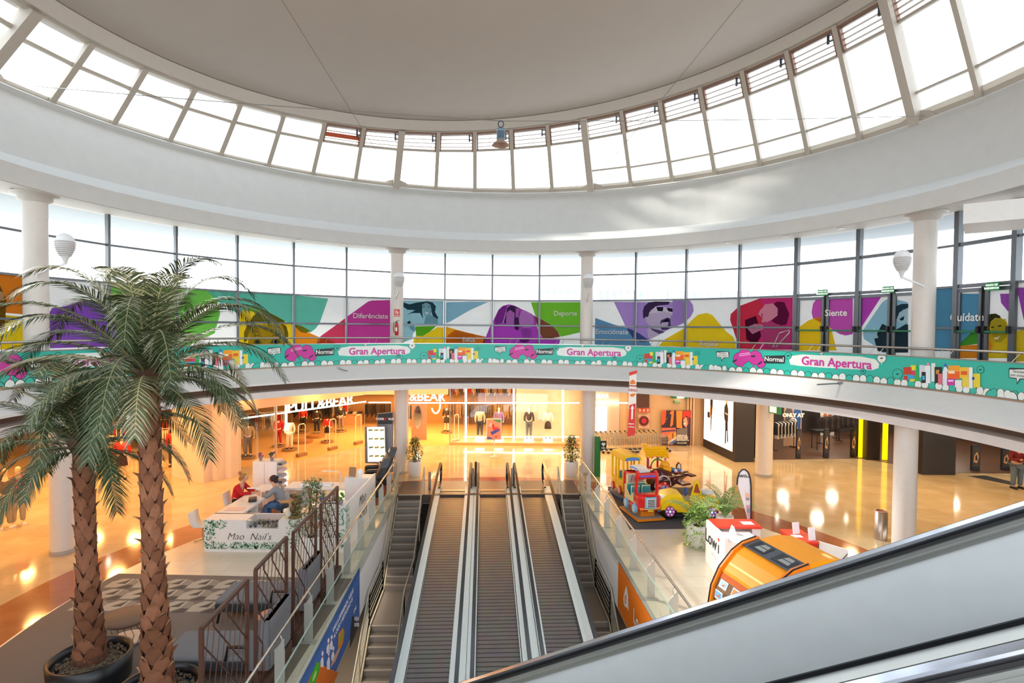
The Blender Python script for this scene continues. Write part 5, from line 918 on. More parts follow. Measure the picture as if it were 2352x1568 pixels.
# wifi pictogram on the left shop glazing
t = thing('glazed_shopfront', 'glazed panel of the left shop front with a wifi mark', 'shop front', at(560, 1090)); a, b = at(548, 1096), at(634, 1070); g = G(GLASS); g.quad(a, b, b+Vector((0, 0, 2.6)), a+Vector((0, 0, 2.6))); part('glazing', g, t, True)
g = G(M('#b9a898', .4, .4)); g.beam(b, b+Vector((0, 0, 2.6)), .07, .07); part('post', g, t, True)
g = G(M('#6a5a8a', .5)); c = at(622, 1062, .25)
for r in (.05, .11, .17):
    for i in range(6): a1, a2 = pi*.25+pi*.5*i/6, pi*.25+pi*.5*(i+1)/6; g.quad(*[c+Vector((rr*cos(aa), 0, rr*sin(aa))) for rr, aa in ((r, a1), (r+.03, a1), (r+.03, a2), (r, a2))])
part('wifi_mark', g, t, True)
# ---- the dark sportswear shop at the right
A2, B2 = at(1615, 1025), at(1688, 1061); Bx = at(1732, 1061)
t = thing('poster_lightbox', 'black kiosk block with a big white lightbox of two fashion figures', 'lightbox', A2); g = G(M('#2c2729', .5)); g.prism([A2, B2, Bx, Bx+Vector((.1, 3.2, 0)), A2+Vector((.6, .5, 0))], (0, 0, ZC)); part('block', g, t, True)
n_ = (B2-A2).normalized(); nn = Vector((n_.y, -n_.x, 0)); 
if nn.dot(-A2) < 0: nn = -nn
Lb = (B2-A2).length; LP = lambda u, z, d=0: A2+n_*(u*Lb)+Vector((0, 0, z))+nn*(.01+d)
g = G(M('#fdf3ee', .4, emit=.9, var=0)); g.quad(LP(.02, .42), LP(.93, .42), LP(.93, 3.0), LP(.02, 3.2)); part('lit_panel', g, t, True)
g = G(M('#d8ccc8', .5)); g.quad(LP(.47, .42, .004), LP(.475, .42, .004), LP(.475, 3.1, .004), LP(.47, 3.1, .004)); part('panel_seam', g, t, True)
def fig(u, z0, h, cols, nm):
    for c, pts in cols: g = G(M(c, .5)); g.quad(*[LP(u+x*h/Lb, z0+y*h, .008+.002*cols.index((c, pts))) for x, y in pts]); part(nm, g, t, True)
fig(.27, 1.0, 2.0, [('#2c2224', [(-.03, 0), (.0, 0), (.03, .35), (.07, .62), (-.04, .62), (-.03, .3)]), ('#d8a048', [(-.09, .28), (-.05, .3), (-.02, .5), (-.05, .62), (-.08, .5)]), ('#d8a048', [(.02, .35), (.05, .4), (.08, .6), (.04, .62)]), ('#2a2628', [(-.06, .6), (.07, .6), (.08, .8), (.03, .88), (-.03, .88), (-.07, .8)]), ('#e8b878', [(-.02, .88), (.02, .88), (.03, .95), (0, 1), (-.03, .95)]), ('#a86428', [(.02, .86), (.04, .9), (.02, 1.01), (-.02, 1.0), (.01, .96)]), ('#3a3234', [(-.2, .3), (-.08, .3), (-.08, .44), (-.2, .44)])], 'fashion_print')
fig(.74, .62, 2.25, [('#241f22', [(-.05, 0), (-.0, .03), (.01, .3), (.04, .28), (.05, .08), (.1, .05), (.07, .35), (.06, .55), (-.04, .55), (-.04, .3)]), ('#2e282c', [(-.07, .5), (.08, .5), (.08, .75), (.03, .86), (-.02, .86), (-.09, .78), (-.1, .6)]), ('#e8e4e4', [(-.05, .64), (.06, .62), (.06, .65), (-.05, .67)]), ('#e0a830', [(-.03, .86), (.03, .86), (.035, .96), (0, 1.0), (-.03, .96)])], 'fashion_print')
def slab(a, b, z1, th, m, name, label, cat, z0=0):
    g = G(m); a, b = Vector((a[0], a[1], 0)), Vector((b[0], b[1], 0)); g.beam(a+Vector((0, 0, (z0+z1)/2)), b+Vector((0, 0, (z0+z1)/2)), th, z1-z0); return solo(name, g, label, cat)
DKM = M('#2e2621', .4); YL = M('#ffd400', .5, emit=1.0, var=0)
a, b = at(1992, 1056), at(2020, 1056); g = G(DKM); g.box(a.x-.02, b.x, a.y, a.y+.9, 0, ZC); solo('dark_pillar', g, 'black-brown pillar between the two yellow light bars', 'pillar')
for x0, x1, y, lb in ((1973, 1982, 1050, 'left glowing yellow upright bar on the sportswear shop front'), (2028, 2038, 1055, 'right glowing yellow upright bar on the sportswear shop front')):
    a, b = at(x0, y+2), at(x1, y+2); g = G(YL); g.box(a.x, b.x, a.y, a.y+.08, .03, ZC); solo('yellow_light_bar', g, lb, 'light bar')
a, b = at(2118, 1090), at(2195, 1091); t = thing('dark_block', 'large black cube-shaped shop pillar right of the right-hand column', 'pillar', a); g = G(M('#221d1b', .45)); g.box(a.x, b.x, a.y, a.y+1.0, 0, ZC); part('block', g, t, True)
# interior
for x, y, L, cols, lb in ((1800, 1030, 1.6, ['#1c1c20', '#d8d0c8', '#2a2a30', '#e8e0d8'], 'rack of black and white tops left of the yellow bars, behind the nearest column'), (1905, 1015, 1.7, DK, 'long rack of black tracksuits beside the yellow bars'), (1940, 1004, 1.6, DK, 'second rack of black tracksuits next to the left yellow bar'), (1735, 1020, 1.0, ['#2a3a5a', '#8ab0c8', '#1c1c20'], 'rack of blue and black clothes beside the black kiosk block')):
    p = at(x, y, .013); rack(p.x, p.y, .013, L, .5, cols, lb, h=1.45, m='#2a2626')
for x, y, z, w_, h_, c, lb in ((1820, 1010, .9, .9, 1.9, '#c9a488', 'tall advertising panel with two figures in the sportswear shop'), (1900, 985, 1.0, .8, 1.6, '#e8ded8', 'white wall panel with a leg print at the back of the sportswear shop')):
    p = at(x, y+15); t = thing('shop_poster', lb, 'poster', p); g = G(M(c, .5)); g.box(p.x-w_/2, p.x+w_/2, p.y, p.y+.06, .013, .25+h_+.4); part('panel', g, t, True)
    if x == 1820:
        for dx, cc in ((-.22, '#5a5558'), (.22, '#2c5a9a')):
            g = G(M(cc, .6)); g.quad(*[Vector((p.x+dx+a_, p.y-.01, .7+b_)) for a_, b_ in ((-.14, 0), (-.03, 0), (0, .6), (.05, 0), (.16, 0), (.19, 1.1), (.1, 1.35), (-.1, 1.35), (-.2, 1.1))]); g.mat(M('#d8a888', .6)); g.quad(*[Vector((p.x+dx+.09*cos(k), p.y-.01, 2.16+.11*sin(k))) for k in [2*pi*i/10 for i in range(10)]]); part('figure_print', g, t, True)
        g = G(M('#f6f2ee', .5)); g.text('ONLY AT', .26, plane((p.x, p.y-.03, 1.62), (1, 0, 0), (0, 0, 1)), bold=.02); g.quad(*[Vector((p.x+.2*cos(k), p.y-.025, 1.3+.2*sin(k))) for k in [2*pi*i/20 for i in range(20)]]); g.mat(BLACK); g.text('JD', .2, plane((p.x, p.y-.035, 1.3), (1, 0, 0), (0, 0, 1)), bold=.005); part('lettering', g, t, True)
    else:
        g = G(M('#c8703a', .6)); 
        for dx in (-.15, .12): g.quad(*[Vector((p.x+dx+a_, p.y-.01, .5+b_)) for a_, b_ in ((-.06, 0), (.08, 0), (.1, 1.0), (-.1, 1.0))])
        g.mat(M('#2a2426', .6)); g.quad(*[Vector((p.x+a_, p.y-.012, 1.45+b_)) for a_, b_ in ((-.28, 0), (.28, 0), (.25, .3), (-.25, .3))]); part('figure_print', g, t, True)
def jgate(x, y0, y1, w_, lb, c='#3a3028'):
    p = at(x, y1); t = thing('display_gate', lb, 'security gate', p); h = atd(x, y0, p.y).z; g = G(BLACK); g.box(p.x-w_/2, p.x+w_/2, p.y, p.y+.08, 0, h); part('frame', g, t, True)
    g = G(M(c, .35), M('#c8a070', .5), M('#1c1c1e', .5)); g.quad(*[Vector((p.x+a_*w_, p.y-.006, b_*h)) for a_, b_ in ((-.38, .16), (.38, .16), (.38, .94), (-.38, .94))]); g.mat(g.mats[1]); g.quad(*[Vector((p.x+a_*w_, p.y-.010, b_*h)) for a_, b_ in ((-.3, .35), (.1, .3), (.32, .55), (.1, .75), (-.25, .6))]); g.mat(g.mats[2]); g.quad(*[Vector((p.x+a_*w_, p.y-.013, b_*h)) for a_, b_ in ((-.1, .4), (.15, .42), (.1, .62), (-.12, .6))]); part('picture', g, t, True)
for x, y0, y1, w_, lb in ((1834, 985, 1053, .2, 'picture-covered security gate nearest the green exit sign in the sportswear entrance'), (1898, 985, 1051, .24, 'picture-covered security gate in the middle of the sportswear entrance'), (1960, 985, 1050, .24, 'picture-covered security gate left of the yellow bars'), (2241, 1022, 1081, .36, 'picture-covered security gate right of the large black pillar'), (2310, 1030, 1080, .36, 'picture-covered security gate behind the person in dark red')): jgate(x, y0, y1, w_, lb)
p = at(1884, 1032); t = thing('bar_table', 'black high table with thin legs inside the sportswear shop', 'table', p); g = G(BLACK); g.box(p.x-.35, p.x+.35, p.y-.3, p.y+.3, .92, 1.0); part('top', g, t, True)
for dx in (-.3, .3):
    for dy in (-.25, .25): g = G(BLACK); g.beam(p+Vector((dx, dy, .012)), p+Vector((dx, dy, .92)), .03, .03); part('leg', g, t, True)
t = thing('exit_sign', 'green exit sign hanging beside the column before the sportswear shop', 'exit sign', atd(1777, 942, 22.4)); c = atd(1777, 940, 22.4); dx = (atd(1791, 948, 22.0)-atd(1761, 934, 22.6)); dx.z = 0; dx.normalize()
g = G(M('#1f7a46', .4, emit=.3)); g.beam(c-dx*.34, c+dx*.34, .08, .32); g.tube([c+Vector((0, 0, .15)), c+Vector((0, 0, 1.2))], .012, 6); part('housing', g, t, True)
g = G(M('#e8f0d8', .4, emit=.7, var=0)); nrm = dx.cross(Vector((0, 0, 1))); g.quad(*[c+dx*a_+Vector((0, 0, b_))+nrm*.045 for a_, b_ in ((-.16, -.12), (.18, -.12), (.18, .12), (-.16, .12))]); part('lit_panel', g, t, True)
g = G(M('#1c1a1c', .3)); a, b = at(2222, 1093), at(2322, 1112); g.prism([a, at(2262, 1092), at(2335, 1109), at(2325, 1114)], (0, 0, .012)); solo('doormat', g, 'dark doormat strip on the floor before the person in dark red', 'mat')
# person in dark red at the right edge
p = at(2334, 1121)
t = thing('person', 'person in a dark red top and blue jeans standing at the right edge', 'person', p); N = {'pel': (0, 0, .95, .14), 'wst': (0, 0, 1.12, .14), 'chs': (0, 0, 1.34, .15), 'nk': (0, 0, 1.5, .055), 'hd': (0, -.04, 1.66, .095), 'tp': (0, -.03, 1.76, .07)}
E = [('pel', 'wst'), ('wst', 'chs'), ('chs', 'nk'), ('nk', 'hd'), ('hd', 'tp')]
for sd, k in ((-1, 'l'), (1, 'r')):
    N.update({k+'hp': (.11*sd, 0, .86, .10), k+'kn': (.13*sd, -.02, .48, .065), k+'an': (.14*sd, 0, .09, .045), k+'ft': (.16*sd, -.16, .04, .04), k+'sh': (.21*sd, 0, 1.42, .07), k+'el': (.30*sd, -.05, 1.14, .05), k+'wr': (.12*sd, -.28, 1.16, .032), k+'ha': (.05*sd, -.32, 1.18, .038)})
    E += [('pel', k+'hp'), (k+'hp', k+'kn'), (k+'kn', k+'an'), (k+'an', k+'ft'), ('chs', k+'sh'), (k+'sh', k+'el'), (k+'el', k+'wr'), (k+'wr', k+'ha')]
def cloth(ks, gr, m, nm): skin(nm, {k: (*N[k][:3], N[k][3]+gr) for k in N if k in ks}, [e for e in E if set(e) <= ks], m, t)
skin('body', N, E, M('#c89878', .6), t); cloth({'pel', 'wst', 'chs', 'lsh', 'rsh', 'lel', 'rel', 'lwr', 'rwr'}, .025, M('#6a1420', .85), 'jumper'); cloth({'pel', 'lhp', 'rhp', 'lkn', 'rkn', 'lan', 'ran'}, .028, M('#5a6a7c', .85), 'jeans')
g = G(M('#1a1618', .6)); g.ball((0, -.0, 1.74), .11, 12, (1, 1.05, .8)); part('hair', g, t)
g = G(BLACK)
for sd in (-1, 1): g.cbox((.15*sd, -.07, .045), (.11, .30, .09), 0, .025)
part('shoes', g, t); g = G(M('#1c1c20', .3)); g.cbox((0, -.37, 1.20), (.16, .02, .08), 0); part('phone', g, t)
# ================================================================ things standing on the ground floor
GRN_ = [M('#2f5a2c', .55, var=.2), M('#3c6b34', .5, var=.2), M('#4b7a3c', .5, var=.2)]
def ficus(x, y, h, label, pot='white', seed=1, col=None, potr=.29, poth=.62, spread=.5, trail=False, n=1200):
    r = random.Random(seed); t = thing('potted_ficus' if not trail else 'potted_ivy', label, 'potted plant', (x, y, 0))
    g = G(M('#e4e2de', .35)); g.lathe([(potr*.72, 0), (potr*.95, .12), (potr, poth*.5), (potr*.95, poth*.9), (potr*.92, poth), (potr*.82, poth), (potr*.80, poth-.05)], n=28); pot_ = part('pot', g, t)
    g = G(M('#3a2e24', .9)); g.lathe([(potr*.8, poth-.06), (.01, poth-.04)], n=20); part('soil', g, pot_)
    g = G(M('#6b543c', .8))
    for k in range(3): a = k*2.1; g.tube([(.05*cos(a), .05*sin(a), poth-.05), (.08*cos(a+1), .08*sin(a+1), poth+(h-poth)*.4), (.12*cos(a), .12*sin(a), poth+(h-poth)*.8)], .018, 6)
    part('stem', g, t)
    g = G(*(col or GRN_)); ms = list(g.mats)
    for i in range(n):
        z = poth+(h-poth)*(.08+.92*r.random()); k = (z-poth)/(h-poth); R_ = spread*(.55+.45*sin(pi*min(1, k*1.15)))*(1-.45*k)*sqrt(r.random())
        if trail and r.random() < .45: z = poth+.1-r.random()*.75; R_ = potr*(1.0+.12*r.random())
        a = r.random()*2*pi; c = Vector((R_*cos(a), R_*sin(a), z)); d = Vector((cos(a+r.uniform(-1, 1)), sin(a+r.uniform(-1, 1)), r.uniform(-.9, .5))).normalized(); s_ = d.cross(Vector((0, 0, 1))).normalized(); L = r.uniform(.05, .095)*(1.25 if trail else 1); g.mat(ms[i % len(ms)])
        n_ = d.cross(s_)*L*.12; g.add([c, c+d*L*.5+s_*L*.3+n_, c+d*L, c+d*L*.5-s_*L*.3+n_], [(0, 1, 2), (0, 2, 3)])
    part('foliage', g, t); return t
p = at(950, 1096); ficus(p.x, p.y+.2, 1.55, 'small ficus in a white pot beside the directory column', seed=3, spread=.40)
p = at(1313, 1096); ficus(p.x, p.y+.2, 1.65, 'small ficus in a white pot left of the defibrillator post', seed=5, spread=.42)
p = at(711, 1302); ficus(p.x, p.y+.2, 2.15, 'tall variegated ficus in a white pot behind the metal screens', seed=8, spread=.62, col=[M('#3f5f34', .5, var=.2), M('#8a9a68', .5, var=.2), M('#4f7040', .5), M('#3a5630', .5), M('#5f7f46', .5), M('#a8683a', .5)], potr=.30, poth=.75, n=1300)
p = at(1606, 1256); ficus(p.x, p.y+.1, 1.15, 'pale green trailing ivy in a white pot left of the white counter', seed=11, spread=.45, col=[M('#8fb848', .5, var=.2), M('#b4cc6a', .5), M('#6f9a3a', .5)], trail=True, n=620, potr=.33, poth=.62)
def frond(g, base, az, el, L, droop, r, n=34, leaf=.34, mats=None, vee=.55):
    d = Vector((cos(az)*cos(el), sin(az)*cos(el), sin(el))); p = Vector(base); pts = [p.copy()]; st = L/n
    side0 = Vector((-sin(az), cos(az), 0)); twist = r.uniform(-.5, .5)
    dirs = [d.copy()]
    for i in range(n):
        d = (d+Vector((0, 0, -droop*(.3+1.4*i/n)/n))).normalized(); p = p+d*st; pts.append(p.copy()); dirs.append(d.copy())
    g.mat(mats[2]); g.tube(pts, [.016*(1-i/(n+3)) for i in range(n+1)], 5)
    for i in range(2, n+1):
        k = i/n; ll = leaf*(1-abs(k-.42)**1.6*1.5)*(.8 if k < .15 else 1)
        if ll < .05: ll = .06
        dd = dirs[i]; s_ = side0; nn = s_.cross(dd).normalized()
        for sg in (-1, 1):
            for rep in (0, 1):
                b = pts[i]-dd*st*.5*rep; q = (s_*sg*(.72+r.uniform(-.1, .1))+dd*(.75+r.uniform(-.1, .15))+nn*(vee*(1-k*.4))*-1*(-1 if nn.z < 0 else 1)*-.5+Vector((0, 0, -.25))).normalized()
                w_ = dd.cross(q).normalized().cross(q).normalized()*.012; w_ = dd*.0095
                tip = b+q*ll+Vector((0, 0, -ll*.18)); mid = b+q*ll*.5
                g.mat(mats[0] if (i+rep) % 3 else mats[1]); g.add([b-w_, b+w_, mid+w_*1.3, tip, mid-w_*1.3], [(0, 1, 2, 4), (4, 2, 3)])
PM = [M('#2d3b20', .6, var=.3, spec=.3), M('#566040', .55, var=.2, spec=.4), M('#807c56', .5)]; PMD = [M('#5a6242', .5, var=.2), M('#b3a983', .5, var=.2), M('#b5a878', .5)]
def palm(base, top, crown_r, label, seed, nf, potr, poth):
    r = random.Random(seed); base = Vector(base); top = Vector(top); t = thing('potted_palm', label, 'palm', base)
    g = G(BLACK); g.lathe([(potr*.82, 0), (potr*.96, .08), (potr, poth), (potr-.05, poth), (potr-.07, poth-.12)], base, 40); pl_ = part('planter', g, t, True)
    g = G(M('#6a5a48', .95, bump=1, sc_=60, var=.4)); g.lathe([(potr-.06, poth-.14), (.01, poth-.06)], base, 28)
    for i in range(260):
        a, rr = r.random()*6.28, (potr-.1)*sqrt(r.random()); g.ball((base.x+rr*cos(a), base.y+rr*sin(a), base.z+poth-.09), r.uniform(.015, .03), 5)
    part('bark_chips', g, pl_, True, kind='stuff')
    z0 = Vector((base.x, base.y, base.z+poth-.15)); H = (top-z0).length; g = G(M('#5b3a2b', .9, bump=.8, sc_=14, var=.3))
    P = [z0.lerp(top, i/24) for i in range(25)]; g.tube(P, [.19-.085*min(1, i/10)+(.05 if i < 2 else 0) for i in range(25)], 16); tk_ = part('trunk', g, t, True)
    bm_ = [M('#8a5a3f', .85, var=.25), M('#74482f', .85, var=.25), M('#b08a62', .8, var=.2)]; g = G(*bm_); row = 0; z = .06
    while z < H:
        k = z/H; rad = .20-.085*min(1, k*2.2); c = z0.lerp(top, k); nb = 5
        for j in range(nb):
            a = 2*pi*(j+.5*(row % 2))/nb+r.uniform(-.1, .1); o = Vector((cos(a), sin(a), 0)); s_ = Vector((-sin(a), cos(a), 0)); w_ = rad*.80; hh = r.uniform(.19, .25); out = r.uniform(.01, .05)+(.07 if r.random() < .2 else 0)
            g.mat(bm_[0] if r.random() < .6 else bm_[1])
            b0 = c+o*(rad-.005)
            v = [b0-s_*w_+Vector((0, 0, -hh*.3)), b0+o*.03+Vector((0, 0, -hh*.6)), b0+s_*w_+Vector((0, 0, -hh*.3)), b0+s_*w_*.62+o*(.025+out*.2)+Vector((0, 0, hh*.42)), b0+o*(.02+out*.9)+Vector((0, 0, hh*.72)), b0-s_*w_*.62+o*(.025+out*.2)+Vector((0, 0, hh*.42)), b0+Vector((0, 0, hh*.5))]
            g.add(v, [(0, 1, 5), (1, 3, 5), (1, 2, 3), (5, 3, 4), (3, 2, 6), (0, 5, 6), (4, 3, 6), (5, 4, 6)])
            if r.random() < .3: g.mat(bm_[2]); g.add([v[3], v[4], v[5], v[4]+o*.04+Vector((0, 0, .012))], [(0, 1, 3), (1, 2, 3)])
        z += .165; row += 1
    part('leaf_bases', g, tk_, True)
    g = G(M('#4a3020', .95, var=.3)); g.lathe([(.13, -.25), (.21, -.05), (.17, .12), (.05, .3)], top, 14); part('crown_core', g, t, True)
    ga = 2.399963
    for i in range(nf):
        k = i/(nf-1); el = 1.45-1.45*k; az = i*ga+r.uniform(-.2, .2); L = crown_r*(.72+.38*sin(pi*min(1, k*1.1+.12)))*r.uniform(.9, 1.08)
        g = G(*PM, *PMD); frond(g, top+Vector((.10*cos(az), .10*sin(az), .12-.3*k)), az, el, L, 1.8+1.2*(1-k)+r.uniform(-.4, .5), r, mats=PMD if r.random() < .22 else PM, leaf=crown_r*.21)
        part('frond', g, t, True)
p1_ = atd(208, 1568, 9.15); palm((p1_.x, 9.15, 0), atd(190, 1010, 9.1), 2.1, 'shorter palm in a round black planter, left of the two', 21, 30, .60, .5)
p2_ = atd(362, 1568, 8.45); palm((p2_.x, 8.45, 0), atd(338, 850, 8.3), 2.35, 'taller palm in a round black planter, right of the two', 33, 40, .60, .45)
IVY = [o for o in COL.objects if o.name.startswith('potted_ivy')][0]; _r = random.Random(12)
for i in range(9): g = G(M('#5f8a3c', .5, var=.2), M('#a3bd7a', .5, var=.2), M('#9aa86a', .5)); frond(g, (0, 0, .6), i*2.4+.5, _r.uniform(.85, 1.35), _r.uniform(1.0, 1.35), 1.9, _r, n=14, leaf=.26, mats=list(g.mats)); part('palm_frond', g, IVY)
def smallpalm(x, y, z0, h, label, seed, potr=.26, poth=.5, n=9, name='potted_areca'):
    r = random.Random(seed); t = thing(name, label, 'potted plant', (x, y, z0)); g = G(M('#ebe8e2', .35)); g.lathe([(potr*.75, 0), (potr, poth*.6), (potr*.96, poth), (potr*.85, poth), (potr*.8, poth-.06)], n=26); part('pot', g, t)
    g = G(M('#3a2e24', .9)); g.lathe([(potr*.8, poth-.07), (.01, poth-.06)], n=16); part('soil', g, t)
    gm = [M('#5f8a3c', .5, var=.2), M('#86a85a', .5, var=.2), M('#9aa86a', .5)]
    for i in range(n):
        g = G(*gm); frond(g, (0, 0, poth-.05), i*2.4, r.uniform(.95, 1.45), h*r.uniform(.75, 1.1), 1.5, r, n=12, leaf=h*.22, mats=gm); part('frond', g, t)
p = at(1664, 1222); smallpalm(p.x, p.y, 0, 1.15, 'young areca palm in a white pot between the yellow car ride and the feather flag', 4)
q = pol(11.9, tc_[1]+.0, 4.55); q = Vector((atd(912, 800, 22.9).x, 22.6, 4.55)); q = pol(11.9, tc_[1]+.012, 4.55); smallpalm(q.x, q.y, 4.55, .8, 'small palm on the gallery below the fire extinguisher', 9, .2, .35, 12)
# ---------------------------------------------------------------- nail bar
WHT = M('#e9e5e3', .35); X0, X1, X2, Y0, Y1 = -8.12, -5.15, -4.37, 14.66, 17.5
LEAFG = [M('#4f9a6a', .5), M('#79b58c', .5), M('#2f7a56', .5), M('#a9cfae', .5)]
def sprigs(g, n, box, f, r):
    for i in range(n):
        x = r.uniform(box[0], box[1]); z = r.uniform(box[2], box[3]); a = r.uniform(0, 6.28); L = r.uniform(.04, .08); g.mat(LEAFG[i % 4])
        g.add([f(x, z, .004), f(x+L*.5*cos(a)-L*.2*sin(a), z+L*.5*sin(a)+L*.2*cos(a), .004), f(x+L*cos(a), z+L*sin(a), .004), f(x+L*.5*cos(a)+L*.2*sin(a), z+L*.5*sin(a)-L*.2*cos(a), .004)], [(0, 1, 2, 3)])
r_ = random.Random(5)
t = thing('nail_bar_counter', 'white nail bar front counter with green leaf print and black script', 'counter', ((X0+X1)/2, Y0, 0))
g = G(WHT); g.box(X0, X1-.35, Y0, Y0+.55, .0, .62); g.box(X0, -7.0, Y0, Y0+.55, .62, .84); g.box(-6.15, X1-.35, Y0, Y0+.55, .62, .84); g.box(X0-.0, X1-.35, Y0+.5, Y0+.58, .62, .84); g.box(X0+.05, X1-.4, Y0-.03, Y0, .0, .07); part('body', g, t, True)
g = G(GLASS); g.quad((-7.0, Y0, .62), (-6.15, Y0, .62), (-6.15, Y0, .84), (-7.0, Y0, .84)); g.quad((-7.0, Y0, .845), (-6.15, Y0, .845), (-6.15, Y0+.5, .845), (-7.0, Y0+.5, .845)); part('glass_case', g, t, True)
g = G(M('#8a8076', .6), M('#4a4440', .6), M('#b0a490', .6))
for i in range(70): g.mat(g.mats[i % 3]); x = r_.uniform(-6.95, -6.2); y = r_.uniform(Y0+.04, Y0+.4); g.box(x, x+.04, y, y+.04, .625, r_.uniform(.66, .75))
part('display_stock', g, t, True, kind='stuff')
g = G(*LEAFG); f = lambda x, z, d: Vector((x, Y0-.006-d, z))
sprigs(g, 150, (X0+.02, X0+.28, .08, .82), f, r_); sprigs(g, 60, (X0+.2, X0+.6, .62, .82), f, r_); sprigs(g, 60, (X0+.2, X0+.6, .06, .22), f, r_); sprigs(g, 260, (X0+.7, X1-.9, .06, .24), f, r_); sprigs(g, 120, (X1-.75, X1-.40, .1, .82), f, r_); part('leaf_print', g, t, True)
g = G(M('#2a2526', .5)); g.text("Mao  Nail's", .26, plane((-6.93, Y0-.012, .40), (1, 0, 0), (0, 0, 1)), shear=.35, bold=-.004); part('lettering', g, t, True)
t = thing('nail_table', 'long white manicure table running back from the nail bar front', 'table', (X0+.2, 16.2, 0)); g = G(WHT); g.box(X0, X0+.72, Y0+.6, 18.1, .76, .82); part('top', g, t, True)
g = G(WHT); g.box(X0+.02, X0+.06, Y0+.6, 18.0, 0, .76); g.box(X0+.5, X0+.7, 16.2, 16.26, 0, .76); part('side_panel', g, t, True)
for y in (15.5, 16.4):
    g = G(WHT); g.box(X0+.1, X0+.55, y, y+.6, .35, .4); part('shelf', g, t, True)
t = thing('back_desk', 'white desk along the rear of the nail bar', 'desk', (-6.3, 18, 0)); g = G(WHT); g.box(-7.2, -5.1, 17.55, 18.3, .80, .86); part('top', g, t, True)
for x in (-7.15, -5.75, -5.2): g = G(WHT); g.box(x, x+.08, 17.6, 18.25, 0, .80); part('side_panel', g, t, True)
g = G(WHT); g.box(-7.07, -5.75, 17.62, 18.2, .55, .58); part('shelf', g, t, True)
t = thing('tall_cabinet', 'tall white cabinet behind the manicure table with an open shelf side', 'cabinet', (-8.0, 18.6, 0)); g = G(WHT); g.box(-8.55, -7.75, 18.35, 18.85, 0, 1.5); part('body', g, t, True)
g = G(M('#f2efee', .35)); g.box(-8.53, -8.16, 18.33, 18.35, .05, 1.46); part('door', g, t, True); g = G(M('#f2efee', .35)); g.box(-8.14, -7.77, 18.33, 18.35, .05, 1.46); part('door', g, t, True)
for i in range(6):
    g = G(WHT); g.box(-7.75, -7.55, 18.35, 18.8, .35+i*.2, .37+i*.2); part('shelf', g, t, True)
for i, c in enumerate(['#3a3038', '#c88a9a', '#5a4a6a', '#8a9ab0', '#d8b0b8', '#4a4448']):
    g = G(M(c, .5), M('#e8e0dc', .5)); 
    for k in range(7): g.mat(g.mats[k % 2]); g.cbox((-7.65, 18.4+k*.055, .405+i*.2), (.12, .04, .07))
    solo('polish_bottles', g, 'row of small %s nail polish bottles on the cabinet shelf, %s from the bottom' % (['black', 'pink', 'violet', 'blue-grey', 'pale pink', 'dark grey'][i], ['lowest', 'second', 'third', 'fourth', 'fifth', 'topmost'][i]), 'nail polish', 'rows of nail polish on the cabinet side')
t = thing('side_counter', 'white right-hand nail bar counter with black script and leaf print', 'counter', (X2-.4, 16, 0)); g = G(WHT)
g.box(X2-.04, X2, Y0, Y1+.4, 0, 1.27); g.box(X2-.85, X2-.04, Y0, Y0+.5, 0, 1.22); g.box(X2-.85, X2-.04, Y1-.1, Y1+.4, 0, 1.24); g.box(X2-.85, X2-.04, Y0+.5, Y1-.1, 0, .55); part('body', g, t, True)
g = G(M('#2a2526', .5)); g.text('Mao', .42, plane((X2+.012, 16.3, .92), (0, 1, 0), (0, 0, 1)), shear=.35, bold=-.004); g.text("Nail's", .42, plane((X2+.012, 16.35, .50), (0, 1, 0), (0, 0, 1)), shear=.35, bold=-.004)
g.text('Mao', .30, plane((X2-.50, Y0-.012, .78), (1, 0, 0), (0, 0, 1)), shear=.35, bold=-.003); g.text("Nail's", .30, plane((X2-.46, Y0-.012, .48), (1, 0, 0), (0, 0, 1)), shear=.35, bold=-.003); part('lettering', g, t, True)
g = G(*LEAFG); f = lambda y, z, d: Vector((X2+.004+d, y, z)); sprigs(g, 150, (Y0+.02, Y0+.35, .05, 1.24), f, r_); sprigs(g, 60, (Y1-.1, Y1+.35, .05, .9), f, r_); f = lambda x, z, d: Vector((x, Y0-.004-d, z)); sprigs(g, 90, (X2-.18, X2-.02, .05, 1.18), f, r_); part('leaf_print', g, t, True)
def px_on(x, y, z): p = at(x, y, z); return p
# small things on the nail bar
def flowerpot(x, y, z, col, lb):
    t = thing('flower_pot', lb, 'flower pot', (x, y, z)); g = G(M('#8a8488', .4)); g.lathe([(.045, 0), (.065, .13)], n=12); part('pot', g, t); g = G(M(col, .6), M('#3f6a3a', .6)); q = random.Random(int(x*100) % 97)
    for i in range(16): g.mat(g.mats[i % 2]); g.ball((q.uniform(-.07, .07), q.uniform(-.07, .07), .17+q.uniform(-.02, .12)), .03, 6)
    part('flowers', g, t)
flowerpot(-8.35, 18.5, 1.501, '#a84a8a', 'pink flowers in a grey pot at the left of the tall cabinet'); flowerpot(-7.95, 18.45, 1.501, '#5a3a5a', 'dark flowers in a grey pot at the right of the tall cabinet')
flowerpot(-5.05, Y0+.2, 1.221, '#7a3aa0', 'purple flower on the front end of the side counter'); flowerpot(-4.55, Y0+.2, 1.221, '#6ab82a', 'bright green plant in a white pot on the side counter')
g = G(M('#c9e64a', .3), M('#f0f4e0', .3)); p = (-6.02, Y0+.25, .845); g.lathe([(.05, 0), (.055, .12), (.02, .15)], p, 12); g.mat(g.mats[1]); g.lathe([(.018, .15), (.018, .2)], p, 8); solo('spray_bottle', g, 'lime green bottle on the nail bar beside the carved figure', 'bottle')
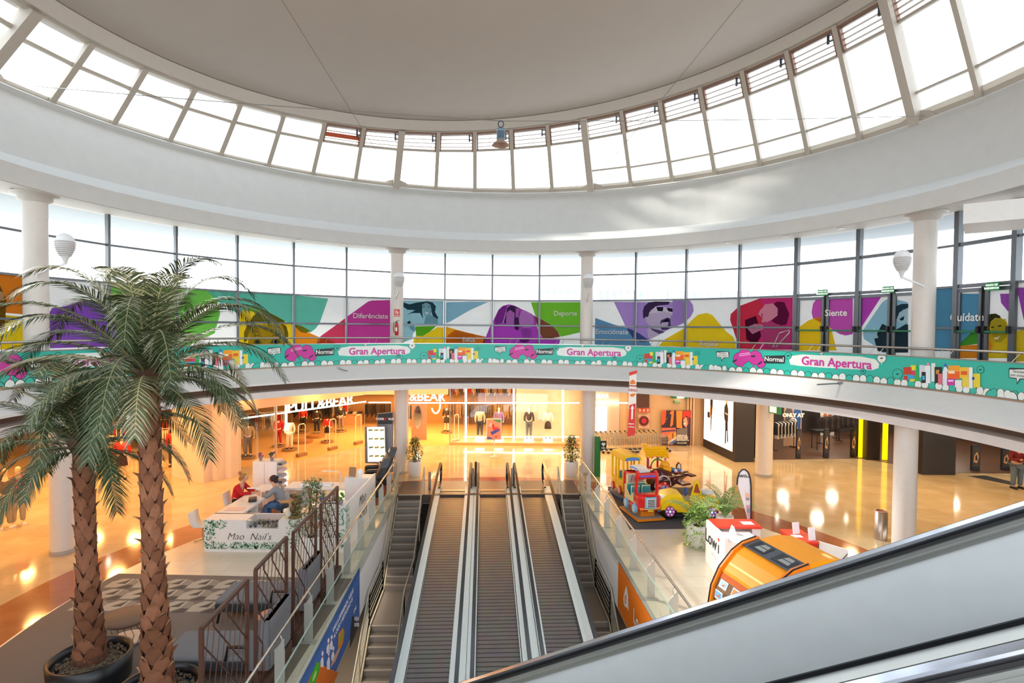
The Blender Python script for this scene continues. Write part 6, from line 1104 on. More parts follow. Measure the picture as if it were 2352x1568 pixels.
t = thing('carved_figure', 'brown and gold carved ornament standing on the nail bar counter', 'ornament', (-5.8, Y0+.25, .845)); g = G(M('#7a6032', .5, .4, var=.3), M('#4a3a22', .6)); q = random.Random(3); c = Vector((-5.8, Y0+.25, .845)); g.lathe([(.17, 0), (.17, .04), (.10, .08)], c, 14)
for i in range(26): g.mat(g.mats[i % 2]); g.ball((c.x+q.uniform(-.12, .12), c.y+q.uniform(-.08, .08), c.z+.08+i*.02), q.uniform(.05, .08), 8)
part('carving', g, t, True); g = G(M('#c08a48', .5)); g.cbox(c+Vector((-.22, 0, .42)), (.3, .16, .03)); part('tray', g, t, True); g = G(M('#e8e0d4', .5)); g.ball(c+Vector((-.17, -.05, .14)), .09, 12, (1, .6, 1.6)); part('shell', g, t, True)
t = thing('script_ornament', 'dark curly metal lettering ornament on the side counter', 'ornament', (-4.9, Y0+.2, 1.22)); g = G(M('#22303a', .4)); g.text('Nails', .22, plane((-4.83, Y0+.28, 1.33), (1, 0, 0), (0, 0, 1)), ex=.01, shear=.3); g.box(-5.1, -4.6, Y0+.26, Y0+.30, 1.221, 1.24); part('lettering', g, t, True)
g = G(M('#9a7858', .5)); a = at(775, 1104, 1.24); g.prism([(X2-.78, Y1+.1, 1.245), (X2-.55, Y1+.05, 1.245), (X2-.55, Y1+.12, 1.52), (X2-.78, Y1+.17, 1.52)], (0, .03, 0)); solo('menu_board', g, 'brown menu board standing at the back of the side counter', 'menu board')
g = G(M('#f4f2f0', .4)); g.ball((X2-.42, Y1+.1, 1.37), .11, 16); g.lathe([(.07, 0), (.05, .03)], (X2-.42, Y1+.1, 1.241), 12); solo('globe_lamp', g, 'small white globe lamp on the back of the side counter', 'lamp')
for x, y, z, w_, d_, c, lb in ((-7.75, 15.6, .821, .5, .3, '#f0c8b8', 'pale pink flyer on the manicure table near the glass case'), (-6.5, 17.9, .861, .55, .3, '#f4f6fa', 'white folded paper cloth on the rear desk'), (-6.0, 17.95, .861, .45, .3, '#e8eef4', 'second white paper stack on the rear desk, to the right')):
    g = G(M(c, .6)); g.box(x-w_/2, x+w_/2, y-d_/2, y+d_/2, z, z+.012 if w_ == .5 else z+.06); solo('paper', g, lb, 'paper')
g = G(M('#3a3234', .5)); g.cbox((-7.62, 16.35, .87), (.22, .3, .09), .4, .02); solo('nail_lamp', g, 'dark grey nail drying lamp on the manicure table', 'nail lamp')
t = thing('desk_lamp', 'thin white arched desk lamp on the rear desk', 'lamp', (-5.6, 18.0, .86)); g = G(M('#f2f0ea', .3)); g.tube([(-5.55, 18.0, .86), (-5.52, 18.0, 1.15), (-5.6, 18.0, 1.28), (-6.05, 17.95, 1.32)], .015, 6); g.cbox((-5.95, 17.95, 1.31), (.3, .05, .02)); part('arm', g, t, True)
t = thing('desk_lamp', 'white strip lamp over the hands of the two people', 'lamp', (-7.5, 16.9, .82)); g = G(M('#f2f0f0', .3)); g.tube([(-7.48, 16.6, .82), (-7.48, 16.6, 1.12)], .012, 6); g.cbox((-7.68, 16.62, 1.12), (.45, .05, .025)); part('arm', g, t, True)
def chair(x, y, rz, lb, c='#e4e0da'):
    t = thing('shell_chair', lb, 'chair', (x, y, 0), rz); g = G(M(c, .4)); g.loft([[Vector((sx*.22, yy, z)) for sx in (-1, 1)]+[Vector((sx*.22, yy+.03, z-.02)) for sx in (1, -1)] for yy, z in ((-.2, .46), (.1, .44), (.2, .5), (.25, .66), (.27, .84))], smooth=True); part('shell', g, t)
    g = G(STEEL); g.lathe([(.03, .05), (.03, .43)], n=8); part('stem', g, t); g = G(STEEL)
    for k in range(4): g.beam((0, 0, .05), (.24*cos(k*pi/2+.7), .24*sin(k*pi/2+.7), .02), .03, .02)
    part('base', g, t)
chair(-8.55, 17.2, pi/2, 'cream shell chair under the person in the red coat'); p = at(466, 1240); chair(-8.55, 15.4, pi/2, 'empty cream shell chair at the left end of the nail bar'); chair(-6.5, 17.1, 0, 'empty grey shell chair under the rear desk', '#a8a29a')
def seated(x, y, rz, lb, top, hair, leg, bun, skin_='#d8a488', lean=.18):
    t = thing('person', lb, 'person', (x, y, 0), rz)       # faces local -y
    N = {'pel': (0, 0, .56, .14), 'wst': (0, -.03, .74, .135), 'chs': (0, -lean*.7, .98, .14), 'nk': (0, -lean-.02, 1.14, .052), 'hd': (0, -lean-.07, 1.27, .088), 'tp': (0, -lean-.06, 1.37, .07)}
    E = [('pel', 'wst'), ('wst', 'chs'), ('chs', 'nk'), ('nk', 'hd'), ('hd', 'tp')]
    for sd, k in ((-1, 'l'), (1, 'r')):
        N.update({k+'hp': (.10*sd, -.08, .53, .095), k+'kn': (.12*sd, -.47, .52, .062), k+'an': (.13*sd, -.42, .10, .042), k+'ft': (.14*sd, -.56, .04, .036), k+'sh': (.19*sd, -lean*.7, 1.06, .062), k+'el': (.25*sd, -lean-.12, .84, .047), k+'wr': (.12*sd, -lean-.36, .86, .03), k+'ha': (.07*sd, -lean-.44, .865, .03)})
        E += [('pel', k+'hp'), (k+'hp', k+'kn'), (k+'kn', k+'an'), (k+'an', k+'ft'), ('chs', k+'sh'), (k+'sh', k+'el'), (k+'el', k+'wr'), (k+'wr', k+'ha')]
        for q in range(4): N[k+'f%d' % q] = (.07*sd-.024*sd*(q-1.5)*.8, -lean-.52-(.01 if q in (1, 2) else 0), .857, .008); E.append((k+'ha', k+'f%d' % q))
    skin('body', N, E, M(skin_, .55), t, 1)
    cl = lambda ks, gr, m, nm: skin(nm, {k: (*N[k][:3], N[k][3]+gr) for k in N if k in ks}, [e for e in E if set(e) <= ks], m, t, 1)
    cl({'pel', 'wst', 'chs', 'lsh', 'rsh', 'lel', 'rel', 'lwr', 'rwr'}, .028, M(top, .85), 'jacket'); cl({'pel', 'lhp', 'rhp', 'lkn', 'rkn', 'lan', 'ran'}, .022, M(leg, .85), 'trousers')
    hy = -lean-.055; g = G(M(hair, .7)); g.ball((0, hy+.02, 1.33), .118, 14, (.95, 1.0, .92)); g.ball((0, hy+.09, 1.26), .075, 10)
    if bun: g.ball((.0, hy+.12, 1.44 if bun > 1 else 1.36), .055, 10)
    part('hair', g, t)
    g = G(M(skin_, .55), M('#4a2a22', .5), M('#a85a50', .5)); g.ball((0, hy-.045, 1.295), .086, 14, (.9, 1, 1.15)); g.ball((0, hy-.135, 1.285), .016, 8, (.8, 1, 1.3)); g.mat(g.mats[1])
    for sd in (-1, 1): g.ball((.032*sd, hy-.118, 1.315), .010, 8)
    g.mat(g.mats[2]); g.ball((0, hy-.125, 1.25), .018, 8, (1.2, .4, .4)); part('face', g, t)
    g = G(BLACK)
    for sd in (-1, 1): g.cbox((.135*sd, -.5, .04), (.09, .25, .08), 0, .02)
    part('shoes', g, t)
seated(-8.50, 17.15, pi/2, 'person in a red coat and black roll-neck seated at the manicure table', '#c21a24', '#a87848', '#2a2428', 2)
seated(-7.0, 16.95, -pi/2, 'person in a grey jumper with dark tied hair seated facing the red coat', '#8e9199', '#3a2420', '#5a7aa8', 1, lean=.22)
g = G(M('#3c3e44', .5)); g.lathe([(.17, 0), (.17, .03), (.03, .05), (.03, .44), (.2, .45), (.2, .52)], (-7.0, 16.95, 0), 16); solo('stool', g, 'round stool under the person in the grey jumper', 'stool')
# ---------------------------------------------------------------- massage chairs
def massage(x, y, rz, lb):
    t = thing('massage_chair', lb, 'massage chair', (x, y, 0), rz); BK = M('#1f1e22', .3); BE = M('#b08a68', .45)
    g = G(BK); g.loft([[Vector((sx*w_, yy, z)) for sx in (-1, 1)]+[Vector((sx*w_, yy+.26, z+.02)) for sx in (1, -1)] for yy, z, w_ in ((-.02, .40, .30), (.16, .7, .33), (.32, 1.05, .31), (.44, 1.35, .22))], smooth=False); part('backrest', g, t)
    g = G(BE); g.cbox((0, .33, 1.12), (.40, .12, .16), 0, .04); part('headrest', g, t)
    g = G(BK); g.cbox((0, -.15, .42), (.55, .65, .22), 0, .06); part('seat', g, t)
    for s_ in (-1, 1):
        g = G(BK); g.cbox((.36*s_, -.1, .52), (.15, .8, .26), 0, .06); g.mat(BE); g.cbox((.36*s_, -.1, .66), (.08, .6, .03), 0, .01); part('armrest', g, t)
    g = G(BK); g.loft([[Vector((sx*.24, yy, z)) for sx in (-1, 1)]+[Vector((sx*.24, yy+.08, z+.16)) for sx in (1, -1)] for yy, z in ((-.42, .30), (-.85, .12))]); g.mat(BE); g.cbox((0, -.66, .30), (.3, .3, .03), 0, .01); part('leg_rest', g, t)
    g = G(M('#3a3638', .4)); g.cbox((0, 0, .14), (.5, .7, .26), 0, .05); part('base', g, t)
massage(-5.05, 21.1, pi*-.42, 'black reclining massage chair nearest the directory board'); massage(-4.95, 19.6, pi*-.42, 'black reclining massage chair nearer the nail bar side counter')
t = thing('brown_mat', 'brown mat under the massage chairs', 'mat', (-5.0, 19.8, 0)); g = G(M('#8a5038', .8)); g.box(-5.6, -4.45, 18.6, 21.7, 0, .008); part('sheet', g, t, True)
# ---------------------------------------------------------------- lounge: rug, daybeds, wire stool, screens
t = thing('lounge_rug', 'large taupe lounge rug with a band of cube pattern at its far edge', 'rug', (-6.5, 10, 0)); g = G(M('#7d7168', .95, bump=.3, sc_=90))
cpts = [pol(9.40, a, 0) for a in [-1.50+.012*i for i in range(0, 0)]]
poly = [(-9.4, 13.1), (-3.75, 13.1), (-3.75, 6.5), (-9.4, 6.5)]; L_ = [pol(9.34, -1.42-.06*i, 0) for i in range(0, 9)]
g.prism([(p.x, p.y, .0) for p in [pol(9.34, a, 0) for a in (-1.40, -1.45, -1.52, -1.62, -1.75, -1.9)]]+[(-7.0, 6.0, 0), (-3.75, 6.0, 0), (-3.75, 13.12, 0)], (0, 0, .010)); part('pile', g, t, True)
g = G(M('#b9ad9c', .95), M('#5f5650', .95), M('#9a8e80', .95)); cw, ch = .62, .52
for r0 in range(3):
    for c0 in range(10):
        x = -9.25+c0*cw+(r0 % 2)*.1; y = 13.02-(r0+1)*ch
        if x+cw*.95 > -3.8: continue
        fl = lambda pts, d=.0112: [Vector((x+a*cw, y+b*ch, d)) for a, b in pts]
        g.mat(g.mats[0]); g.quad(*fl([(0, .1), (.45, .1), (.7, .4), (.7, .95), (.25, .95), (0, .65)]))
        g.mat(g.mats[1]); g.quad(*fl([(.5, .0), (.95, .0), (1.0, .3), (.75, .36)], .0116)); g.quad(*fl([(.25, .45), (.6, .45), (.6, .95), (.45, .7)], .0118)); g.mat(g.mats[2]); g.quad(*fl([(.72, .42), (.98, .35), (.98, .8), (.72, .95)], .0116))
part('cube_pattern', g, t, True)
def daybed(x, y, rz, lb, lb2=None):
    t = thing('wing_daybed', lb, 'daybed', (x, y, 0), rz); t.scale = (.8, 1, 1); GY_ = M('#77777b', .85); DG = M('#303034', .8)
    g = G(GY_); g.cbox((0, 0, .44), (2.2, .86, .10), 0, .04); part('cushion', g, t); g = G(DG); g.cbox((0, 0, .32), (2.2, .86, .16), 0, .02); part('frame', g, t)
    for sx in (-1, 1):
        for sy in (-1, 1): g = G(BLACK); g.beam((sx*1.0, sy*.36, .26), (sx*1.05, sy*.40, .011), .05, .05); part('leg', g, t)
    g = G(M('#6d6d72', .85)); g.loft([[Vector((x_, y_, z)) for x_, y_ in ((1.10, -.46), (1.22, -.46), (1.22, .46), (1.10, .46))] for z in (.3, .8, 1.12)]); g.loft([[Vector((x_, y_, z)) for x_, y_ in ((.72, -.50), (1.2, -.50), (1.2, -.42), (.80, -.42))] for z in (.3, .75)]); g.loft([[Vector((x_, y_, z)) for x_, y_ in ((.72, .42), (1.2, .42), (1.2, .50), (.80, .50))] for z in (.3, .75)]); g.loft([[Vector((x_, y_, z)) for x_, y_ in ((1.0, -.50), (1.2, -.50), (1.2, .5), (1.08, .5))] for z in (.75, 1.12)]); part('high_back', g, t)
    g = G(BLACK); g.tube([(.3, -.46, .45), (.35, -.46, .68), (.85, -.46, .68)], .03, 6); part('arm', g, t)
daybed(-5.05, 11.5, .03, 'grey chaise with high wing back, farther of the two behind the screens'); daybed(-4.95, 9.55, .03, 'grey chaise with high wing back, nearer of the two beside the palm')
p = at(293, 1470); t = thing('wire_stool', 'round wire drum stool with a padded brown top between the palms', 'stool', p)
g = G(M('#7a5c48', .6)); g.lathe([(.38, .40), (.41, .43), (.41, .47), (.37, .50), (.01, .505)], p, 28); part('seat', g, t, True); g = G(M('#6a5a50', .4, .6)); N_ = 22
for i in range(N_):
    a, b = 2*pi*i/N_, 2*pi*(i+.5)/N_; g.tube([p+Vector((.37*cos(a), .37*sin(a), .41)), p+Vector((.40*cos(b), .40*sin(b), .25)), p+Vector((.36*cos(a), .36*sin(a), .02))], .007, 4)
for z, r0 in ((.41, .37), (.02, .36)): g.tube([p+Vector((r0*cos(2*pi*i/28), r0*sin(2*pi*i/28), z)) for i in range(29)], .010, 5)
part('wire_cage', g, t, True); g = G(M('#e8dcd4', .4)); g.lathe([(.30, .02), (.30, .05)], p, 24); part('base_disc', g, t, True)
p = at(655, 1462); t = thing('side_table', 'round copper side table between the two chaises', 'side table', (-4.55, 10.55, 0)); c = (-4.55, 10.55, 0); g = G(M('#c88a70', .35, .3)); g.lathe([(.26, .44), (.26, .47)], c, 26); part('top', g, t, True); g = G(M('#a06a54', .4, .5))
for i in range(10): a = 2*pi*i/10; g.tube([(c[0]+.24*cos(a), c[1]+.24*sin(a), .44), (c[0]+.14*cos(a+.5), c[1]+.14*sin(a+.5), .012)], .007, 4)
part('wire_base', g, t, True)
def screen(s0, s1, u, h, lb):
    BR = M('#5a3c30', .45, .4); t = thing('metal_screen', lb, 'room divider', loc(u, (s0+s1)/2, 0), 0); P = lambda s, z: loc(u, s, z)
    g = G(BR)
    for s in (s0, s1): g.beam(P(s, 0.0), P(s, h), .05, .05, LX)
    g.beam(P(s0, h), P(s1, h), .05, .05); g.beam(P(s0, .28), P(s1, .28), .05, .04); part('frame', g, t, True)
    g = G(BR); L = s1-s0; H = h-.3; seg = lambda a, b, w_=.014: g.beam(P(s0+a[0]*L, .3+a[1]*H), P(s0+b[0]*L, .3+b[1]*H), w_, w_)
    def cl(a, b, w_):      # keep the piece of a bar that lies inside the frame
        (x0, y0), (x1, y1) = a, b; t0, t1 = 0., 1.
        for p_, q_ in ((-(x1-x0), x0), (x1-x0, 1-x0), (-(y1-y0), y0), (y1-y0, 1-y0)):
            if abs(p_) < 1e-9:
                if q_ < 0: return
            elif p_ < 0: t0 = max(t0, q_/p_)
            else: t1 = min(t1, q_/p_)
        if t1-t0 > .02: seg((x0+(x1-x0)*t0, y0+(y1-y0)*t0), (x0+(x1-x0)*t1, y0+(y1-y0)*t1), w_)
    for k in range(10): x = -.28+k*.13; cl((x, 0), (x+.30, 1), .009)
    for k in range(7):
        c0 = -.85+.27*k
        cl((c0, 1.1), (c0, .93), .016); cl((c0, .93), (c0+.78, .28), .016); cl((c0+.78, .28), (c0+.78, -.05), .016)
    part('lattice', g, t, True)
    g = G(M('#4a342a', .5)); g.prism([loc(u-.14, s0, .0), loc(u+.10, s0, 0), loc(u+.10, s1, 0), loc(u-.14, s1, 0)], (0, 0, .25)); part('base_box', g, t, True)
us = -3.62
for (xa, ya), (xb, yb), lb in (((455, 1447), (573, 1330), 'nearest of the four brown metal lattice screens'), ((583, 1310), (661, 1232), 'second-nearest of the four brown metal lattice screens'), ((670, 1225), (728, 1167), 'third of the four brown metal lattice screens, before the ficus pot'), ((735, 1160), (777, 1117), 'farthest of the four brown metal lattice screens, before the nail bar side counter')):
    a, b = at(xa, ya, 2.15), at(xb, yb, 2.15); screen(a.dot(AX)+.03, b.dot(AX)-.03, (a.dot(LX)+b.dot(LX))/2, 2.15, lb)
# ---------------------------------------------------------------- litter bin
t = thing('litter_bin', 'brushed steel cylindrical litter bin beside the right column', 'litter bin', (10.75, 15.95, 0)); c = (10.72, 16.0, 0); g = G(M('#b5a79a', .3, .8)); g.lathe([(.17, 0), (.17, .82), (.15, .82), (.15, .6)], c, 28, cap=False); g.lathe([(.16, .02), (.01, .03)], c, 20); part('drum', g, t, True); g = G(M('#6a1c1c', .5)); g.lathe([(.152, .80), (.14, .70)], c, 24); part('liner', g, t, True)
# ================================================================ children's rides, phone stand, coin machine on the right
t = thing('rubber_mat', 'dark rubber mat under the coin-operated rides', 'mat', at(1520, 1190)); g = G(M('#4b494c', .9, var=.15)); g.prism([at(1396, 1118), at(1447, 1216), at(1648, 1213), at(1600, 1120)], (0, 0, .012)); part('sheet', g, t, True)
RED = M('#e3201c', .18, coat=.6); YEL2 = M('#ffcf06', .25, coat=.3); CRM = M('#f0e2a0', .35); TL = M('#2f8f9c', .4); ORN = M('#f08a12', .35); SKY = M('#8fc4dc', .3); MAR = M('#4a1418', .15, coat=.7)
def wheel(g, c, r, w_, ax, m1, m2, n=20):
    c = Vector(c); ax = Vector(ax).normalized(); u = ax.cross(Vector((0, 0, 1))).normalized(); v = Vector((0, 0, 1))
    ringp = lambda rr, d: [c+ax*d+(u*cos(2*pi*i/n)+v*sin(2*pi*i/n))*rr for i in range(n)]
    g.mat(m1); g.loft([ringp(r*.8, -w_/2), ringp(r, -w_/4), ringp(r, w_/4), ringp(r*.8, w_/2)], smooth=False); g.mat(m2); g.loft([ringp(r*.7, -w_/2-.012), ringp(r*.7, w_/2+.012)])
def rbx(g, x0, x1, y0, y1, z0, z1, b=.05): return g.cbox(((x0+x1)/2, (y0+y1)/2, (z0+z1)/2), (x1-x0, y1-y0, z1-z0), 0, b)
def arcpts(cx, cy, rx, ry, a0, a1, n): return [(cx+rx*cos(a0+(a1-a0)*i/n), cy+ry*sin(a0+(a1-a0)*i/n)) for i in range(n+1)]
# red truck (front towards local -y)
p = at(1472, 1180); t = thing('truck_ride', 'red coin-operated toy truck with blue wheels and teal seats on an orange base', 'kiddie ride', (p.x, p.y-.1, .012), .22); t.scale = (.93, .93, .95)
g = G(ORN, M('#9a938c', .6)); g.box(-.50, .50, -.75, .75, .03, .09); g.mat(g.mats[1]); g.box(-.46, .46, -.70, .70, .09, .1); g.mat(ORN); g.box(-.25, .25, -.45, .35, .1, .3); part('base', g, t)
g = G(RED, CRM)
rbx(g, -.42, .42, -.66, -.18, .30, .84, .10); rbx(g, -.43, .43, -.20, .62, .30, .50, .06); rbx(g, -.43, .43, .50, .64, .30, 1.38, .06)
g.mat(CRM); g.loft([[Vector((s_*.425, y, z)) for y, z in ((-.2, .5), (-.2, .86), (-.08, .72), (.12, .66), (.5, .95), (.5, .5))][::1] for s_ in (-1, -.94)], smooth=False); g.loft([[Vector((s_*.425, y, z)) for y, z in ((-.2, .5), (-.2, .86), (-.08, .72), (.12, .66), (.5, .95), (.5, .5))] for s_ in (.94, 1)], smooth=False)
g.box(-.38, .38, .47, .50, .5, 1.30); part('body', g, t)
g = G(RED)
for s_ in (-1, 1): rbx(g, s_*.38-.045, s_*.38+.045, -.42, -.28, .8, 1.42, .03)
rbx(g, -.42, .42, -.44, -.26, 1.32, 1.52, .06); g.ball((-.33, -.34, 1.54), .06, 10); g.ball((.33, -.34, 1.54), .06, 10); part('windscreen_frame', g, t)
g = G(M('#6f62c4', .3)); rbx(g, -.28, .28, -.46, -.44, 1.39, 1.46, .01); part('name_strip', g, t)
g = G(SKY, M('#e9ecec', .3), M('#2a2a2c', .4))
g.loft([[Vector((x, y, z)) for x, z in arcpts(0, .62, .21, .21, 0, 2*pi, 20)[:-1]] for y in (-.69, -.655)]) if 0 else rbx(g, -.21, .21, -.70, -.64, .42, .80, .08)
g.mat(g.mats[1]); rbx(g, -.155, .155, -.715, -.69, .47, .75, .03); g.mat(g.mats[2])
for i in range(5): g.box(-.13, .13, -.722, -.712, .495+i*.05, .52+i*.05)
part('grille', g, t)
g = G(M('#f08a20', .3), M('#f4c93a', .3)); g.ball((-.30, -.645, .40), .09, 12, (1, .4, .6)); g.ball((.30, -.645, .40), .09, 12, (1, .4, .6)); g.mat(g.mats[1]); g.box(-.10, .10, -.68, -.66, .31, .37); part('lamps', g, t)
g = G(CRM); g.tube([(-.43, -.15, .58), (-.40, -.55, .47), (-.2, -.68, .40), (.2, -.68, .40), (.40, -.55, .47), (.43, -.15, .58)], .018, 6); part('trim_line', g, t)
for y in (-.38, .30):
    for s_ in (-1, 1): g = G(); wheel(g, (s_*.44, y, .36), .17, .09, (1, 0, 0), M('#7fb6dc', .3), M('#b9dcec', .3)); g.mats = [m for m in g.mats if m]; g.mi = [i-1 for i in g.mi]; part('wheel', g, t)
for x in (-.2, .2):
    for y in (-.02, .34): g = G(TL); rbx(g, x-.15, x+.15, y-.12, y+.10, .5, .68, .05); rbx(g, x-.15, x+.15, y+.04, y+.13, .6, .96, .05); g.mat(CRM); rbx(g, x-.165, x+.165, y+.10, y+.15, .58, .99, .04); part('seat', g, t)
g = G(M('#b9a8a8', .5), M('#d8483c', .5), M('#8a7a9a', .5)); g.box(-.30, .30, .455, .468, 1.0, 1.26); g.mat(g.mats[1]); q = random.Random(2)
for i in range(8): x = q.uniform(-.26, .2); g.mat(g.mats[1+i % 2]); g.quad((x, .452, 1.02), (x+.03, .452, 1.02), (x+.1, .452, 1.24), (x+.06, .452, 1.24))
part('rear_picture', g, t)
# flying white sign arch over the rides
t = thing('arched_sign', 'white arched sign board over the red truck and yellow bus', 'sign', atd(1462, 1080, 18.3)); q = lambda x, y, d: atd(x, y, 18.3-d)
g = G(M('#d8dce2', .35), M('#e9e6e4', .4)); g.loft([[q(1445, 1068, .2), q(1470, 1066, -.5), q(1470, 1071, -.5), q(1445, 1074, .2)], [q(1462, 1074, .2), q(1486, 1074, -.4), q(1486, 1079, -.4), q(1462, 1081, .2)], [q(1475, 1088, .2), q(1493, 1082, -.2), q(1493, 1098, -.2), q(1476, 1097, .2)]]); part('board', g, t, True)
g = G(M('#c83a30', .5)); g.quad(q(1477, 1096, .22), q(1490, 1096, -.05), q(1490, 1084, -.05), q(1477, 1088, .22)); part('picture', g, t, True)
g = G(M('#5a6ab0', .5))
for i in range(5): x, y = 1447+i*4.2, 1070+i*i*.55; g.quad(q(x, y+3, .22), q(x+2.6, y+3.8, .22), q(x+2.6, y+.8, .22), q(x, y, .22))
part('lettering', g, t, True)
g = G(STEEL); a = q(1484, 1095, -.2); g.tube([a, Vector((a.x+.1, a.y+.45, .012))], .02, 6); part('post', g, t, True)
# yellow bus
p = at(1434, 1140); t = thing('bus_ride', 'yellow open-windowed toy bus with red wheels', 'kiddie ride', (p.x+.05, p.y+.1, .012), .22); t.scale = (.80, .85, .95)
g = G(M('#3a5a8a', .4), M('#8a8480', .6)); g.box(-.50, .50, -.70, .75, .03, .1); g.mat(g.mats[1]); g.box(-.45, .45, -.65, .70, .1, .11); part('base', g, t)
BY = M('#ffc808', .25, coat=.3); g = G(BY)
rbx(g, -.40, .40, -.60, .62, .26, .70, .06)
for s_ in (-1, 1):
    for y in (-.56, -.08, .20, .57): rbx(g, s_*.37-.035, s_*.37+.035, y-.045, y+.045, .62, 1.5, .02)
part('body', g, t)
g = G(BY); g.loft([[Vector((x, y, z)) for x, z in [(-.45, 1.46), (-.42, 1.56), (-.30, 1.64), (0, 1.68), (.30, 1.64), (.42, 1.56), (.45, 1.46)]] for y in (-.66, .68)], smooth=False); part('roof', g, t)
g = G(M('#5a8cc8', .35)); g.loft([[Vector((x, y, z)) for x, z in [(-.36, 1.46), (-.3, 1.56), (0, 1.60), (.3, 1.56), (.36, 1.46)]] for y in (-.685, -.665)]); part('front_band', g, t)
g = G(M('#4a9ac0', .4)); rbx(g, -.32, .32, .0, .12, .68, .95, .04); part('seat', g, t)
g = G(M('#d8281c', .3)); rbx(g, -.40, .40, -.74, -.58, .28, .58, .06); part('bonnet', g, t); g = G(M('#2fae4a', .3)); g.ball((-.28, -.745, .34), .06, 10, (1, .5, 1)); g.ball((.28, -.745, .34), .06, 10, (1, .5, 1)); part('lamp', g, t)
for y in (-.36, .38):
    for s_ in (-1, 1): g = G(M('#c82a24', .3)); wheel(g, (s_*.42, y, .32), .16, .08, (1, 0, 0), g.mats[0], M('#e8a0a8', .35)); part('wheel', g, t)
# yellow convertible seen side on (front towards local -x)
p = at(1577, 1188); t = thing('car_ride', 'yellow toy convertible with purple glowing wheels and a raised door', 'kiddie ride', (p.x, p.y+.1, .012), -.03); t.scale = (1.03, 1.0, 1.1)
g = G(M('#28262a', .5)); g.box(-.75, .85, -.32, .35, .08, .16); 
for x in (-.6, .7): g.box(x, x+.06, -.3, .3, .0, .09)
part('base', g, t)
prof = [(-.98, .30), (-1.0, .45), (-.92, .58), (-.72, .68), (-.42, .74), (-.22, .70), (-.12, .52), (.32, .50), (.40, .66), (.62, .70), (.86, .62), (.98, .48), (.97, .30), (.80, .22), (-.80, .22)]
g = G(YEL2); W3 = [(-.40, .88), (-.34, 1.0), (.34, 1.0), (.40, .88)]
rings = [[Vector((x*k, y, .24+(z-.24)*k2)) for x, z in prof] for y, k, k2 in ((-.40, .90, .88), (-.33, 1, 1), (.33, 1, 1), (.40, .90, .88))]; g.loft(rings, smooth=False)
for x in (-.60, .66):
    for s_ in (-1, 1): g.loft([[Vector((x+a, s_*yy, z)) for a, z in [(.27*cos(b), .30+.27*sin(b)) for b in [pi*i/10 for i in range(11)]]] for yy in (.34, .46)], smooth=True)
part('body', g, t)
g = G(M('#1c1c20', .4)); g.box(-.10, .32, -.30, .30, .515, .53); part('cockpit', g, t); g = G(M('#2a4a9a', .4)); rbx(g, .22, .34, -.26, .26, .52, .84, .04); part('seat', g, t)
g = G(M('#2c5ab0', .35)); g.tube([(-.02+.02*sin(a), .12*cos(a), .72+.12*sin(a)) for a in [2*pi*i/12 for i in range(13)]], .018, 6); part('steering_wheel', g, t)
g = G(YEL2); g.loft([[Vector((x, y, z)) for x, z in ((-.02, .5), (.12, 1.12), (.22, 1.16), (.40, .62), (.30, .5))] for y in (-.46, -.40)], smooth=False); dr_ = part('door', g, t)
g = G(M('#a84a2a', .35)); g.loft([[Vector((x, y, z)) for x, z in ((.10, .82), (.16, 1.06), (.21, 1.07), (.30, .8))] for y in (-.468, -.458)], smooth=False); part('door_window', g, dr_)
g = G(M('#eef0f0', .3)); g.ball((-.80, -.30, .62), .12, 12, (1.1, .5, .55)); g.ball((-.80, .30, .62), .12, 12, (1.1, .5, .55)); part('headlamp', g, t)
g = G(M('#dfe4e6', .4)); g.ball((.62, 0, .72), .16, 12, (1.4, 1.6, .5)); part('rear_deck', g, t)
for x in (-.60, .66):
    for s_ in (-1, 1):
        g = G(BLACK); wheel(g, (x, s_*.40, .26), .215, .12, (0, 1, 0), BLACK, M('#b0506a', .3)); g.mat(M('#8f7df0', .3, emit=1.2, var=0))
        for k in range(6): a = 2*pi*k/6; g.ball((x+.10*cos(a), s_*.48, .26+.10*sin(a)), .028, 8, (1, .5, 1))
        g.mat(M('#8fd0ff', .3, emit=1.5, var=0)); g.ball((x, s_*.48, .26), .035, 8, (1, .5, 1)); part('wheel', g, t)
# maroon toy plane behind
p = at(1540, 1152); t = thing('plane_ride', 'shiny maroon toy plane with a white-rimmed arch between truck and yellow car', 'kiddie ride', (p.x-.05, p.y+.45, .012), .4); t.scale = (.92, .92, .88)
g = G(M('#28262a', .5)); g.box(-.5, .5, -.35, .35, 0, .12); g.box(-.12, .12, -.12, .12, .12, .5); part('base', g, t)
g = G(MAR); rg = []
for x, r_, z in ((-.80, .12, .72), (-.74, .34, .74), (-.50, .46, .78), (-.15, .47, .80), (.2, .36, .80), (.6, .22, .82), (1.05, .10, .88)): rg.append([Vector((x, r_*cos(a), z+r_*sin(a))) for a in [2*pi*i/18 for i in range(18)]])
g.loft(rg, smooth=True); part('fuselage', g, t)
g = G(M('#e8dcd8', .3)); g.tube([(-.48+.36*cos(a), -.44, .62+.42*sin(a)) for a in [pi*i/12 for i in range(13)]], .03, 6); part('white_arch', g, t)
g = G(RED); wheel(g, (-.48, -.46, .50), .30, .12, (0, 1, 0), RED, M('#c0b4d0', .3)); g.mat(M('#5a3ab0', .35))
for k in range(5): a = 2*pi*k/5; g.beam((-.48, -.535, .50), (-.48+.2*cos(a), -.535, .50+.2*sin(a)), .06, .02)
part('wheel', g, t)
g = G(MAR); g.loft([[Vector((x, y, z)) for x, z in ((-.1, .78), (.3, .80), (.25, .86), (-.08, .85))] for y in (-1.1, 1.0)]); g.loft([[Vector((x, y, z)) for x, z in ((.85, .86), (1.1, .88), (1.1, .92), (.86, .92))] for y in (-.45, .45)]); part('wing', g, t)
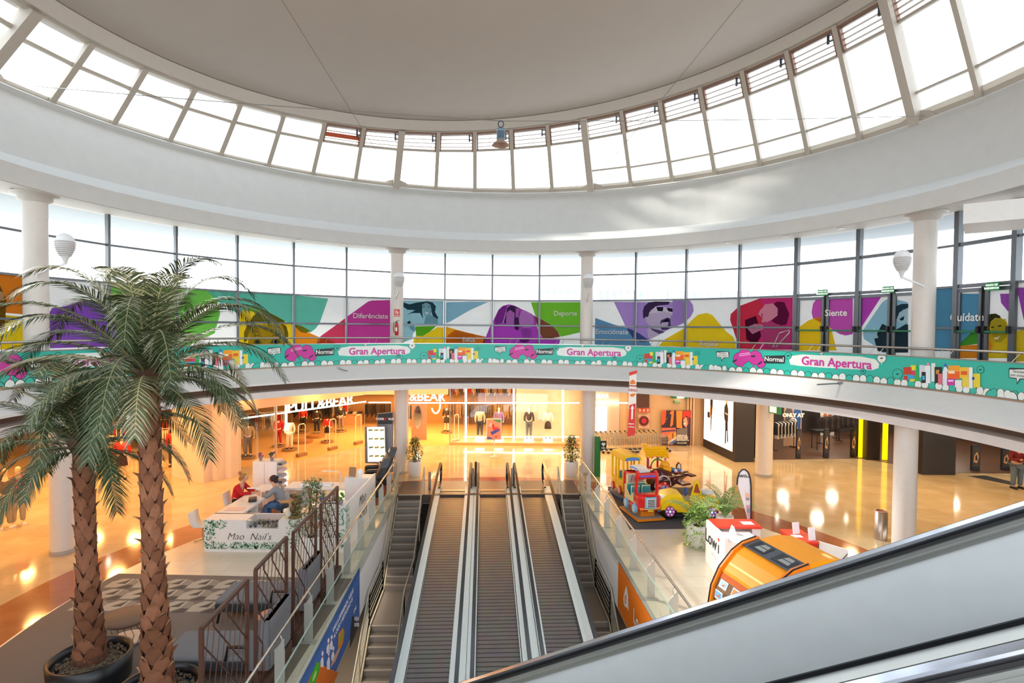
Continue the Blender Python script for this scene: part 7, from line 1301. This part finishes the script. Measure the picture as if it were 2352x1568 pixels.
for x, y, z in ((.55, .1, 1.0),):
    g = G(MAR, M('#efe3df', .4)); g.loft([[Vector((x+a, y+d, z-.2+b)) for a, b in ((0, 0), (.05, .45), (.15, .55), (.26, .45), (.3, 0))] for d in (0, .05)]); g.mat(g.mats[1]); g.quad(*[Vector((x+a, y-.006, z-.17+b)) for a, b in ((.04, 0), (.08, .4), (.15, .48), (.22, .4), (.26, 0))]); part('tail_fin', g, t)
g = G(M('#f0a81c', .3)); rbx(g, -.25, .12, -.26, .26, 1.05, 1.3, .08); g.ball((-.05, 0, 1.35), .2, 12, (1, 1, .8)); part('seat', g, t)
q = random.Random(9); g = G(M('#3aa84a', .4), M('#4a7ad0', .4), M('#d83040', .4), M('#e8b020', .4), M('#e8e0e4', .4))
for i in range(12): g.mat(g.mats[i % 5]); g.ball((q.uniform(.15, .6), q.uniform(-.3, .1), q.uniform(1.0, 1.25)), q.uniform(.04, .08), 8)
part('toy_bubbles', g, t)
# little house ride
p = at(1511, 1118); t = thing('house_ride', 'toy house ride with a yellow tiled roof and green arch', 'kiddie ride', (p.x-.02, p.y+.55, .012), .1); t.scale = (.76, .76, .82)
g = G(M('#8a5ab0', .4)); g.box(-.55, .55, -.4, .4, .0, .14); part('base', g, t)
RT = M('#ffcb12', .25, coat=.3); g = G(RT); g.loft([[Vector((x, y, z)) for y, z in ((-.52, 1.32), (.02, 1.72), (.52, 1.32))] for x in (-.6, .6)], smooth=False)
for i in range(4):
    for j in range(7):
        x = -.52+j*.173; y = -.48+i*.14; z = 1.36+i*.10; g.cbox((x, y, z), (.165, .17, .05), 0, .02)
for i in range(3):
    for j in range(7): g.cbox((-.52+j*.173, .48-i*.16, 1.36+i*.11), (.165, .17, .05), 0, .02)
part('tiled_roof', g, t)
g = G(RT); rbx(g, -.60, -.46, -.1, .04, 1.4, 1.82, .03); rbx(g, -.65, -.41, -.15, .09, 1.80, 1.88, .03); part('chimney', g, t)
for x, c in ((-.46, '#c83a9a'), (.46, '#d88ad0'), (-.2, '#f0c018'), (.30, '#c81e3a')): g = G(M(c, .35)); g.lathe([(.055, .14), (.055, 1.34)], (x, -.36 if x in (-.46, .46) else .3, 0), 12); part('post', g, t)
g = G(M('#2f9a3a', .35)); g.tube([(.02+.34*cos(a), -.44, .86+.36*sin(a)) for a in [pi*i/12 for i in range(13)]], .035, 8); part('arch', g, t)
for x in (-.34, .38): g = G(M('#d81e34', .3)); g.ball((x, -.44, .84), .08, 10); part('red_ball', g, t)
g = G(M('#f0b81c', .35)); rbx(g, -.25, .25, -.2, .1, .14, .6, .08); part('seat', g, t)
for i in range(7): g = G(M(['#f08a20', '#c83a3a', '#e8e0f0', '#8a4ab0', '#3a9a4a', '#f0c018', '#e87830'][i], .3, emit=.2)); g.ball((-.5+i*.17, -.60, 1.33), .045, 8); part('bulb', g, t)
# ---------------------------------------------------------------- phone company stand
t = thing('phone_counter', 'white phone company counter with a red top and black lettering', 'counter', (5.6, 13.7, 0)); WQ = M('#f2efec', .35); RDT = M('#e8361c', .4)
g = G(WQ); g.box(5.08, 5.16, 13.05, 14.35, 0, 1.08); g.box(5.16, 5.95, 13.05, 13.12, 0, .98); g.box(5.16, 5.95, 13.12, 13.78, .94, .99); g.box(6.05, 6.26, 13.82, 14.34, 0, 1.05); g.box(5.16, 6.05, 14.28, 14.34, .0, 1.05); part('body', g, t, True)
g = G(RDT); g.box(5.14, 6.28, 13.78, 14.36, 1.05, 1.10); part('red_top', g, t, True)
g = G(M('#2a2a2c', .5)); g.text('Low', .46, plane((5.072, 13.98, .70), (0, -1, 0), (0, 0, 1)), bold=.006); g.text('\u0131', .46, plane((5.072, 13.45, .70), (0, -1, 0), (0, 0, 1)), bold=.006); g.mat(RDT); c = Vector((5.070, 13.45, .90)); g.quad(*[c+Vector((0, .045*cos(a), .045*sin(a))) for a in [2*pi*i/12 for i in range(12)]]); g.mat(M('#c8b8b4', .5)); g.text('servicios', .12, plane((5.072, 13.7, .40), (0, -1, 0), (0, 0, 1))); part('lettering', g, t, True)
for x, y, w_, d_, z, lb in ((6.02, 14.05, .28, .22, 1.101, 'white leaflet lying on the red counter top'), ): g = G(M('#f6f2ee', .5)); g.box(x-w_/2, x+w_/2, y-d_/2, y+d_/2, z, z+.006); solo('leaflet', g, lb, 'leaflet')
g = G(M('#f2f0f4', .4)); g.prism([(5.42, 13.55, .991), (5.56, 13.55, .991), (5.49, 13.55, 1.18)], (0, .16, 0)); solo('card_holder', g, 'small white folded card holder on the white counter', 'card holder')
t = thing('red_counter', 'red leaflet counter standing behind the orange coin machine', 'counter', (6.95, 13.3, 0)); g = G(M('#c81410', .4)); g.box(6.72, 7.20, 12.92, 13.72, 0, 1.03); part('body', g, t, True); g = G(RDT); g.box(6.70, 7.22, 12.90, 13.74, 1.03, 1.07); part('red_top', g, t, True)
for x, y, h, lb in ((6.95, 13.45, .26, 'upright clear leaflet holder at the back of the red counter'), (7.12, 13.05, .28, 'upright clear leaflet holder at the front of the red counter')): g = G(M('#f4e8ea', .3)); g.prism([(x-.09, y-.06, 1.071), (x+.09, y-.02, 1.071), (x+.09, y+.04, 1.071+h), (x-.09, y, 1.071+h)], (.0, .02, 0)); solo('leaflet_holder', g, lb, 'leaflet holder')
g = G(M('#f2efee', .4)); g.box(6.76, 7.0, 13.18, 13.34, 1.071, 1.078); solo('leaflet', g, 'white leaflet lying on the red leaflet counter', 'leaflet')
t = thing('white_easel', 'white presentation board with a black diagonal strut right of the red counter', 'board', (7.6, 12.9, 0)); q = lambda x, y: at(x, y, 0)
a, b = Vector((7.26, 13.0, 0)), Vector((7.80, 12.75, 0)); g = G(M('#efebe8', .4)); g.prism([a, b, b+Vector((0, 0, .95)), a+Vector((0, 0, 1.05))], (.02, .05, 0)); part('panel', g, t, True)
g = G(BLACK); g.tube([a+Vector((0, -.02, .05)), b+Vector((0, -.02, .88))], .008, 6); g.tube([a+Vector((-.01, -.02, 0)), a+Vector((-.01, -.02, 1.06))], .008, 6); part('strut', g, t, True)
t = thing('feather_flag', 'tall white feather flag with a black edge behind the phone counter', 'flag', at(1716, 1262)); FY = at(1716, 1262).y; q = lambda x, y, d=0: atd(x, y, FY-d)
sh = [(1694, 1112), (1695, 1098), (1699, 1086), (1705, 1079), (1712, 1079), (1718, 1086), (1722, 1098), (1724, 1115), (1724.5, 1150), (1724, 1203), (1719, 1203), (1714, 1180), (1707, 1155), (1700, 1132)]
g = G(M('#e9e6e8', .5)); g.prism([q(x, y) for x, y in sh[::-1]], (0, .006, 0)); part('cloth', g, t, True)
g = G(M('#232327', .4)); g.tube([q(1715, 1262)]+[q(1722, 1230)]+[q(x, y, .01) for x, y in ((1725, 1203), (1725.5, 1150), (1725, 1115), (1723, 1097), (1719, 1085), (1712, 1078), (1705, 1078), (1698, 1085), (1694, 1098), (1693, 1113))], .022, 8); part('pole', g, t, True)
g = G(M('#232327', .4)); c = at(1715, 1262); g.beam(c+Vector((-.3, 0, .015)), c+Vector((.3, 0, .015)), .04, .02); g.beam(c+Vector((0, -.3, .015)), c+Vector((0, .3, .015)), .04, .02); g.tube([c, q(1722, 1230)], .02, 6); part('foot', g, t, True)
g = G(M('#2a2a2c', .5)); o = q(1709, 1092, .02); g.text('Lowi', .16, lambda x, y, z=0: o+Vector((-x, -.004, y)), bold=.002); part('lettering', g, t, True)
g = G(M('#d8a0a8', .5), M('#f0b8a0', .5), M('#8a90a8', .5)); dd = .012
for m, pts in ((1, [(1713, 1131), (1721, 1133), (1722, 1150), (1714, 1150)]), (0, [(1714, 1160), (1723, 1160), (1723, 1195), (1719, 1195)]), (2, [(1714, 1143), (1721, 1143), (1721, 1148), (1714, 1148)]), (2, [(1716, 1168), (1722, 1168), (1722, 1177), (1716, 1177)])): dd += .004; g.mat(g.mats[m]); g.quad(*[q(x, y, dd) for x, y in pts])
part('print', g, t, True)
# ---------------------------------------------------------------- orange coin machine: profile swept along its width
t = thing('coin_machine', 'rounded orange coin game machine with a dark roof strip and game pictures', 'game machine', (4.75, 10.5, 0)); OR1 = M('#f59a0a', .45, coat=.06, spec=.35); OR2 = M('#e87a08', .4, coat=.1); wv = Vector((.30, -1.12, 0)).normalized(); fv = Vector((-wv.y, wv.x, 0))*-1     # fv points to the machine's front (left)
if fv.x > 0: fv = -fv
O = Vector((4.80, 10.05, 0)); CP = lambda f_, z, w_: O+fv*f_+wv*w_+Vector((0, 0, z))
top = [(.62, .02), (.78, .35), (.84, .75), (.78, 1.15), (.62, 1.48), (.36, 1.76), (.14, 1.90), (-.16, 1.97), (-.6, 2.02), (-.95, 1.96), (-1.18, 1.78), (-1.26, 1.5), (-1.26, .02)]
g = G(OR1); g.loft([[CP(f_, z, w_) for f_, z in top] for w_ in (-.60, .60)], smooth=False); part('hull', g, t, True)
for w0, w1, nm in ((-.66, -.60, 'side_fin'), (.60, .66, 'side_fin')):
    g = G(OR2); g.loft([[CP(f_*1.045+(.02 if f_ > 0 else -.02), z*1.02, w_) for f_, z in top[:8]+[(-.14, .02)]] for w_ in (w0, w1)], smooth=False); part(nm, g, t, True)
    g = G(BLACK); g.tube([CP(f_*1.05+.02, z*1.02, w1 if w0 > 0 else w0) for f_, z in top[:8]], .014, 5); part('edge_strip', g, t, True)
def onhull(i, k, w_, d=.008):     # a point on hull segment i at fraction k
    (f0, z0), (f1, z1) = top[i], top[i+1]; f_, z = f0+(f1-f0)*k, z0+(z1-z0)*k; n_ = Vector((z1-z0, f0-f1)).normalized()*-1; n_ = Vector((-(z0-z1), (f0-f1))).normalized(); return CP(f_+n_.x*d, z+n_.y*d, w_)
g = G(M('#3a3c48', .35)); g.quad(onhull(6, -.25, -.60, .012), onhull(6, -.25, .60, .012), onhull(6, 1.0, .60, .012), onhull(6, 1.0, -.60, .012)); rs_ = part('roof_strip', g, t, True)
for a, b in ((-.50, -.08), (.10, .52)):
    g = G(M('#15161a', .2), M('#8a8c88', .3)); g.quad(onhull(6, -.05, a, .018), onhull(6, -.05, b, .018), onhull(6, .85, b, .018), onhull(6, .85, a, .018)); g.mat(g.mats[1]); g.quad(onhull(6, .1, a+.12, .022), onhull(6, .1, b-.04, .022), onhull(6, .4, b-.06, .022), onhull(6, .4, a+.14, .022)); g.quad(onhull(6, .46, a+.14, .022), onhull(6, .46, b-.06, .022), onhull(6, .76, b-.08, .022), onhull(6, .76, a+.18, .022)); part('roof_window', g, rs_, True)
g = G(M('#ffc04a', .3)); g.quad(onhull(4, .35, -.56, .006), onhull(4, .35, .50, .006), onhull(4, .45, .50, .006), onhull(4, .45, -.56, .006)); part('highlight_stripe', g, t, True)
g = G(M('#7a5a40', .4, var=.5, sc_=5), M('#c85a1c', .4)); g.quad(onhull(2, .25, -.60, .006), onhull(2, .25, .60, .006), onhull(3, .0, .60, .006), onhull(3, .0, -.60, .006)); g.quad(onhull(3, .0, -.60, .006), onhull(3, .0, .60, .006), onhull(3, .55, .60, .006), onhull(3, .55, -.60, .006)); g.mat(g.mats[1]); g.quad(onhull(3, .55, -.60, .006), onhull(3, .55, .60, .006), onhull(3, .85, .60, .006), onhull(3, .85, -.60, .006)); pp_ = part('picture_panel', g, t, True)
g = G(M('#c4d83a', .4)); g.quad(onhull(2, .25, -.60, .009), onhull(2, .25, .60, .009), onhull(2, .40, .60, .009), onhull(2, .40, -.60, .009)); part('green_stripe', g, t, True)
cc = ['#a8c8e0', '#e08a50', '#c8a0c8', '#7ab0d8', '#5a6a4a', '#6a7a9a']
for i in range(6):
    w_ = -.42+(i % 3)*.36+(.0 if i < 3 else -.05); seg, k0, k1 = (3, .12, .52) if i < 3 else (2, .55, .95)
    g = G(M('#f2f0ee', .35), M(cc[i], .4), M('#e8704a', .4)); g.quad(onhull(seg, k0, w_-.11, .012), onhull(seg, k0, w_+.11, .012), onhull(seg, k1, w_+.11, .012), onhull(seg, k1, w_-.11, .012)); g.mat(g.mats[1]); k2, k3 = k0+.06, k1-.06; g.quad(onhull(seg, k2, w_-.09, .015), onhull(seg, k2, w_+.09, .015), onhull(seg, k3, w_+.09, .015), onhull(seg, k3, w_-.09, .015)); g.mat(g.mats[2]); g.quad(onhull(seg, k2+.05, w_-.05, .018), onhull(seg, k2+.05, w_+.03, .018), onhull(seg, k3-.08, w_+.05, .018)); part('game_picture', g, pp_, True)
g = G(BLACK); g.quad(onhull(2, .17, -.60, .010), onhull(2, .17, .60, .010), onhull(2, .26, .60, .010), onhull(2, .26, -.60, .010)); part('black_seam', g, t, True)
g = G(M('#8fb0dc', .4), M('#f0a020', .4), M('#f4f0ea', .4)); g.quad(onhull(1, .55, -.60, .008), onhull(1, .55, .60, .008), onhull(2, .17, .60, .008), onhull(2, .17, -.60, .008)); g.mat(g.mats[1])
for w_ in (-.1, .12, .3): g.quad(*[onhull(2, -.1+.35*.5*sin(a)*.6, w_+.08*cos(a), .012) for a in [2*pi*i/12 for i in range(12)]])
part('lower_picture', g, t, True)
g = G(OR1); g.loft([[CP(f_, z, w_) for f_, z in ((-.25, 1.05), (.15, 1.10), (.2, 1.35), (-.3, 1.40))] for w_ in (.66, 1.0)], smooth=False); part('control_pod', g, t, True)
g = G(M('#3a4048', .3)); g.tube([CP(-.55+.2*cos(a), 1.30+.1*sin(a)*0, .86+.16*sin(a)) for a in [2*pi*i/16 for i in range(17)]], .05, 8); part('steering_ring', g, t, True)
